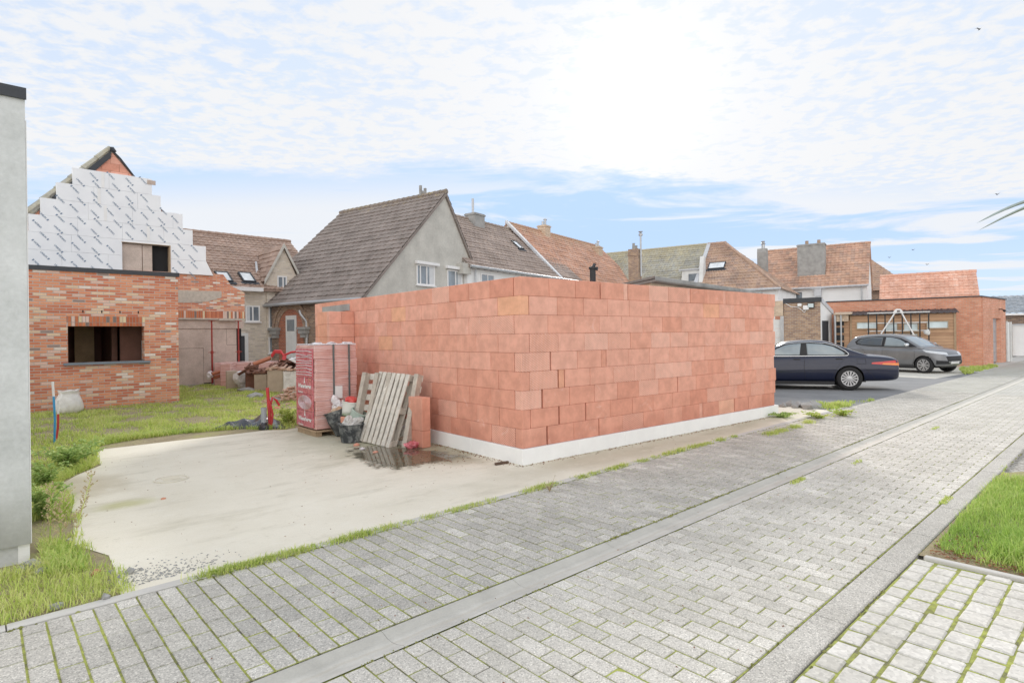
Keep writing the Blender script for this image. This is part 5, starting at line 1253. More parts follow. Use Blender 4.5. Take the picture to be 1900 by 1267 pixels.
def lean_frame(yaw, tilt, roll):
    ux = Vector((math.cos(yaw), math.sin(yaw), 0)); n_ = Vector((-math.sin(yaw), math.cos(yaw), 0)); uy = n_*math.sin(tilt)+ZZ*math.cos(tilt)
    u2 = ux*math.cos(roll)+uy*math.sin(roll); v2 = uy*math.cos(roll)-ux*math.sin(roll); return u2, v2, u2.cross(v2)
ux, uy, uz = lean_frame(-1.462, .347, -.03)
pal_T = frame(Vector((4.41, 8.44, .025))-uz*.144, ux, uy, uz)
make_pallet('leaning_pallet', 'bleached wooden pallet leaning nearest the viewer, its long slats upright', pal_T, 1.14, .79)
# back pallet: leans on the block wall, its underside towards us, slats horizontal
ux, uy, uz = lean_frame(-1.33, .27, 0)
BRb = PZ(748, 831)+Vector((.03, 0, 0))
make_pallet('leaning_pallet', 'grey wooden pallet with horizontal slats, between the wrapped pack and the front pallet', frame(BRb, -ux, uy, (-ux).cross(uy)), 1.12, 1.22, 7, 'wood_white', cross=True)
# wrapped block pack
def m_pack():
    n = NT('wrapped_clay_blocks'); x, y, _ = n.sep(n.uv()); o = n.obj(); z = n.sep(o)[2]
    w = n.noise(n.vec(n.m('MULTIPLY', x, 1.5), n.m('MULTIPLY', y, 26.)), 1., 4, .6, .4)
    cl = n.noise(o, 3.2, 5, .6)
    col = n.ramp(cl, [(.3, (.62, .31, .27)), (.7, (.78, .50, .46))])
    line = n.m('ABSOLUTE', n.m('SINE', n.m('MULTIPLY', z, math.pi/.03))); col = n.mix(n.m('MULTIPLY', n.m('SUBTRACT', 1., n.sm(line, .0, .35)), .35), col, (.40, .14, .12))
    col = n.mix(n.m('MULTIPLY', n.sm(w, .48, .68), .5), col, (.88, .74, .75))
    return n.fin(col, n.ramp(w, [(.3, (.18,)*3), (.7, (.4,)*3)]), .6, n.bump(n.m('ADD', w, line), .5, .012), Coat_Weight=.6, Coat_Roughness=.15)
M['pack'] = m_pack()
def m_film(name, c, c2, rough=.25, sc=9., al=1.):
    n = NT(name); w = n.noise(n.obj(), sc, 5, .65, .8); return n.fin(n.ramp(w, [(.35, c), (.65, c2)]), rough, .6, n.bump(w, .9, .03), Coat_Weight=.5, Coat_Roughness=.1)
M['redfilm'] = m_film('red_printed_film', (.50, .06, .09), (.68, .24, .27), .25, 14.)
M['whitefilm'] = m_film('white_film', (.66, .62, .64), (.84, .82, .84), .2, 10.)
M['greyfilm'] = m_film('milky_plastic', (.50, .48, .46), (.72, .71, .69), .3, 7.)
M['blackfilm'] = m_film('black_sheeting', (.02, .022, .03), (.05, .055, .07), .3, 6.)
p0 = PZ(587, 811); p0.z = 0; psi = math.radians(-1.5)
pk_ = thing('wrapped_block_pack', 'tall shrink-wrapped pack of red clay blocks with white lettering on its narrow side', 'block pack', p0, psi)
Tp = Matrix.Translation(p0) @ Matrix.Rotation(psi, 4, 'Z')      # local x along wall width .75, y depth .64 ; corner at origin
PWd, PDp, PH = .74, .82, 1.53
q = MB(); zc_ = .12
for i in range(6):
    h = (PH-.12)/6; j = .006*math.sin(i*2.1)
    q.cbox(-.005+j, PWd+j, -.004-j, PDp, zc_+i*h, zc_+(i+1)*h-.0015, .008, Tp)
q.build('wrapped_blocks', M['pack'], pk_)
q = MB(); 
for x in (0, PWd/2-.05, PWd-.1): q.box(x, x+.1, 0.01, PDp, .0, .075, Tp)
q.box(-.02, PWd+.01, -.02, PDp+.02, .076, .105, Tp); q.build('wooden_base', M['wood_brown'], pk_)
q = MB()
for x in (.30, .58): q.box(x, x+.024, -.0265, -.006, .12, PH+.008, Tp); q.box(x, x+.024, -.02, PDp, PH+.0, PH+.008, Tp)
M['strap'] = m_plain('grey_green_strap', (.13, .15, .15), .5)
q.build('strap', M['strap'], pk_)
q = MB()
for i, (z0, z1) in enumerate(((.14, .405), (.41, .69), (.695, .97), (.975, 1.47))):
    q.cbox(-.030, -.008, .06, PDp-.03, z0, z1, .006, Tp)
pf_ = q.build('printed_film', M['redfilm'], pk_)
q = MB(); 
def put_text(body, size, y, z, bold=.0):
    v_, f_ = text_mesh(body, size, bold); T = Tp @ Matrix.Translation((-.0325, y, z)) @ Matrix.Rotation(-math.pi/2, 4, 'Z') @ Matrix.Rotation(math.pi/2, 4, 'X'); q.add(v_, f_, T)
for z in (.27, .83):
    put_text('Wienerberger', .098, .40, z, .0035)
    T = Tp @ Matrix.Translation((-.0325, .40, z+.09)) @ Matrix.Rotation(-math.pi/2, 4, 'Z') @ Matrix.Rotation(math.pi/2, 4, 'X')
    q.add([(-.035, -.035, 0), (.035, -.035, 0), (.012, .0, 0), (.012, .045, 0), (-.005, .075, 0), (-.012, .045, 0), (-.016, .0, 0)], [tuple(range(7))], T)
    put_text('Porotherm', .05, .58, z-.105, .001)
q.build('lettering', M['white'], pf_)
q = MB()
for k in range(7):
    rr_ = .03+.03*k; pts = [Tp @ Vector((-.034, .40+rr_*1.35*math.cos(a), .555+rr_*.55*math.sin(a)*(1 if rr_ < .2 else 1))) for a in [i*math.pi/10 for i in range(21)]]
    if rr_*.55 < .13: q.tube(pts, .0045, 4)
for k in range(9): z = 1.02+k*.05; q.tube([Tp @ Vector((-.032, .08, z+RND.uniform(-.01, .01))), Tp @ Vector((-.036, .3, z+RND.uniform(-.02, .02))), Tp @ Vector((-.032, PDp-.05, z+RND.uniform(-.01, .01)))], .006, 4)
q.build('film_wrinkles', M['whitefilm'], pf_)
q = MB(); q.cbox(-.0, PWd-.0, .0, PDp-.0, PH, PH+.02, .01, Tp)
for k in range(7): q.blob((RND.uniform(.05, .7), RND.uniform(.05, .55), PH+.02), .07, 2, .4, (1.3, 1, .35), k, T=Tp)
q.build('top_film', M['whitefilm'], pk_)
q = MB(); q.box(.325, .455, -.034, -.0285, .62, .83, Tp)
q.build('label_sheet', M['white'], pk_)
q = MB(); q.add([(-.045, .07, .965), (-.075, .13, .985), (-.05, .18, .96), (-.04, .12, .94)], [(0, 1, 2, 3)], Tp); q.add([(-.045, .12, .95), (-.07, .16, .93), (-.04, .2, .90)], [(0, 1, 2)], Tp)
q.build('torn_flap', M['clay'], pf_)
# buckets
def bucket_rings(r0, r1, h, wall=.006):
    return [(.001, 0), (r0, 0), (r0+(r1-r0)*.5, h*.5), (r1, h), (r1+.012, h), (r1+.012, h+.015), (r1-wall, h+.015), (r1-wall*2, h*.6), (r0-wall, .02), (.001, .02)]
n = NT('cement_smeared_rubber'); a = n.noise(n.obj(), 7., 5, .65, .6); M['tub'] = n.fin(n.ramp(a, [(.45, (.045, .05, .055)), (.60, (.20, .21, .21)), (.75, (.48, .48, .46))]), .7, .35, n.bump(a, .3, .01))
n = NT('mossy_white_plastic'); z = n.sep(n.obj())[2]; a = n.noise(n.obj(), 10., 4); k = n.sm(n.m('ADD', z, n.m('MULTIPLY', a, .12)), -.06, .04); M['pail'] = n.fin(n.mix(k, (.16, .22, .12), (.70, .70, .66)), .5, .4)
def bucket(label, loc, T, r0, r1, h, mat, nm='bucket'):
    t = thing(nm, label, 'bucket', loc); q = MB(); q.lathe(bucket_rings(r0, r1, h), 28, T); q.build('shell', M[mat], t, smooth=False); return t
def bag(name, label, cat, T, pts, mat, group=None, sub=2, amp=.35, loc=None, freq=1.8):
    q = MB()
    for i, (c, r, s_) in enumerate(pts): q.blob(c, r, sub, amp, s_, i+len(label), freq=freq, T=T)
    o = q.build(name, M[mat]); tag(o, label, cat, group); recenter(o, T.to_translation()); return o
b1 = PZ(652, 823); T1 = Matrix.Translation((b1.x+.08, b1.y+.16, 0.005))
t = bucket('low round black rubber tub smeared with dried cement, nearest the viewer', T1.to_translation(), T1, .155, .195, .27, 'tub')
q = MB()
for a in (0, math.pi): 
    c = Vector((.205*math.cos(a+.3), .205*math.sin(a+.3), .27)); q.tube([T1 @ (c+Vector((0, -.05, 0))), T1 @ (c+Vector((.03*math.cos(a), 0, .045))), T1 @ (c+Vector((0, .05, 0)))], .012, 6)
q.build('handle', M['tub'], t)
bag('plastic_bag', 'crumpled milky plastic bag filling the low black tub', 'bag', T1 @ Matrix.Translation((0, 0, .27)), [((-.03, .02, .02), .11, (1, 1, .9)), ((.09, -.02, .04), .09, (1.1, 1, .8)), ((-.06, -.03, .08), .07, (.8, .8, 1.2)), ((0, 0, -.03), .15, (1, 1, .5))], 'greyfilm', amp=.42)
b2 = PZ(626, 812); T2 = Matrix.Translation((b2.x+.09, b2.y+.12, .01)) @ Matrix.Rotation(math.radians(26), 4, 'Y') @ Matrix.Rotation(math.radians(-6), 4, 'X')
T2 = Matrix.Translation((b2.x+.16, b2.y+.10, .035)) @ Matrix.Rotation(math.radians(-17), 4, Vector((.68, .73, 0)).normalized()) 
bucket('tall black builder\'s bucket tilting against the wrapped pack, piled with rubble', T2.to_translation(), T2, .13, .20, .40, 'tub')
n = NT('pale_rubble'); o_ = n.attr(); M['rubble'] = n.fin(n.ramp(o_, [(0, (.55, .46, .38)), (.4, (.66, .52, .38)), (.7, (.5, .3, .2)), (1, (.7, .68, .62))], ), .9, .2)
q = MB()
for k in range(26):
    a = RND.uniform(0, 6.28); r_ = RND.uniform(0, .15); q.blob((r_*math.cos(a), r_*math.sin(a), .40+RND.uniform(-.02, .05)-r_*.2), RND.uniform(.025, .055), 1, .4, (1, 1, .7), k, T=T2)
o = q.build('rubble_heap', M['rubble']); tag(o, 'broken plaster and brick bits heaped in the tilted black bucket', 'rubble'); recenter(o, T2 @ Vector((0, 0, .4)))
bag('plastic_bag', 'white plastic bag standing up out of the tilted black bucket', 'bag', T2 @ Matrix.Translation((.06, -.0, .46)), [((0, 0, .02), .10, (1, .9, .8)), ((-.03, 0, .12), .07, (.7, .6, 1.4)), ((.05, 0, .0), .09, (1.2, .8, .7))], 'whitefilm', amp=.4)
M['redbag'] = m_film('red_plastic', (.62, .04, .035), (.75, .10, .08), .3, 12.)
pb = PD(648, 757, 9.6); T3 = Matrix.Translation((pb.x, pb.y, pb.z-.1)) @ Matrix.Rotation(.14, 4, 'Y')
T3 = Matrix.Translation(pb-ZZ*.12) @ Matrix.Rotation(.16, 4, Vector((.7, .7, 0)))
t = bucket('white plastic pail stained green, perched behind the black buckets', pb, T3, .12, .14, .22, 'pail')
q = MB(); q.lathe([(.0, 0), (.14, 0), (.15, .28), (.0, .30)], 20, Matrix.Translation((pb.x, pb.y, 0))) ; 
sup = MB(); sup.cbox(-.11, .11, -.10, .10, 0, max(.1, pb.z-.13), .01, Matrix.Translation((pb.x, pb.y, 0)) @ Matrix.Rotation(.5, 4, 'Z')); o = sup.build('clay_block', M['clay']); tag(o, 'clay block half hidden behind the buckets, carrying the white pail', 'clay block'); recenter(o, (pb.x, pb.y, 0))
bag('red_bag', 'bright red plastic bag stuffed into the white pail', 'bag', T3 @ Matrix.Translation((-.01, 0, .24)), [((0, 0, 0), .10, (1.1, 1, .75)), ((.05, 0, .02), .07, (1, 1, .8))], 'redbag', amp=.3)
pg = PD(656, 795, 9.35); T4 = Matrix.Translation(pg-ZZ*.08) @ Matrix.Rotation(.75, 4, Vector((.7, .7, 0)))
M['pale_green'] = m_plain('pale_green_plastic', (.42, .50, .44), .5, .1)
t = bucket('pale green bucket lying tilted behind the low black tub', pg, Matrix.Translation((pg.x+.06, pg.y+.1, .24)) @ Matrix.Rotation(.5, 4, Vector((.7, .7, 0))), .11, .14, .22, 'pale_green')
q = MB(); q.tube([Vector((pg.x, pg.y, pg.z))+RT*(.085*math.cos(a))+ZZ*(.10*math.sin(a)+.03) for a in [i*math.pi/8 for i in range(9)]], .006, 5); q.build('handle', M['pale_green'], t)
# two upright clay blocks leaning by the wall
cb_ = PZ(783, 832); 
for i in range(2):
    q = MB(); cb_.z = 0; T = Matrix.Translation(PZ(784, 832)) @ Matrix.Rotation(BA+math.radians(4), 4, 'Z')
    z0 = 0.002+i*.25; z1 = .25 if i == 0 else .745
    q.cbox(0, .15, 0, .36, z0, z1, .006, T, .12+.1*i)
    o = q.build('upright_clay_block', M['clay']); tag(o, ('lower short clay block of the small column' if i == 0 else 'tall upright clay block topping the small column')+' against the garage wall beside the pallets', 'clay block', 'blocks of the small column'); recenter(o, PZ(784, 832)+ZZ*z0)
# red net piece
pr_ = PZ(762, 832); bag('brick_in_net', 'red and white net bundle lying in the puddle at the foot of the block column', 'bundle', Matrix.Translation((pr_.x, pr_.y, .05)), [((0, 0, 0), .07, (1.5, .9, .8)), ((.06, 0, 0), .06, (1.2, 1, .8))], 'redfilm', amp=.3)
# bits on the slab
def bit(name, label, cat, u, v, s, mat, h=.02, group=None, seed=0, rot=0.):
    p = PZ(u, v); q = MB(); q.blob((0, 0, h*.4), 1., 1, .35, (s, s*.55, h), seed, T=Matrix.Translation(p) @ Matrix.Rotation(rot, 4, 'Z')); o = q.build(name, M[mat]); tag(o, label, cat, group); recenter(o, p); return o
M['dwood'] = m_plain('dark_wet_wood', (.10, .06, .04), .6, .3, 20.)
q = MB(); p = PZ(931, 861); T = Matrix.Translation(p) @ Matrix.Rotation(math.radians(-8), 4, 'Z'); q.cbox(-.10, .10, -.02, .02, .0, .03, .003, T); o = q.build('wood_offcut', M['dwood']); tag(o, 'short dark wood offcut lying at the corner of the white insulation base', 'wood offcut'); recenter(o, p)
bit('brick_chip', 'red brick chip beside the grass at the lower left slab edge', 'brick chip', 176, 1066, .03, 'clay', .025, seed=3)
bit('brick_chip', 'orange brick chip alone on the pale slab left of centre', 'brick chip', 303, 926, .028, 'clay', .015, seed=5)
bit('brick_chip', 'orange brick chip in front of the low black tub', 'brick chip', 662, 827, .05, 'clay', .03, seed=8)
bit('brick_chip', 'flat orange brick chip just in front of the bleached pallet', 'brick chip', 697, 839, .05, 'clay', .015, seed=9)
bit('crumpled_can', 'crumpled silver foil lying in front of the low black tub', 'foil', 672, 833, .055, 'whitefilm', .02, seed=4)
for k, (u, v, s_) in enumerate(((128, 1025, .03), (112, 1048, .05), (243, 1062, .045), (222, 1072, .03), (262, 1057, .03), (205, 1063, .035), (235, 1075, .03), (60, 1056, .10), (75, 1061, .07), (40, 1062, .07), (108, 1127, .07), (186, 1118, .05))):
    pass
LB = ['small round pale stone beside the dry weeds by the render corner', 'grey stone half sunk in the grass left of the slab', 'flat grey stone among the gravel at the slab corner', 'dark stone chip left of the flat grey stone at the slab corner', 'outermost stone chip on the slab, right of the gravel', 'small stone chip by the leafy edge of the slab corner', 'stone chip closest to the kerb at the slab corner', 'large broken cement lump under the render corner', 'broken cement lump right of the large lump under the render corner', 'cement lump on the grass at the foot of the grey wall', 'flat pale stone lying in the foreground grass', 'pale flat stone where the kerb meets the grass']
for k, (u, v, s_) in enumerate(((130, 1002, .025), (112, 1048, .035), (240, 1064, .045), (222, 1072, .025), (262, 1057, .022), (205, 1063, .03), (235, 1080, .03), (62, 1052, .075), (76, 1064, .05), (38, 1060, .05), (108, 1127, .05), (196, 1110, .045))):
    bit('stone', LB[k], 'stone', u, v, s_, 'concrete_grey' if k > 1 else 'cement', s_*.6, 'stones around the slab corner', k, k*1.3)
# conduit stub with grey tube, black sheeting
c0 = PZ(490, 797); cs = thing('conduit_stub', 'upright red conduit and grey tube rising from the slab edge', 'conduit', c0)
M['red_pipe'] = m_plain('red_plastic_pipe', (.58, .055, .06), .4, .1, 5.); M['pvc_grey'] = m_plain('grey_pvc', (.36, .38, .41), .4, .1); M['pvc_orange'] = m_plain('orange_brown_pvc', (.46, .17, .09), .4, .12)
M['blue_pipe'] = m_plain('blue_pipe', (.05, .32, .62), .4, .1)
q = MB(); q.lathe([(.05, 0), (.05, .36), (.055, .36), (.055, .40), (.045, .40)], 14, Matrix.Translation(c0)); q.build('grey_tube', M['pvc_grey'], cs)
cr = PZ(500, 794); zt_ = PD(496, 719, (cr-EYE).dot(FW)).z
q = MB(); q.tube([cr+Vector((.01, 0, 0)), cr+Vector((.0, 0, .3)), cr+Vector((-.03, .0, zt_))], .028, 10); q.tube([cr+Vector((.02, -.02, 0)), cr+Vector((.05, -.03, .25)), cr+Vector((.0, -.02, .5))], .022, 8); 
q.tube([cr+Vector((.03, 0, .44)), cr+Vector((.06, 0, .56)), cr+Vector((.13, -.01, .50)), cr+Vector((.18, -.02, .40))], .022, 8); q.build('red_conduit', M['red_pipe'], cs)
q = MB(); q.blob((0, 0, .05), .09, 2, .25, (1, 1, 1.1), T=Matrix.Translation(c0)); q.build('wrapping', M['blackfilm'], cs)
q = MB()
sp_ = [PZ(*a) for a in ((385, 803), (430, 793), (470, 776), (512, 781), (522, 790), (480, 797), (430, 800))]
N1, N2 = 34, 12; a0, a1, b0, b1_ = PZ(378, 801), PZ(524, 793), PZ(520, 780), PZ(455, 774)
vs = []
for i in range(N1+1):
    for j in range(N2+1):
        s_, t_ = i/N1, j/N2; p = a0.lerp(a1, s_).lerp(a0.lerp(b0, s_), t_*math.sin(min(1, s_*1.5)*math.pi/2)); e_ = math.sin(math.pi*t_)*min(1, s_*3)*min(1, (1-s_)*4+.2)
        h = e_*(.11+.10*mnoise.noise(Vector((s_*9, t_*3, 2.)))+.05*abs(math.sin(t_*9+s_*4))*e_); p = p+Vector((0, .35*(t_-.5)*s_, 0)); vs.append(Vector((p.x, p.y, .012+max(0, h))))
q.add(vs, [(i*(N2+1)+j, (i+1)*(N2+1)+j, (i+1)*(N2+1)+j+1, i*(N2+1)+j+1) for i in range(N1) for j in range(N2)]); o = q.build('plastic_sheeting', M['blackfilm'], smooth=True); tag(o, 'crumpled black plastic sheeting lying along the back edge of the slab', 'plastic sheet'); recenter(o, a0); o.modifiers.new('s', 'SOLIDIFY').thickness = .004
# blue / red marker pipes near the grey wall
for lab, u0, v0, u1, v1, body, tip in (('blue pipe with a white tip standing in the weeds by the grey wall', 101, 822, 97.5, 708, 'blue_pipe', .24), ('red pipe with a white tip leaning beside the blue one', 104, 818, 108, 742, 'red_pipe', .34)):
    p = PZ(u0, v0); d_ = (p-EYE).dot(FW); pt_ = PD(u1, v1, d_); t = thing('service_pipe', lab, 'pipe', p, group='service pipes by the grey wall'); m_ = p.lerp(pt_, 1-tip)+Vector((.008, 0, 0))
    q = MB(); q.tube([p, p.lerp(m_, .5)+Vector((.012, 0, 0)), m_], .016, 8); q.build('pipe', M[body], t); q = MB(); q.tube([m_, pt_], .0165, 8); q.build('white_tip', M['white'], t)
# white sack at the house
sk = PZ(128, 768); T = Matrix.Translation((sk.x, sk.y, 0))
M['sack'] = m_film('woven_sack', (.66, .64, .60), (.86, .85, .82), .6, 4.)
q = MB(); N = 20; vs = []; prof_ = [(.0, .0), (.24, .0), (.29, .12), (.28, .26), (.22, .40), (.16, .47), (.22, .56), (.18, .53), (.0, .44)]
for i, (r_, z) in enumerate(prof_):
    for k in range(N): a = 2*math.pi*k/N; w_ = 1+.12*mnoise.noise(Vector((math.cos(a)*2, math.sin(a)*2, z*5))); vs.append(Vector((r_*w_*math.cos(a), .8*r_*w_*math.sin(a), z+.05*mnoise.noise(Vector((math.cos(a)*3, math.sin(a)*3, 5)))*min(1, z*4))))
q.add(vs, [(i*N+k, i*N+(k+1) % N, (i+1)*N+(k+1) % N, (i+1)*N+k) for i in range(len(prof_)-1) for k in range(N)], T); o = q.build('white_sack', M['sack'], smooth=True); tag(o, 'white woven sack standing in the grass against the multicoloured brick wall', 'sack'); recenter(o, T.to_translation()); o.modifiers.new('s', 'SUBSURF').render_levels = 1
# ================================================================== rubble heap (several things), around X 7-9, Y 17-20
def dpt(u, v, D): return PD(u, v, D)
M['tan_ply'] = m_plain('tan_cardboard', (.44, .36, .28), .85, .2, 4.)
def crate(nm, label, cat, u0, u1, vt, vb, D, mat, dep=.6, cap=None, ang=.1, bev=.02, grp=None):
    a = PD((u0+u1)/2, vb, D); zt2 = PD((u0+u1)/2, vt, D).z; w_ = (u1-u0)*D/FPX; zb2 = 0 if a.z < .35 else a.z
    yaw = math.atan2(RT.y, RT.x)+ang
    t = thing(nm, label, cat, (a.x, a.y, zb2), yaw, grp); T = MW[t.name]
    q = MB(); n_ = 3
    q.cbox(-w_/2, w_/2, 0, dep, .0, zt2-zb2, bev, T); q.build('stack', M[mat], t)
    if cap:
        q = MB()
        for k in range(14):
            q.box(-w_/2+RND.uniform(-.05, 0)+k*w_/14, -w_/2+k*w_/14+RND.uniform(.03, .1), -.03+RND.uniform(-.03, .03), dep*RND.uniform(.5, 1), 0, RND.uniform(.02, .06), T @ Matrix.Translation((0, 0, zt2-zb2+RND.uniform(-.01, .05))) @ Matrix.Rotation(RND.uniform(-.15, .15), 4, 'Y') @ Matrix.Rotation(RND.uniform(-.3, .3), 4, 'X'))
        q.build('loose_tiles', M[cap], t)
    return t
M['tile_clay'] = m_plain('old_clay_tiles', (.20, .10, .07), .8, .35, 8.); M['chips'] = m_plain('orange_rubble', (.50, .24, .15), .85, .3, 10., c2=(.66, .52, .42))
crate('film_wrapped_pack', 'long low pack of blocks under pinkish film at the back of the rubble', 'block pack', 400, 506, 672, 708, 20.6, 'pack', 1.3, None)
crate('film_wrapped_pack', 'short upright pink-wrapped pack at the left end of the rubble', 'block pack', 409, 428, 674, 716, 19.8, 'pack', .5, None)
crate('tilted_panel', 'torn tan board pack leaning at the left of the rubble', 'board pack', 421, 441, 688, 714, 19.0, 'tan_ply', .3, None, .5)
T = Matrix.Translation(PD(446, 708, 18.8)); bag('big_bag', 'saggy grey plastic bag slumped between the board packs', 'bag', T, [((0, 0, .1), .22, (1.1, 1, 1.2)), ((.1, 0, -.12), .18, (1, 1, .8))], 'greyfilm', amp=.3)
crate('tile_stack', 'dark stack of clay roof tiles between the grey bag and the tan packs', 'tile stack', 456, 473, 684, 722, 18.5, 'tile_clay', .5, 'tile_clay', .2, .01)
crate('tan_pack', 'tan film-wrapped tile pack left of the widest tan pack', 'tile pack', 472, 495, 694, 728, 18.1, 'tan_ply', .6, 'tile_clay', .15)
crate('tan_pack', 'widest tan film-wrapped tile pack in the middle of the rubble', 'tile pack', 496, 526, 686, 732, 17.6, 'tan_ply', .6, 'chips', .05)
crate('tan_pack', 'milky film-wrapped tile pack just left of the tall wrapped blocks', 'tile pack', 526, 556, 688, 728, 17.4, 'greyfilm', .6, 'chips', .1)
q = MB(); bc = PD(530, 686, 18.4)
for k in range(150):
    p = Vector((RND.gauss(0, .6), RND.gauss(.3, .3), 0)); h = max(0, .45-.5*abs(p.x)-.3*abs(p.y-.3)); q.box(-.13, .13, -.09, .09, -.012, .012, Matrix.Translation(bc+RT*p.x+FW*p.y+ZZ*(h*RND.uniform(.0, 1)-.05)) @ Matrix.Rotation(RND.uniform(0, 3), 4, 'Z') @ Matrix.Rotation(RND.uniform(-.6, .6), 4, 'X') @ Matrix.Rotation(RND.uniform(-.6, .6), 4, 'Y'))
o = q.build('broken_tile_heap', [M['tile_clay']], None); tag(o, 'heap of broken dark roof tiles on top of the tan packs', 'rubble'); recenter(o, bc)
q = MB(); bc2 = PZ(535, 748)
for k in range(150):
    p = Vector((RND.gauss(0, .5), RND.gauss(0, .45), 0)); h = max(0, .42-.4*abs(p.x)-.35*abs(p.y)); s_ = RND.uniform(.03, .08)
    q.box(-s_, s_, -s_*.6, s_*.6, -s_*.35, s_*.35, Matrix.Translation(bc2+Vector((.5, .6, 0))+RT*p.x+FW*p.y+ZZ*(h*RND.uniform(.2, 1)+.02)) @ Matrix.Rotation(RND.uniform(0, 3), 4, 'Z') @ Matrix.Rotation(RND.uniform(-.7, .7), 4, 'X'))
o = q.build('brick_rubble', M['chips']); tag(o, 'loose heap of orange brick rubble in the grass left of the wrapped blocks', 'rubble'); recenter(o, bc2)
LBR = ['long white board on the tile heap', 'short white board below the long one on the tile heap']
for k, (u, v, dx, dz) in enumerate(((535, 667, .5, -.25), (545, 664, .4, -.2))):
    p = PD(u, v, 18.); q = MB(); q.prism([p, p+RT*dx+ZZ*dz, p+RT*(dx+.16)+ZZ*dz, p+RT*.16], FW*.25+ZZ*.05); o = q.build('white_board', M['white_old']); tag(o, LBR[k], 'board'); recenter(o, p)
q = MB(); p = PD(517, 655, 18.6)
for k in range(3):
    q.tube([p+RT*(-.22+.0*k)+ZZ*(-.06-.03*k), p+RT*(-.12)+ZZ*(.08-.03*k), p+RT*.06+ZZ*(.07-.03*k)+FW*.02, p+RT*(.16+.03*k)+ZZ*(-.10), p+RT*(.15+.04*k)+ZZ*(-.34)+FW*(-.1)], .035, 8)
q.tube([p+RT*.2+ZZ*(-.06), p+RT*.4+ZZ*.02, p+RT*.7+ZZ*.05], .035, 8)
o = q.build('red_hose', M['red_pipe']); tag(o, 'thick red ribbed conduit coiled on top of the rubble', 'hose'); recenter(o, p)
for k, (lab, u0, v0, u1, v1, D) in enumerate((('long orange drain pipe lying on top of the tan packs', 470, 676, 502, 664, 18.8), ('upper of two short orange pipes at the left end of the rubble', 393, 694, 410, 689, 20.), ('lower of two short orange pipes at the left end of the rubble', 398, 700, 410, 697, 20.1))):
    q = MB(); a, b = PD(u0, v0, D), PD(u1, v1, D+.3); q.tube([a, b], .07 if k == 0 else .06, 12); o = q.build('drain_pipe', M['pvc_orange']); tag(o, lab, 'pipe', 'orange drain pipes'); recenter(o, a)
bag('white_bag', 'small white plastic bag tied on the end of the short orange pipes', 'bag', Matrix.Translation(PD(389, 696, 20.)), [((0, 0, 0), .12, (.9, .9, 1.2))], 'whitefilm', amp=.3)
for k, (u, v, s_, lab) in enumerate(((462, 728, .3, 'dark flat slab lump in the grass before the tan packs'), (474, 738, .28, 'grey slab lump nearest the viewer before the rubble'), (404, 716, .24, 'pale lump of mortar in the grass by the chipboard hoarding'), (508, 745, .22, 'light concrete lump left of the orange rubble'), (514, 758, .10, 'small square orange brick piece in the grass behind the red conduit'))):
    p = PZ(u, v); q = MB(); q.blob((0, 0, s_*.2), 1, 1, .35, (s_, s_*.6, s_*.35), k, T=Matrix.Translation(p) @ Matrix.Rotation(-.5, 4, 'Z')); o = q.build('rubble_lump', M['clay' if k == 4 else 'concrete_grey']); tag(o, lab, 'rubble lump'); recenter(o, p)
# ================================================================== ground
def m_pavers(name, W, H, mo, pal, moss, mcol, along='x', offs=.5, rot=False, wob=.006):
    n = NT(name); o = n.obj(); x, y, _ = n.sep(o)
    v = n.vec(y, x) if rot else o
    r, r2, mask, fx, fy = n.cells(W, H, mo, offs, wob, vec=v)
    sp = n.noise(o, 140., 2, .7); sp2 = n.n('TexVoronoi'); n.lk(o, sp2.inputs['Vector']); sp2.inputs['Scale'].default_value = 110.; s2 = n.sep(sp2.outputs['Color'])[0]
    base = n.ramp(r, pal)
    base = n.mix(.35, base, n.ramp(s2, [(0, (.50, .50, .51)), (.35, (.85, .85, .85)), (.8, (1.1, 1.1, 1.1)), (1, (1.75, 1.75, 1.72))]), 'MULTIPLY')
    base = n.mix(.4, base, n.ramp(n.noise(o, 1.1, 5, .65), [(.35, (.72, .72, .72)), (.65, (1.22, 1.21, 1.18))]), 'MULTIPLY')
    d = n.noise(o, .45, 4, .6); m2 = n.noise(o, 7., 4, .7)
    jc = n.mix(n.sm(n.m('ADD', n.m('MULTIPLY', d, .7), n.m('MULTIPLY', m2, .6)), .58-moss*.12, .74-moss*.12), (.20, .185, .155), mcol)
    col = n.mix(mask, jc, base)
    h = n.m('ADD', n.m('MULTIPLY', mask, 1.), n.m('ADD', n.m('MULTIPLY', s2, .10), n.m('MULTIPLY', r2, .25)))
    return n.fin(col, .9, .25, n.bump(h, .7, .008))
MOSS = (.33, .35, .11)
PGREY = [(0, (.45, .44, .42)), (.5, (.49, .48, .46)), (1, (.53, .52, .50))]
M['pave_l'] = m_pavers('grey_clinker_left', .222, .1135, .010, PGREY, .35, MOSS, rot=True)
M['pave_r'] = m_pavers('grey_clinker_right', .222, .1135, .008, [(0, (.52, .51, .48)), (.5, (.56, .55, .52)), (1, (.60, .59, .56))], .25, MOSS, rot=True)
M['cobble'] = m_pavers('tumbled_setts', .165, .145, .016, [(0, (.55, .53, .49)), (.5, (.62, .60, .56)), (1, (.68, .67, .64))], .5, (.34, .37, .10), rot=False, wob=.022)
def m_conc(name, c1, c2, sc=1.5, extra=None, fine=70., bs=.15):
    n = NT(name); o = n.obj(); a = n.noise(o, sc, 6, .62, .3); f = n.noise(o, fine, 3, .7)
    col = n.ramp(n.m('ADD', n.m('MULTIPLY', a, .72), n.m('MULTIPLY', f, .28)), [(.32, c1), (.68, c2)])
    if extra: col, rg = extra(n, o, col)
    else: rg = .9
    return n.fin(col, rg, .3, n.bump(f, bs, .004))
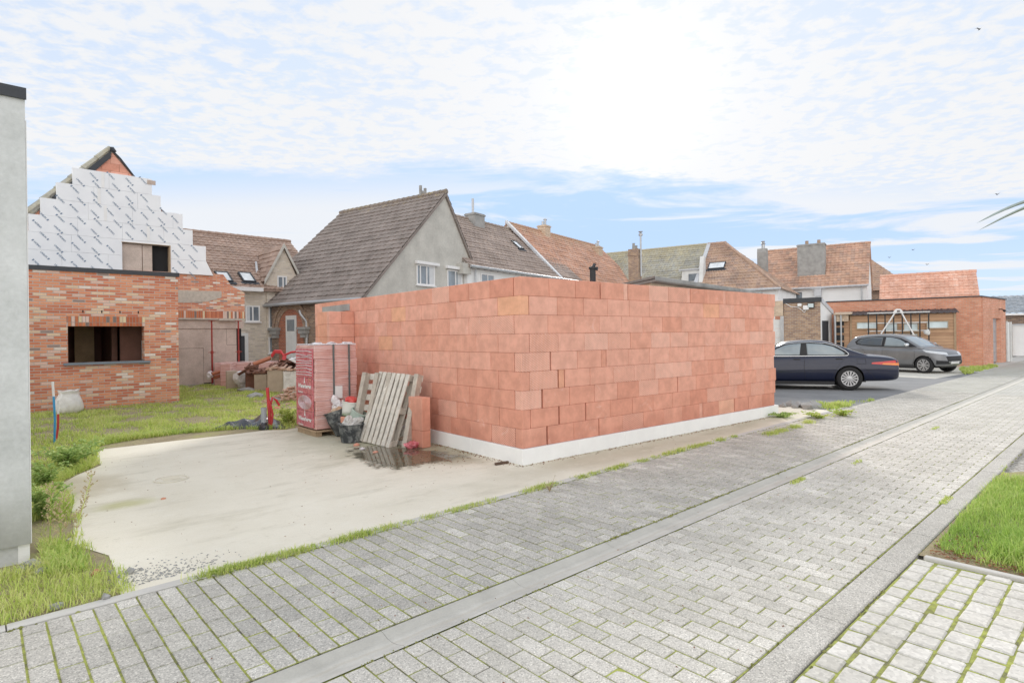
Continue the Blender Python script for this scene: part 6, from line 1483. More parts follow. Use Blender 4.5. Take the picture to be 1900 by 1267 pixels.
def slab_extra(n, o, col):
    x, y, _ = n.sep(o)
    def spot(cx, cy, rx, ry, c_, amt, lo=.6, hi=1.3, wob=.9):
        nonlocal col
        dx = n.m('DIVIDE', n.m('SUBTRACT', x, cx), rx); dy = n.m('DIVIDE', n.m('SUBTRACT', y, cy), ry)
        d = n.m('SQRT', n.m('ADD', n.m('MULTIPLY', dx, dx), n.m('MULTIPLY', dy, dy)))
        d = n.m('ADD', d, n.m('MULTIPLY', n.m('SUBTRACT', n.noise(o, 2.2, 5, .6), .5), wob))
        k = n.m('SUBTRACT', 1., n.sm(d, lo, hi)); col = n.mix(n.m('MULTIPLY', k, amt), col, c_); return k
    st = n.noise(n.vec(n.m('MULTIPLY', x, .8), n.m('MULTIPLY', y, 2.2)), .9, 5, .6)
    col = n.mix(n.m('MULTIPLY', n.sm(st, .5, .75), .45), col, (.36, .33, .22))
    pu = PZ(735, 858)
    wet = spot(4.75, 7.4, .7, 1.3, (.30, .27, .18), .7)
    wet2 = spot(4.9, 8.6, 1.2, 2.2, (.30, .29, .18), .5, .7, 1.5)
    gm = PZ(235, 935); spot(gm.x, gm.y, .30, .22, (.44, .44, .14), .55, .2, 1.2)
    gm = PZ(980, 875); spot(8.4, 5.0, 4.6, .55, (.36, .34, .23), .5, .5, 1.3, .5)
    lf = PZ(120, 905); spot(lf.x+.1, lf.y, .5, .8, (.38, .31, .18), .5, .4, 1.3)
    ck = n.n('TexVoronoi', feature='DISTANCE_TO_EDGE'); wv_ = n.vm('ADD', n.vm('MULTIPLY', o, (1, 1, 0)), n.vm('SCALE', n.vm('SUBTRACT', n.noise(o, 2.5, 5, .7, out=1), (.5, .5, .5)), .5)); n.lk(wv_, ck.inputs['Vector']); ck.inputs['Scale'].default_value = .38
    kk_ = n.m('SUBTRACT', 1., n.sm(ck.outputs['Distance'], .0, .004)); kk_ = n.m('MULTIPLY', kk_, n.sm(n.noise(o, .5, 2), .45, .6)); col = n.mix(n.m('MULTIPLY', kk_, .10), col, (.22, .19, .14))
    sd2 = n.noise(o, 7., 6, .75); col = n.mix(n.m('MULTIPLY', n.sm(sd2, .56, .72), .35), col, (.46, .42, .31)); col = n.mix(n.m('MULTIPLY', n.sm(sd2, .47, .33), .25), col, (.84, .82, .76))
    sp3 = n.noise(o, 160., 1); col = n.mix(n.m('MULTIPLY', n.sm(sp3, .64, .70), .45), col, (.33, .30, .24))
    rg = n.m('SUBTRACT', .92, n.m('MULTIPLY', wet, .45))
    return col, rg
M['slab'] = m_conc('pale_concrete_slab', (.73, .685, .57), (.83, .79, .68), 1.1, slab_extra)
M['gutter'] = m_conc('precast_concrete', (.47, .46, .43), (.60, .59, .555), 2.5, fine=110., bs=.4)
def chan_extra(n, o, col):
    y = n.sep(o)[1]; w_ = n.noise(o, 3., 5, .7); yy = n.m('ADD', y, n.m('MULTIPLY', n.m('SUBTRACT', w_, .5), .10))
    k = n.m('MULTIPLY', n.sm(yy, 2.80, 2.86), .35); col = n.mix(k, col, (.34, .33, .29))  # left slope darkened: painted shade of the dish plus settled dirt
    k2 = n.m('MULTIPLY', n.m('SUBTRACT', 1., n.sm(n.m('ABSOLUTE', n.m('SUBTRACT', yy, 2.79)), .0, .03)), .35); col = n.mix(k2, col, (.52, .47, .38)); return col, .92
M['channel'] = m_conc('channel_concrete', (.50, .485, .44), (.70, .68, .62), 4.5, chan_extra, 90., .6)
M['kerb'] = m_conc('kerb_concrete', (.53, .515, .485), (.62, .605, .57), 3., fine=110., bs=.4)
M['asphalt'] = m_conc('weathered_asphalt', (.20, .205, .21), (.29, .295, .30), 1.2, fine=80., bs=.5)
M['apron'] = m_conc('pale_apron', (.56, .54, .48), (.68, .66, .59), .9)
n = NT('soil'); a = n.noise(n.obj(), 1.2, 6, .65); b = n.noise(n.obj(), 25., 4, .7); M['soil'] = n.fin(n.ramp(n.m('ADD', n.m('MULTIPLY', a, .6), n.m('MULTIPLY', b, .4)), [(.35, (.30, .25, .17)), (.52, (.40, .34, .22)), (.62, (.40, .40, .18)), (.75, (.42, .46, .16))]), .95, .1, n.bump(b, 1., .03))
n = NT('gravel'); v = n.n('TexVoronoi'); n.lk(n.obj(), v.inputs['Vector']); v.inputs['Scale'].default_value = 45.; M['gravel'] = n.fin(n.ramp(n.sep(v.outputs['Color'])[0], [(0, (.22, .20, .17)), (.6, (.42, .40, .36)), (1, (.58, .56, .52))]), .95, .2, n.bump(v.outputs['Distance'], .5, .01))
def sheet(name, pts, z, mat, grid=None):
    q = MB(); q.add([(p[0], p[1], z) for p in pts], [tuple(range(len(pts)))]); o = q.build(name, mat)
    if o.data.polygons[0].normal.z < 0: o.data.flip_normals()
    return tag(o, kind='structure')
q = MB(); q.add([(-200, -200, -.030), (400, -200, -.030), (400, 400, -.030), (-200, 400, -.030)], [(0, 1, 2, 3)]); tag(q.build('ground', M['gravel']), kind='structure')
# lawn base with gentle bumps
q = MB(); NX, NY = 50, 70; vs = []
def lawn_h(x, y): return .03*mnoise.noise(Vector((x*.8, y*.8, 0)))+.015+.05*max(0, min(1, (y-15)/6))*(1-min(1, max(0, (x-4)/3)))
for i in range(NX+1):
    for j in range(NY+1): x = -.9+i*12.6/NX; y = 4.503+j*21.7/NY; vs.append((x, y, (lawn_h(x, y) if y > 10.8 else .0) - .0045))
q.add(vs, [(i*(NY+1)+j, (i+1)*(NY+1)+j, (i+1)*(NY+1)+j+1, i*(NY+1)+j+1) for i in range(NX) for j in range(NY)]); tag(q.build('lawn_soil', M['soil'], smooth=True), kind='structure')
sheet('yard', [(9, 12.5), (45, 12.5), (45, 60), (-10, 60), (-10, 26.2), (9, 26.2)], -.02, M['gravel'])
gY = 2.93; kY0, kY1 = 4.40, 4.50
def m_stone(name, pal, lo=.72, hi=1.25, sc=110.):
    n = NT(name); o = n.obj(); r = n.attr(); v = n.n('TexVoronoi'); n.lk(o, v.inputs['Vector']); v.inputs['Scale'].default_value = sc; s2 = n.sep(v.outputs['Color'])[0]
    base = n.ramp(r, pal)
    base = n.mix(.8, base, n.ramp(s2, [(0, (lo,)*3), (.3, (.92,)*3), (.8, (1.04,)*3), (1, (hi,)*3)]), 'MULTIPLY')
    base = n.mix(.5, base, n.ramp(n.noise(o, 1.3, 6, .7), [(.35, (.78, .77, .74)), (.65, (1.14, 1.14, 1.13))]), 'MULTIPLY')
    ms = n.noise(o, 9., 5, .75); base = n.mix(n.m('MULTIPLY', n.sm(ms, .60, .75), .25), base, (.34, .35, .20))
    return n.fin(base, .92, .15, n.bump(n.m('ADD', s2, n.noise(o, 30., 3)), .35, .003))
M['stone_l'] = m_stone('clinker_grey', [(0, (.46, .445, .41)), (.5, (.535, .515, .475)), (.85, (.585, .565, .52)), (1, (.65, .63, .585))], .50, 1.5, 150.)
M['stone_r'] = m_stone('clinker_pale', [(0, (.555, .535, .485)), (.5, (.63, .605, .555)), (1, (.70, .675, .62))], .58, 1.4, 150.)
M['stone_d'] = m_stone('sett_beige', [(0, (.58, .56, .51)), (.5, (.645, .625, .58)), (1, (.70, .68, .64))], .8, 1.15, 60.)
n = NT('mossy_joint'); o = n.obj(); d1 = n.noise(o, .7, 4, .6); d2 = n.noise(o, 12., 5, .75); k = n.m('ADD', n.m('MULTIPLY', d1, .5), n.m('MULTIPLY', d2, .7))
M['joints'] = n.fin(n.ramp(k, [(.46, (.15, .14, .11)), (.55, (.26, .27, .10)), (.68, (.44, .48, .12)), (.80, (.32, .30, .22))]), .95, .1, n.bump(d2, .8, .02))
def lay(name, mat, x0, x1, y0, y1, lx, ly, gap, half_along='y', jit=.0012, seed=1, ch=.004, rj=0.):
    R_ = random.Random(seed); q = MB(); i = 0
    if half_along == 'y':
        x = x0
        while x < x1:
            ys = [y0]; 
            st = ly/2 if i % 2 else ly
            y = y0+st
            while y < y1-ly*.3: ys.append(y); y += ly
            ys.append(y1)
            for k in range(len(ys)-1):
                g = gap/2; T = Matrix.Translation((x+lx/2+R_.gauss(0, rj), (ys[k]+ys[k+1])/2, R_.gauss(0, jit))) @ Matrix.Rotation(R_.gauss(0, .008), 4, 'X') @ Matrix.Rotation(R_.gauss(0, .010), 4, 'Y') @ Matrix.Rotation(R_.gauss(0, .006), 4, 'Z'); hy = (ys[k+1]-ys[k])/2-g
                sm_ = hy*2 < ly*.7
                q.cbox(-lx/2+g, lx/2-g, -hy, hy, -.03, 0, ch, T, (R_.uniform(.85, 1.) if sm_ and R_.random() < .6 else min(1, max(0, R_.gauss(.42, .22)))))
            x += lx; i += 1
    else:
        y = y0
        while y < y1-.02:
            x = x0+R_.uniform(0, lx); yy = min(y+ly, y1)
            while x < x1-.03:
                L_ = lx*R_.choice((.85, 1., 1., 1.1, 1.25)); xe = min(x+L_, x1); g = gap/2*R_.uniform(.8, 1.5)
                T = Matrix.Translation(((x+xe)/2, (y+yy)/2+R_.gauss(0, rj), R_.gauss(0, jit))) @ Matrix.Rotation(R_.gauss(0, .014), 4, 'X') @ Matrix.Rotation(R_.gauss(0, .014), 4, 'Y') @ Matrix.Rotation(R_.gauss(0, .02), 4, 'Z')
                q.cbox(-(xe-x)/2+g, (xe-x)/2-g, -(yy-y)/2+g, (yy-y)/2-g, -.03, 0, ch, T, min(1, max(0, R_.gauss(.5, .25)))); x = xe
            y += ly
    return tag(q.build(name, M[mat]), kind='structure')
XS = 19.
lay('lane_paving_left', 'stone_l', -1.2, XS, gY+.005, kY0, .1135, .222, .011, seed=2)
lay('lane_paving_right', 'stone_r', -1.2, XS, 1.335, 2.672, .1135, .222, .008, seed=3)
lay('driveway_setts', 'stone_d', 2.0, 4.975, -1.6, 1.138, .150, .138, .007, 'x', .002, 4, .009, .0015)
for nm_, ya, yb2 in (('paving_joints', gY+.003, kY0), ('paving_joints', 1.33, 2.674)): sheet(nm_, [(-3, ya), (XS, ya), (XS, yb2), (-3, yb2)], -.0055, M['joints'])
sheet('paving_joints', [(1, -3), (4.98, -3), (4.98, 1.142), (1, 1.142)], -.0055, M['joints'])
sheet('lane_paving_left', [(XS+.01, gY), (60, gY), (60, kY0), (XS+.01, kY0)], -.002, M['pave_l'])
sheet('lane_paving_right', [(XS+.01, 1.335), (60, 1.335), (60, 2.675), (XS+.01, 2.675)], -.002, M['pave_r'])
q = MB(); X0 = 1.655
def dish(x0, x1):
    pr = [(2.677, 0.0), (2.70, -.002), (2.76, -.020), (2.81, -.028), (2.86, -.026), (2.905, -.012), (2.928, -.008)]
    vs = [(x0, y, z) for y, z in pr]+[(x1, y, z) for y, z in pr]; m = len(pr); return vs, [(i, i+m, i+1+m, i+1) for i in range(m-1)]
x = X0-5.0
while x < 60: v_, f_ = dish(x, x+.998); q.add(v_, f_); x += 1.
o = q.build('gutter_channel', M['channel'], smooth=False); tag(o, kind='structure'); bmx = bmesh.new(); bmx.from_mesh(o.data); [f.normal_flip() for f in bmx.faces if f.normal.z < -.5]; bmx.to_mesh(o.data); bmx.free()
q = MB(); q.box(-5, 60, 2.6, 2.70, -.09, -.009); q.box(-5, 60, 2.70, 2.905, -.09, -.036); q.box(-5, 60, 2.905, 3.0, -.09, -.014); tag(q.build('gutter_bed', M['joints']), kind='structure')
q = MB(); x = -4.+.55
while x < 60: q.cbox(x+.0015, x+.9985, 1.150, 1.322, -.05, .010+RND.uniform(-.002, .002), .008, None, RND.uniform(.3, .6)); x += 1.
tag(q.build('kerb_band', M['stone_l']), kind='structure')
q = MB(); x = -3.9
while x < 13.8: q.cbox(x+.003, x+.997, kY0+.006, kY1+.0, -.05, .006, .004); x += 1.
tag(q.build('kerb_edge', M['kerb']), kind='structure')
s3 = [PZ(*a) for a in ((215, 1106),)]
slab = [(.66, 4.503), (13.1, 4.503), (13.25, 5.2), (13.2, 5.6), (12.0, 5.7), (11.8, 13), (5.9, 13.0), (5.2, 11.2), (4.7, 10.75), (4.1, 10.55), (3.5, 11.0), (2.6, 11.35), (1.9, 11.3), (1.35, 11.0), (1.25, 10.4), (1.18, 9.4), (.86, 8.9), (.62, 8.35), (.60, 7.5), (.66, 7.2), (.62, 6.6), (.55, 5.9), (.72, 5.4), (.70, 4.9)]
sheet('concrete_slab', slab, .0, M['slab'])
sheet('parking_asphalt', [(13.2, 4.42), (27.2, 4.42), (27.0, 5.1), (24.4, 6.1), (22, 8.5), (20, 30), (11.9, 30), (11.85, 5.75), (13.22, 5.66), (13.3, 5.2)], -.008, M['asphalt'])
sheet('apron_paving', [(24.0, 4.9), (28.5, 4.6), (33.6, 4.9), (31.5, 13), (30, 30), (19.9, 30), (21.9, 8.6), (24.3, 6.2)], -.003, M['apron'])
sheet('garage_forecourt', [(28.5, 4.42), (60, 4.42), (60, 5.6), (33.5, 5.2), (28.6, 4.6)], -.006, M['gutter'])
q = MB(); q.cbox(4.985, 5.04, -3, 1.10, -.05, .02, .006); tag(q.build('driveway_edging', M['kerb']), kind='structure')
sheet('verge_soil', [(5.05, -3), (14, -3), (14, .2), (9.5, .6), (8.6, 1.143), (5.05, 1.143)], .002, M['soil'])
# drain cover on the slab, puddle
dc = PZ(318, 889); dr = thing('drain_cover', 'round grey drain cover set flush in the pale concrete slab', 'drain cover', (dc.x, dc.y, 0))
q = MB(); T = Matrix.Translation((dc.x, dc.y, 0)); q.lathe([(.001, .006), (.15, .006), (.155, .002)], 24, T); q.build('lid', M['slab'], dr)
q = MB(); q.lathe([(.165, .0), (.165, .009), (.185, .009), (.186, .001)], 24, T)
for k in range(5): q.box(-.09, .09, -.008+k*.04-.08, .008+k*.04-.08, .006, .010, T)
q.build('rim', M['slab'], dr)
n = NT('water_film'); o = n.obj(); a = n.noise(o, 1.5, 3); n.fin(n.ramp(a, [(.35, (.105, .09, .06)), (.65, (.17, .15, .10))]), .03, .5, n.bump(n.noise(o, 3., 2), .02, .01))
ed_ = n.attr('edge'); dd_ = n.m('ADD', ed_, n.m('MULTIPLY', n.m('SUBTRACT', n.noise(o, 5., 6, .7), .5), 1.3)); tb_ = n.n('BsdfTransparent'); mx_ = n.n('MixShader'); n.lk(n.sm(dd_, .62, .98), mx_.inputs[0]); n.lk(n.b.outputs[0], mx_.inputs[1]); n.lk(tb_.outputs[0], mx_.inputs[2]); n.lk(mx_.outputs[0], n.out.inputs[0]); M['water'] = n.mat
pc = [PZ(*a) for a in ((640, 838), (672, 856), (700, 868), (735, 873), (785, 862), (830, 856), (862, 848), (836, 841), (800, 835), (770, 829), (720, 828), (675, 826))]
q = MB(); import itertools
cen = sum(pc, Vector())/len(pc); rim_ = []
for i in range(len(pc)):
    a, b = pc[i], pc[(i+1) % len(pc)]
    for k in range(6): p = a.lerp(b, k/6); d = p-cen; rim_.append(cen+d*(1+.10*mnoise.noise(p*3.5)))
R_n = len(rim_); q.add([Vector((cen.x, cen.y, .003))]+[Vector((cen.x+(p.x-cen.x)*1.12, cen.y+(p.y-cen.y)*1.12, .003)) for p in rim_], [(0, 1+i, 1+(i+1) % R_n) for i in range(R_n)]); o = q.build('puddle_water', M['water']); ea = o.data.attributes.new('edge', 'FLOAT', 'POINT'); ea.data.foreach_set('value', [0.]+[1.]*R_n); bmw = bmesh.new(); bmw.from_mesh(o.data); [f.normal_flip() for f in bmw.faces if f.normal.z < 0]; bmw.to_mesh(o.data); bmw.free()
tag(o, kind='structure')
# ================================================================== grass and weeds
def m_leaf(name, stops, rough=.6):
    n = NT(name); r = n.attr(); a = n.noise(n.obj(), 1.3, 4, .6); k = n.m('ADD', n.m('MULTIPLY', r, .6), n.m('MULTIPLY', a, .5)); col = n.ramp(k, stops)
    n.fin(col, rough, .25)
    tr = n.n('BsdfTranslucent'); n.lk(col, tr.inputs[0]); mx = n.n('MixShader'); mx.inputs[0].default_value = .35; n.lk(n.b.outputs[0], mx.inputs[1]); n.lk(tr.outputs[0], mx.inputs[2]); n.lk(mx.outputs[0], n.out.inputs[0]); return n.mat
M['grass'] = m_leaf('lawn_grass', [(.2, (.34, .48, .10)), (.45, (.52, .64, .15)), (.7, (.68, .72, .27)), (1, (.78, .71, .43))])
M['grass_v'] = m_leaf('verge_grass', [(.2, (.26, .43, .09)), (.5, (.42, .59, .13)), (.75, (.60, .69, .24)), (.95, (.68, .64, .36))])
M['dry'] = m_leaf('dry_straw', [(.2, (.36, .28, .16)), (.8, (.58, .48, .32))]); M['weed'] = m_leaf('weed_leaves', [(.2, (.28, .43, .14)), (.5, (.43, .57, .19)), (.9, (.62, .70, .30))])
M['leaf_brown'] = m_leaf('fallen_leaves', [(.2, (.20, .08, .04)), (.8, (.42, .22, .12))])
M['moss'] = m_leaf('moss', [(.2, (.20, .21, .07)), (.5, (.33, .34, .11)), (.8, (.44, .44, .18))], .9)
rg_ = random.Random(3)
def blade(q, x, y, z, h, w, lean, az, rnd):
    dx, dy = math.cos(az), math.sin(az); sx, sy = -dy*w, dx*w; l1 = lean*h*.35; l2 = lean*h
    q.add([(x-sx, y-sy, z), (x+sx, y+sy, z), (x+sx*.7+dx*l1, y+sy*.7+dy*l1, z+h*.55), (x-sx*.7+dx*l1, y-sy*.7+dy*l1, z+h*.55), (x+dx*l2, y+dy*l2, z+h*math.sqrt(max(.1, 1-lean*lean*.5)))], [(0, 1, 2, 3), (3, 2, 4)], None, rnd)
def inpoly(x, y, P_):
    c = False; j = len(P_)-1
    for i in range(len(P_)):
        if (P_[i][1] > y) != (P_[j][1] > y) and x < (P_[j][0]-P_[i][0])*(y-P_[i][1])/(P_[j][1]-P_[i][1])+P_[i][0]: c = not c
        j = i
    return c
def grass_field(name, poly, N, hr, wr, mat, avoid=(), zf=lambda x, y: 0., dens=None, lean=(.2, .9)):
    q = MB(); xs = [p[0] for p in poly]; ys = [p[1] for p in poly]; k = 0; tries = 0
    while k < N and tries < N*12:
        tries += 1; x = rg_.uniform(min(xs), max(xs)); y = rg_.uniform(min(ys), max(ys))
        if not inpoly(x, y, poly) or any(inpoly(x, y, a) for a in avoid): continue
        nz = mnoise.noise(Vector((x*1.4, y*1.4, 3)))+.5*mnoise.noise(Vector((x*4, y*4, 1)))
        if dens and rg_.random() > dens(x, y, nz): continue
        blade(q, x, y, zf(x, y), rg_.uniform(*hr)*(1+.7*nz), rg_.uniform(*wr), rg_.uniform(*lean), rg_.uniform(0, 6.283), min(1, max(0, rg_.random()*.8+.3*nz))); k += 1
    o = q.build(name, M[mat]); tag(o, kind='stuff'); return o
lawn = [(.35, 8.6), (.9, 9.0), (1.2, 9.5), (1.25, 10.5), (1.4, 11.1), (1.9, 11.35), (2.6, 11.42), (3.5, 11.1), (4.1, 10.65), (4.9, 10.9), (5.5, 12.3), (7.2, 15.5), (8.2, 18), (8.2, 22.9), (3.9, 22.9), (3.88, 17.1), (.3, 17.1)]
grass_field('lawn_grass', lawn, 44000, (.03, .085), (.004, .009), 'grass', zf=lambda x, y: lawn_h(x, y)-.008 if y > 10.8 else -.005, dens=lambda x, y, nz: max(.06, min(1, .55+nz*1.7)) if y > 12.4 else max(.4, min(1, .9+nz)))
edge = [(1.25, 10.2), (1.35, 11.0), (1.9, 11.3), (2.6, 11.38), (3.5, 11.05), (3.9, 10.7), (4.0, 10.95), (3.6, 11.4), (2.6, 11.8), (1.6, 11.7), (1.1, 11.0)]
grass_field('edge_grass', edge, 3400, (.07, .16), (.004, .007), 'grass', lean=(.5, 1.1))
fore = [(-.6, 4.52), (.0, 4.50), (.74, 4.50), (.72, 4.7), (.78, 4.95), (.64, 5.2), (.32, 5.55), (-.8, 5.6)]
grass_field('corner_grass', fore, 4800, (.015, .065), (.0018, .0035), 'grass', dens=lambda x, y, nz: max(.03, min(1, .42+nz*1.9)), lean=(.3, 1.2))
grass_field('corner_grass', [(.34, 5.25), (.56, 5.15), (.60, 5.5), (.45, 6.0), (.33, 6.0)], 600, (.03, .08), (.003, .005), 'grass_v', lean=(.5, 1.2))
grass_field('corner_grass', [(.33, 5.2), (.74, 5.1), (.62, 5.9), (.70, 6.9), (.35, 7.0)], 1500, (.02, .07), (.002, .004), 'grass', dens=lambda x, y, nz: max(.05, min(1, .4+nz*1.8)))
grass_field('corner_grass', [(.33, 6.9), (.62, 6.9), (.7, 7.4), (.66, 8.5), (.9, 9), (1.1, 9.3), (.5, 9.3), (.35, 8.6)], 3600, (.05, .13), (.003, .005), 'grass', lean=(.4, 1.1), dens=lambda x, y, nz: max(.1, min(1, .7+nz)))
ver = [(5.08, -1.2), (12.5, -1.2), (12.5, .1), (9.4, .45), (8.4, 1.12), (5.2, 1.12)]
grass_field('verge_grass', [(5.16, -1.2), (8.6, -.2), (8.4, .9), (8.2, 1.13), (5.3, 1.10), (5.12, .8)], 34000, (.035, .09), (.0025, .004), 'grass_v', dens=lambda x, y, nz: 1. if x > 5.45 or y > .9 else max(.0, min(1, (x-5.1)*2.4+nz)))
grass_field('verge_grass', [(5.2, -1.2), (6.0, -1.2), (6.0, .78), (5.3, .78)], 5000, (.09, .15), (.003, .005), 'grass_v', lean=(.3, 1.))
grass_field('verge_grass', [(8.2, -1), (12.4, -1), (12.4, .0), (9.4, .35)], 2600, (.02, .06), (.004, .007), 'grass_v', dens=lambda x, y, nz: max(0, nz*1.6))
# fallen leaves at the verge front
q = MB()
for k in range(900):
    x = 5.07+abs(rg_.gauss(0, .24)); y = rg_.uniform(-1.0, 1.1); s_ = rg_.uniform(.008, .022); a = rg_.uniform(0, 6.28); z = rg_.uniform(.006, .03)
    q.add([(x-s_*math.cos(a), y-s_*math.sin(a), z), (x+s_*.5*math.sin(a), y-s_*.5*math.cos(a), z+.008), (x+s_*math.cos(a), y+s_*math.sin(a), z+.003), (x-s_*.5*math.sin(a), y+s_*.5*math.cos(a), z+.006)], [(0, 1, 2, 3)], None, rg_.random())
tag(q.build('leaf_litter', M['leaf_brown']), kind='stuff')
# kerb tufts
q = MB()
tufts = [(400, 1072, 1., .08), (425, 1062, 1., .07), (455, 1055, .8, .06), (478, 1049, .9, .06), (510, 1043, 1., .07), (555, 1036, .9, .06), (580, 1030, .9, .06), (635, 1006, .9, .06), (670, 1000, 1., .07), (690, 998, .8, .06), (742, 990, .8, .06), (780, 980, .4, .04), (820, 968, .7, .05), (855, 955, .6, .05), (875, 948, .9, .05), (905, 944, .6, .04), (935, 936, .6, .04), (1005, 917, .9, .05), (1030, 910, 1.1, .07), (1055, 904, .5, .04), (1110, 892, .8, .05), (1135, 886, .7, .05), (1165, 877, .9, .05), (1180, 871, 1., .06), (1215, 860, .9, .05), (1240, 853, .6, .04), (1265, 847, 1., .07), (1285, 841, 1.2, .08), (1310, 833, 1.1, .07), (1325, 830, .9, .06), (1345, 828, .8, .05), (1365, 821, 1., .07), (1395, 815, .7, .05), (1430, 805, 1.2, .08), (1450, 800, 1.3, .08), (1475, 793, 1.2, .08), (1500, 784, 1.2, .09)]
for u, v, s_, h in tufts:
    p = PZ(u, v)
    for k in range(int(240*s_)):
        x = p.x+rg_.gauss(0, .055*s_+.02); y = 4.43+rg_.gauss(0, .030) if u < 1420 else p.y+rg_.gauss(0, .05)
        blade(q, x, y, 0, rg_.uniform(.3, 1.)*h*.95, rg_.uniform(.0015, .004), rg_.uniform(.2, 1.3), rg_.uniform(0, 6.28), rg_.random())
tag(q.build('kerb_grass', M['grass']), kind='stuff')
q = MB()   # moss cushions between kerb and pavers, along the road joints
for k in range(900):
    x = rg_.uniform(-1, 14); nz = mnoise.noise(Vector((x*.9, 1, 1)))
    if nz+.25 < rg_.random()*.8: continue
    yy = 4.40+rg_.gauss(0, .012); s_ = rg_.uniform(.006, .018); q.add([(x-s_, yy-s_*.7, -.002), (x+s_, yy-s_*.7, -.002), (x+s_, yy+s_*.7, -.002), (x-s_, yy+s_*.7, -.002), (x, yy, .008)], [(0, 1, 4), (1, 2, 4), (2, 3, 4), (3, 0, 4)], None, rg_.random())
for k in range(5200):
    x = rg_.uniform(.2, 17); ln = rg_.choice((2.675, 2.932, 1.328, 1.143)); nz = mnoise.noise(Vector((x*1.6, ln*7, 4)))+.6*mnoise.noise(Vector((x*6, ln*3, 9)))
    if nz+.12 < rg_.random()*.7: continue
    yy = ln+rg_.gauss(0, .007); s_ = rg_.uniform(.004, .012); q.add([(x-s_, yy-s_*.6, -.004), (x+s_, yy-s_*.6, -.004), (x+s_, yy+s_*.6, -.004), (x-s_, yy+s_*.6, -.004), (x, yy, .006)], [(0, 1, 4), (1, 2, 4), (2, 3, 4), (3, 0, 4)], None, rg_.random())
tag(q.build('kerb_moss', M['moss']), kind='stuff')
# tufts by the asphalt corner + far garage + road
grass_field('corner_weeds', [(13.25, 4.45), (15.6, 4.36), (15.6, 4.46), (14.2, 4.95), (13.35, 5.2)], 1500, (.03, .11), (.005, .01), 'grass', dens=lambda x, y, nz: max(.0, min(1, .45+1.3*nz)))
grass_field('corner_weeds', [(26.5, 4.5), (33, 4.45), (34, 4.9), (30, 5.3)], 1800, (.03, .14), (.01, .02), 'grass', dens=lambda x, y, nz: max(.0, min(1, .35+nz*1.4)))
for (u, v, n_) in ((1480, 893, 160), (1755, 930, 200), (1862, 869, 60), (1862, 882, 60), (1735, 795, 60), (1590, 858, 40)):
    p = PZ(u, v); grass_field('road_tuft', [(p.x-.16, p.y-.03), (p.x+.16, p.y-.03), (p.x+.16, p.y+.03), (p.x-.16, p.y+.03)], n_, (.015, .04), (.003, .005), 'grass')
# dark rocks + hole at corner of the block garage
q = MB()
for k in range(10): q.blob((13.1+rg_.uniform(-.25, .5), 5.2+rg_.uniform(-.3, .3), .03), rg_.uniform(.06, .18), 1, .4, (1.2, 1, .6), k)
o = q.build('rubble_edge', M['concrete_grey']); tag(o, 'broken dark concrete edge beside the right end of the block garage', 'rubble'); recenter(o, (13.2, 5.3, 0))
# leafy weeds
def weed(nm, label, p, H, R, n_st, n_lf, lw, mat='weed', cat='plant', grp=None):
    t = thing(nm, label, cat, p, 0, grp); s = MB(); l = MB(); p = Vector(p)
    for i in range(n_st):
        a = rg_.uniform(0, 6.28); r_ = rg_.uniform(.2, 1)*R; tip = Vector((r_*math.cos(a), r_*math.sin(a), H*rg_.uniform(.5, 1))); mid = Vector((tip.x*.35, tip.y*.35, tip.z*.6)); b = Vector((tip.x*.1, tip.y*.1, 0))
        s.tube([p+b, p+mid, p+tip], [.005, .004, .002], 4)
        for k in range(n_lf):
            f_ = rg_.uniform(.15, 1); q_ = (b.lerp(mid, f_*2) if f_ < .5 else mid.lerp(tip, f_*2-1))+p; az = rg_.uniform(0, 6.28); L_ = lw*rg_.uniform(.6, 1.3); d = Vector((math.cos(az), math.sin(az), rg_.uniform(-.3, .5))).normalized(); w_ = d.cross(ZZ).normalized()*L_*.36
            c = q_+d*L_*.5; l.add([q_, c-w_+ZZ*.01, q_+d*L_-ZZ*L_*.25, c+w_+ZZ*.01], [(0, 1, 2), (0, 2, 3)], None, rg_.random())
    s.build('stem', M[mat], t); l.build('leaves', M[mat], t); return t
for i, (u, v, H, R, ns_, nl, lw, lab) in enumerate(((125, 868, .34, .50, 30, 20, .06, 'large spreading leafy weed at the edge of the slab by the service pipes'), (85, 905, .30, .26, 20, 18, .05, 'leafy weed tight against the grey wall behind the largest weed'), (82, 962, .34, .24, 26, 20, .05, 'bushy green weed between the grey wall and the slab, middle one'), (155, 850, .3, .3, 14, 12, .06, 'low weed with small yellow flowers at the slab corner'))):
    weed('weed_plant', lab, PZ(u, v), H, R, ns_, nl, lw, grp='leafy weeds by the grey wall')
for i, (u, v, H, lab) in enumerate(((125, 1042, .62, 'tall thin dry weed leaning over the slab by the render corner'), (92, 1020, .50, 'feathery dry weed closest to the render corner'), (108, 1035, .46, 'feathery dry weed between its two neighbours at the render corner'))):
    p = PZ(u, v); t = thing('dry_weed', lab, 'plant', p, 0, 'dry weeds at the render corner'); s = MB(); l = MB()
    tip = Vector((.16 if i == 0 else .02*i, .03, H)); s.tube([p, p+tip*.5, p+tip], [.004, .003, .0015], 4)
    for k in range(60):
        f_ = rg_.uniform(.35, 1); b = p+tip*f_; az = rg_.uniform(0, 6.28); d = Vector((math.cos(az), math.sin(az), .9))*rg_.uniform(.02, .07); s.tube([b, b+d], [.0012, .0008], 3)
        for j in range(3): c = b+d*rg_.uniform(.4, 1.1); e_ = .006; l.add([c+Vector((-e_, 0, 0)), c+Vector((0, e_, e_)), c+Vector((e_, 0, .004)), c+Vector((0, -e_, -.004))], [(0, 1, 2, 3)], None, rg_.random())
    s.build('stem', M['grass'], t); l.build('seed_heads', M['dry'], t)
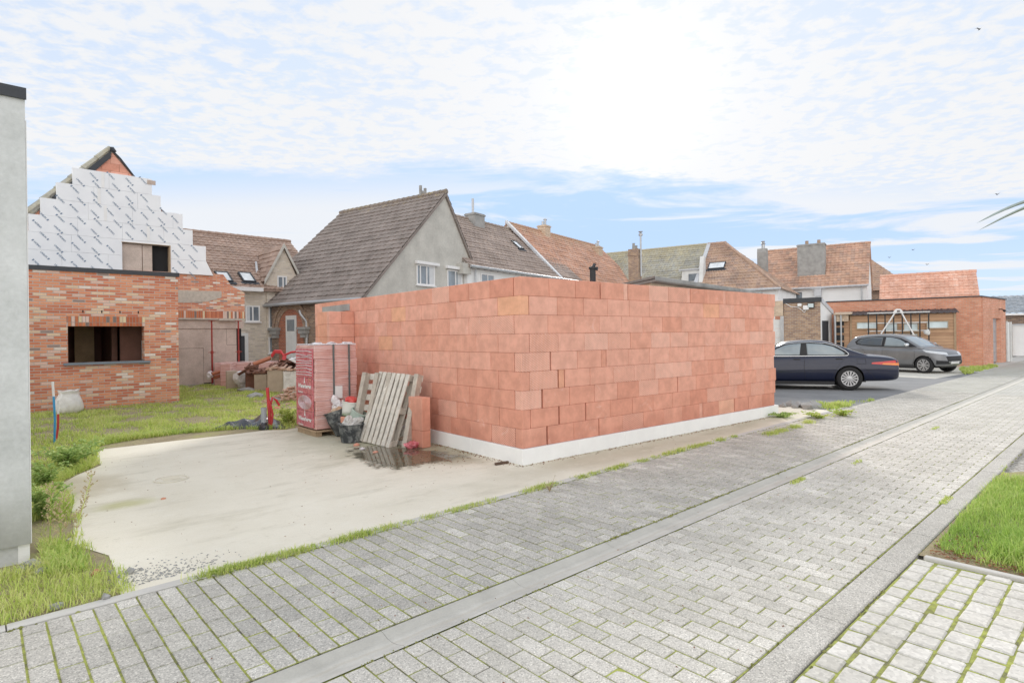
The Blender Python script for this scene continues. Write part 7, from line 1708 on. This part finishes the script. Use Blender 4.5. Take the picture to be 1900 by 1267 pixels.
p = PZ(1020, 912); t = thing('withered_weed', 'small withered weed with curled pale stalks on the kerb line before the block garage', 'plant', p); s = MB()
for k in range(16):
    a = rg_.uniform(0, 6.28); r_ = rg_.uniform(.03, .10); s.tube([p, p+Vector((r_*math.cos(a)*.4, r_*math.sin(a)*.4, .05)), p+Vector((r_*math.cos(a), r_*math.sin(a), rg_.uniform(.03, .12)))], [.003, .003, .002], 4)
s.tube([p, p+Vector((.05, 0, .08)), p+Vector((.08, 0, .16)), p+Vector((.10, 0, .15))], .002, 4); s.build('stalks', M['dry'], t)
for i, (u, v, lab) in enumerate(((1520, 770, 'bright green clump of weeds at the right foot of the block garage'), (1562, 765, 'smaller bright green weed clump right of the first, at the asphalt edge'), (1452, 768, 'dark leafy weed in the broken edge beside the block garage'))):
    weed('weed_plant', lab, PZ(u, v+6), .12 if i < 2 else .10, .32, 26, 14, .05, 'grass' if i < 2 else 'weed', grp='weeds at the asphalt corner')
p = PZ(640, 778); weed('weed_plant', 'yellow-green weed clump just left of the wrapped block pack', PZ(535, 786), .34, .38, 30, 16, .05, 'grass')
q = MB()   # fallen twigs / debris in the far lawn
for k in range(60): 
    c = PZ(rg_.gauss(278, 22), rg_.gauss(752, 5)); a = rg_.uniform(0, 3.14); L_ = rg_.uniform(.1, .35); q.tube([c+ZZ*.03, c+Vector((math.cos(a)*L_, math.sin(a)*L_, rg_.uniform(.03, .2)))], .006, 4)
o = q.build('dry_brush', M['dry']); tag(o, 'low heap of dry twigs in the grass below the brick wall window', 'brush pile'); recenter(o, PZ(278, 752))
# debris specks on the slab / road
q = MB()
for k in range(900):
    x = rg_.uniform(.6, 13); y = rg_.uniform(4.5, 11) if rg_.random() < .55 else rg_.uniform(1.2, 4.4)
    if not inpoly(x, y, slab) and y > 4.5: continue
    s_ = rg_.uniform(.003, .011); a = rg_.uniform(0, 6.3); q.add([(x-s_*math.cos(a), y-s_*math.sin(a), .001), (x+s_*math.sin(a)*.6, y-s_*math.cos(a)*.6, .001), (x+s_*math.cos(a), y+s_*math.sin(a), .001), (x, y, .006)], [(0, 1, 3), (1, 2, 3), (2, 0, 3)], None, rg_.random())
for k in range(160):
    p = PZ(rg_.gauss(780, 60), rg_.gauss(852, 9)); s_ = rg_.uniform(.006, .02); a = rg_.uniform(0, 6.3); q.add([p+Vector((-s_*math.cos(a), -s_*math.sin(a), .005)), p+Vector((s_*math.sin(a)*.6, -s_*math.cos(a)*.6, .006)), p+Vector((s_*math.cos(a), s_*math.sin(a), .005)), p+Vector((0, 0, .012))], [(0, 1, 3), (1, 2, 3), (2, 0, 3)], None, rg_.random())
for k in range(700):
    if rg_.random() < .65: loc_ = TB @ Vector((rg_.uniform(-.1, 6.7), -.05-abs(rg_.gauss(0, .05)), 0))
    else: loc_ = TB @ Vector((-.05-abs(rg_.gauss(0, .05)), rg_.uniform(-.1, 2.), 0))
    s_ = rg_.uniform(.004, .014); a = rg_.uniform(0, 6.3); q.add([loc_+Vector((-s_*math.cos(a), -s_*math.sin(a), .001)), loc_+Vector((s_*math.sin(a)*.6, -s_*math.cos(a)*.6, .001)), loc_+Vector((s_*math.cos(a), s_*math.sin(a), .001)), loc_+Vector((0, 0, .010))], [(0, 1, 3), (1, 2, 3), (2, 0, 3)], None, rg_.random()*.5)
tag(q.build('scattered_debris', M['leaf_brown']), kind='stuff'); q = MB()
for k in range(420):
    x = rg_.gauss(.92, .2); y = 4.6+abs(rg_.gauss(0, .16)); s_ = rg_.uniform(.004, .014); a = rg_.uniform(0, 6.3); q.add([(x-s_*math.cos(a), y-s_*math.sin(a), .001), (x+s_*math.sin(a)*.6, y-s_*math.cos(a)*.6, .001), (x+s_*math.cos(a), y+s_*math.sin(a), .001), (x, y, .007)], [(0, 1, 3), (1, 2, 3), (2, 0, 3)], None, rg_.random())
tag(q.build('gravel_bits', M['concrete_grey']), kind='stuff')
# spiky leaves entering from the right (a potted yucca outside the frame)
M['yucca'] = m_plain('yucca_leaf', (.24, .30, .27), .45, .2, 5.)
yb_ = PD(1985, 760, 3.2); yk = thing('yucca_plant', 'spiky grey-green yucca leaves poking in at the right edge of the picture', 'plant', (yb_.x, yb_.y, 0))
top = PD(1990, 352, 3.2); q = MB(); q.tube([(yb_.x, yb_.y, 0), (yb_.x, yb_.y, 1.), top], [.07, .06, .05], 10); q.build('trunk', M['wood_brown'], yk)
def ybl(q, b, tip, w, up):
    b, tip = Vector(b), Vector(tip); d = (tip-b); s_ = d.cross(ZZ).normalized(); n_ = 10; vs = []
    for i in range(n_+1):
        f_ = i/n_; c = b.lerp(tip, f_)+ZZ*up*math.sin(math.pi*f_); ww = w*(1-f_)**.7*(.6+.8*min(1, f_*4)) ; vs += [c-s_*ww, c-ZZ*ww*.45, c+s_*ww, c+ZZ*ww*.12]
    fs = []
    for i in range(n_):
        for j in range(4): fs.append((i*4+j, i*4+(j+1) % 4, i*4+4+(j+1) % 4, i*4+4+j))
    q.add(vs, fs)
q = MB(); ybl(q, top, PD(1811, 415, 3.0), .034, .03); ybl(q, top+ZZ*.0, PD(1815, 428, 3.25), .036, .02)
for k in range(22):
    a = rg_.uniform(-1.9, 2.2)-.8; e_ = rg_.uniform(-.2, 1.2); L_ = rg_.uniform(.4, .6); d = Vector((math.cos(a)*math.cos(e_), math.sin(a)*math.cos(e_), math.sin(e_))); tp2 = top+d*L_; dd = tp2-EYE; uu = 950+FPX*dd.dot(RT)/dd.dot(FW)
    if uu < 1925: continue
    ybl(q, top, tp2, .022, .03)
q.build('leaves', M['yucca'], yk)
# birds
M['bird'] = m_plain('bird_feathers', (.10, .11, .12), .8)
for (u, v, s_, lab) in ((1817, 55, 1., 'gull gliding high in the upper right of the sky'), (1850, 361, .7, 'bird with bent wings just below the edge of the cloud bank'), (1694, 464, .5, 'tiny bird above the salmon roof, the highest of three'), (1650, 478, .45, 'tiny bird left of the other two above the salmon roof'), (1720, 491, .5, 'tiny bird lowest and furthest right above the salmon roof')):
    c = PD(u, v, 70.); q = MB(); q.tube([c-FW*.2*s_-ZZ*.02, c, c+FW*.25*s_+RT*.05], [.03*s_, .09*s_, .02*s_], 8)
    for sd in (-1, 1):
        q.add([c, c+RT*sd*.25*s_+ZZ*.16*s_+FW*.08, c+RT*sd*.30*s_+ZZ*.15*s_-FW*.10, c-FW*.12*s_, c+RT*sd*.62*s_+ZZ*(.02+.28*(sd > 0))*s_], [(0, 1, 2, 3), (1, 4, 2)])
        q.add([c-ZZ*.02, c+RT*sd*.25*s_+ZZ*.13*s_+FW*.08, c+RT*sd*.30*s_+ZZ*.12*s_-FW*.10, c-FW*.12*s_-ZZ*.02], [(3, 2, 1, 0)])
    o = q.build('bird', M['bird']); tag(o, lab, 'bird', 'birds in the sky'); recenter(o, c)
# ================================================================== sky, sun, camera
w = bpy.data.worlds.new('World'); bpy.context.scene.world = w; w.use_nodes = True; nt = w.node_tree; nt.nodes.clear()
n = NT('', nt); wo = n.n('OutputWorld'); bg = n.n('Background'); n.lk(bg.outputs[0], wo.inputs[0])
sd_ = ray(1180, 170).normalized(); sel = math.asin(sd_.z); saz = math.atan2(sd_.x, sd_.y)
sky = n.n('TexSky', sky_type='NISHITA'); sky.sun_disc = False; sky.sun_elevation = sel; sky.sun_rotation = saz; sky.air_density = 1.; sky.dust_density = .6; sky.ozone_density = 2.
g = n.n('TexCoord').outputs['Generated']; x, y, z = n.sep(g); zc_ = n.m('MAXIMUM', z, .012)
zq = n.m('ADD', zc_, .02)
dep = n.m('DIVIDE', n.m('ADD', n.m('MULTIPLY', x, FW.x), n.m('MULTIPLY', y, FW.y)), zq); lat = n.m('DIVIDE', n.m('ADD', n.m('MULTIPLY', x, RT.x), n.m('MULTIPLY', y, RT.y)), zq)
cp_ = n.vec(dep, lat, 0.)
wis0 = n.noise(n.vm('ADD', n.vm('MULTIPLY', cp_, (1., .5, 1.)), (1.3, 4.2, 0)), 2.6, 5, .65, .5)
ed = n.m('SUBTRACT', dep, n.m('ADD', 3.35, n.m('MULTIPLY', lat, .13)))
big = n.noise(n.vm('ADD', cp_, (3.1, 7.7, 0)), .55, 5, .6, .3)
edn = n.m('ADD', ed, n.m('ADD', n.m('MULTIPLY', n.m('SUBTRACT', big, .5), 1.3), n.m('MULTIPLY', n.m('SUBTRACT', wis0, .5), .8)))
bank = n.m('SUBTRACT', 1., n.sm(edn, -.16, .30))
puf = n.noise(n.vm('MULTIPLY', cp_, (1., .8, 1.)), 13., 4, .6, .25); puf2 = n.noise(cp_, 1.6, 4, .55)
pk2 = n.sm(n.m('ADD', puf, n.m('MULTIPLY', n.m('SUBTRACT', puf2, .5), .5)), .36, .62)
wis = n.noise(n.vm('ADD', n.vm('MULTIPLY', cp_, (.85, .38, 1.)), (5.3, 2.2, 0)), 1.0, 6, .6, .6)
lw_ = n.m('MULTIPLY', n.m('SUBTRACT', 1., n.sm(lat, -1.6, 1.0)), .07)
wk = n.m('MULTIPLY', n.m('MULTIPLY', n.sm(n.m('ADD', wis, lw_), .49, .61), n.sm(dep, 2.8, 4.2)), .88)
hz = n.m('SUBTRACT', 1., n.sm(z, .0, .17))
cov = n.mix(bank, wk, n.m('ADD', n.m('MULTIPLY', pk2, .46), n.m('ADD', .50, n.m('MULTIPLY', n.sm(dep, 1.6, 3.0), .15))))
cosv = n.n('VectorMath', operation='DOT_PRODUCT'); n.lk(n.vm('NORMALIZE', g), cosv.inputs[0]); cosv.inputs[1].default_value = sd_; cs_ = cosv.outputs['Value']
gl1 = n.m('POWER', n.m('MAXIMUM', cs_, 0.), 26.); gl2 = n.m('POWER', n.m('MAXIMUM', cs_, 0.), 260.)
cov = n.m('MINIMUM', n.m('ADD', cov, n.m('ADD', n.m('MULTIPLY', n.m('MULTIPLY', gl1, bank), .24), n.m('MULTIPLY', n.m('MULTIPLY', gl2, bank), .3))), 1.)
skc = n.vm('MINIMUM', n.vm('SCALE', sky.outputs[0], SKYK), (.42, .50, .62))
blue = n.mix(.75, skc, (.325, .465, .68, 1))
blue = n.mix(n.m('MULTIPLY', hz, .7), blue, (.51, .595, .67, 1))
back = n.m('MAXIMUM', n.m('MULTIPLY', cs_, -1.), 0.); back = n.m('POWER', back, .8)  # clouds opposite the sun brightened, added fill for the backlit faces
clb = n.m('ADD', .585, n.m('ADD', n.m('MULTIPLY', back, BACKK), n.m('ADD', n.m('MULTIPLY', gl1, .05), n.m('MULTIPLY', gl2, .15))))
cl = n.vm('SCALE', n.mix(n.m('MINIMUM', n.m('MULTIPLY', back, 3.), 1.), (.97, .98, 1.0, 1), (1.04, .985, .92, 1)), clb)
col = n.mix(cov, blue, cl)
n.lk(col, bg.inputs[0]); bg.inputs[1].default_value = SKYS
li = bpy.data.lights.new('Sun', 'SUN'); li.energy = SUNE; li.angle = math.radians(9); li.color = (1., .95, .88); lo = link(bpy.data.objects.new('Sun', li)); lo.rotation_euler = (-sd_).to_track_quat('-Z', 'Y').to_euler()
cam = bpy.data.cameras.new('Camera'); co = link(bpy.data.objects.new('Camera', cam)); cam.sensor_width = 36; cam.lens = 36*FPX/1900; cam.shift_y = -10/1900; cam.clip_end = 2000; cam.clip_start = .05
r_ = ROLL; cx = RT*math.cos(r_)-ZZ*math.sin(r_); cy = RT*math.sin(r_)+ZZ*math.cos(r_)
co.matrix_world = Matrix(((cx.x, cy.x, -FW.x, 0), (cx.y, cy.y, -FW.y, 0), (cx.z, cy.z, -FW.z, CAMH), (0, 0, 0, 1)))
sc = bpy.context.scene; sc.camera = co; sc.view_settings.view_transform = 'Standard'; sc.view_settings.look = 'None'; sc.view_settings.exposure = EXPO; sc.view_settings.gamma = 1
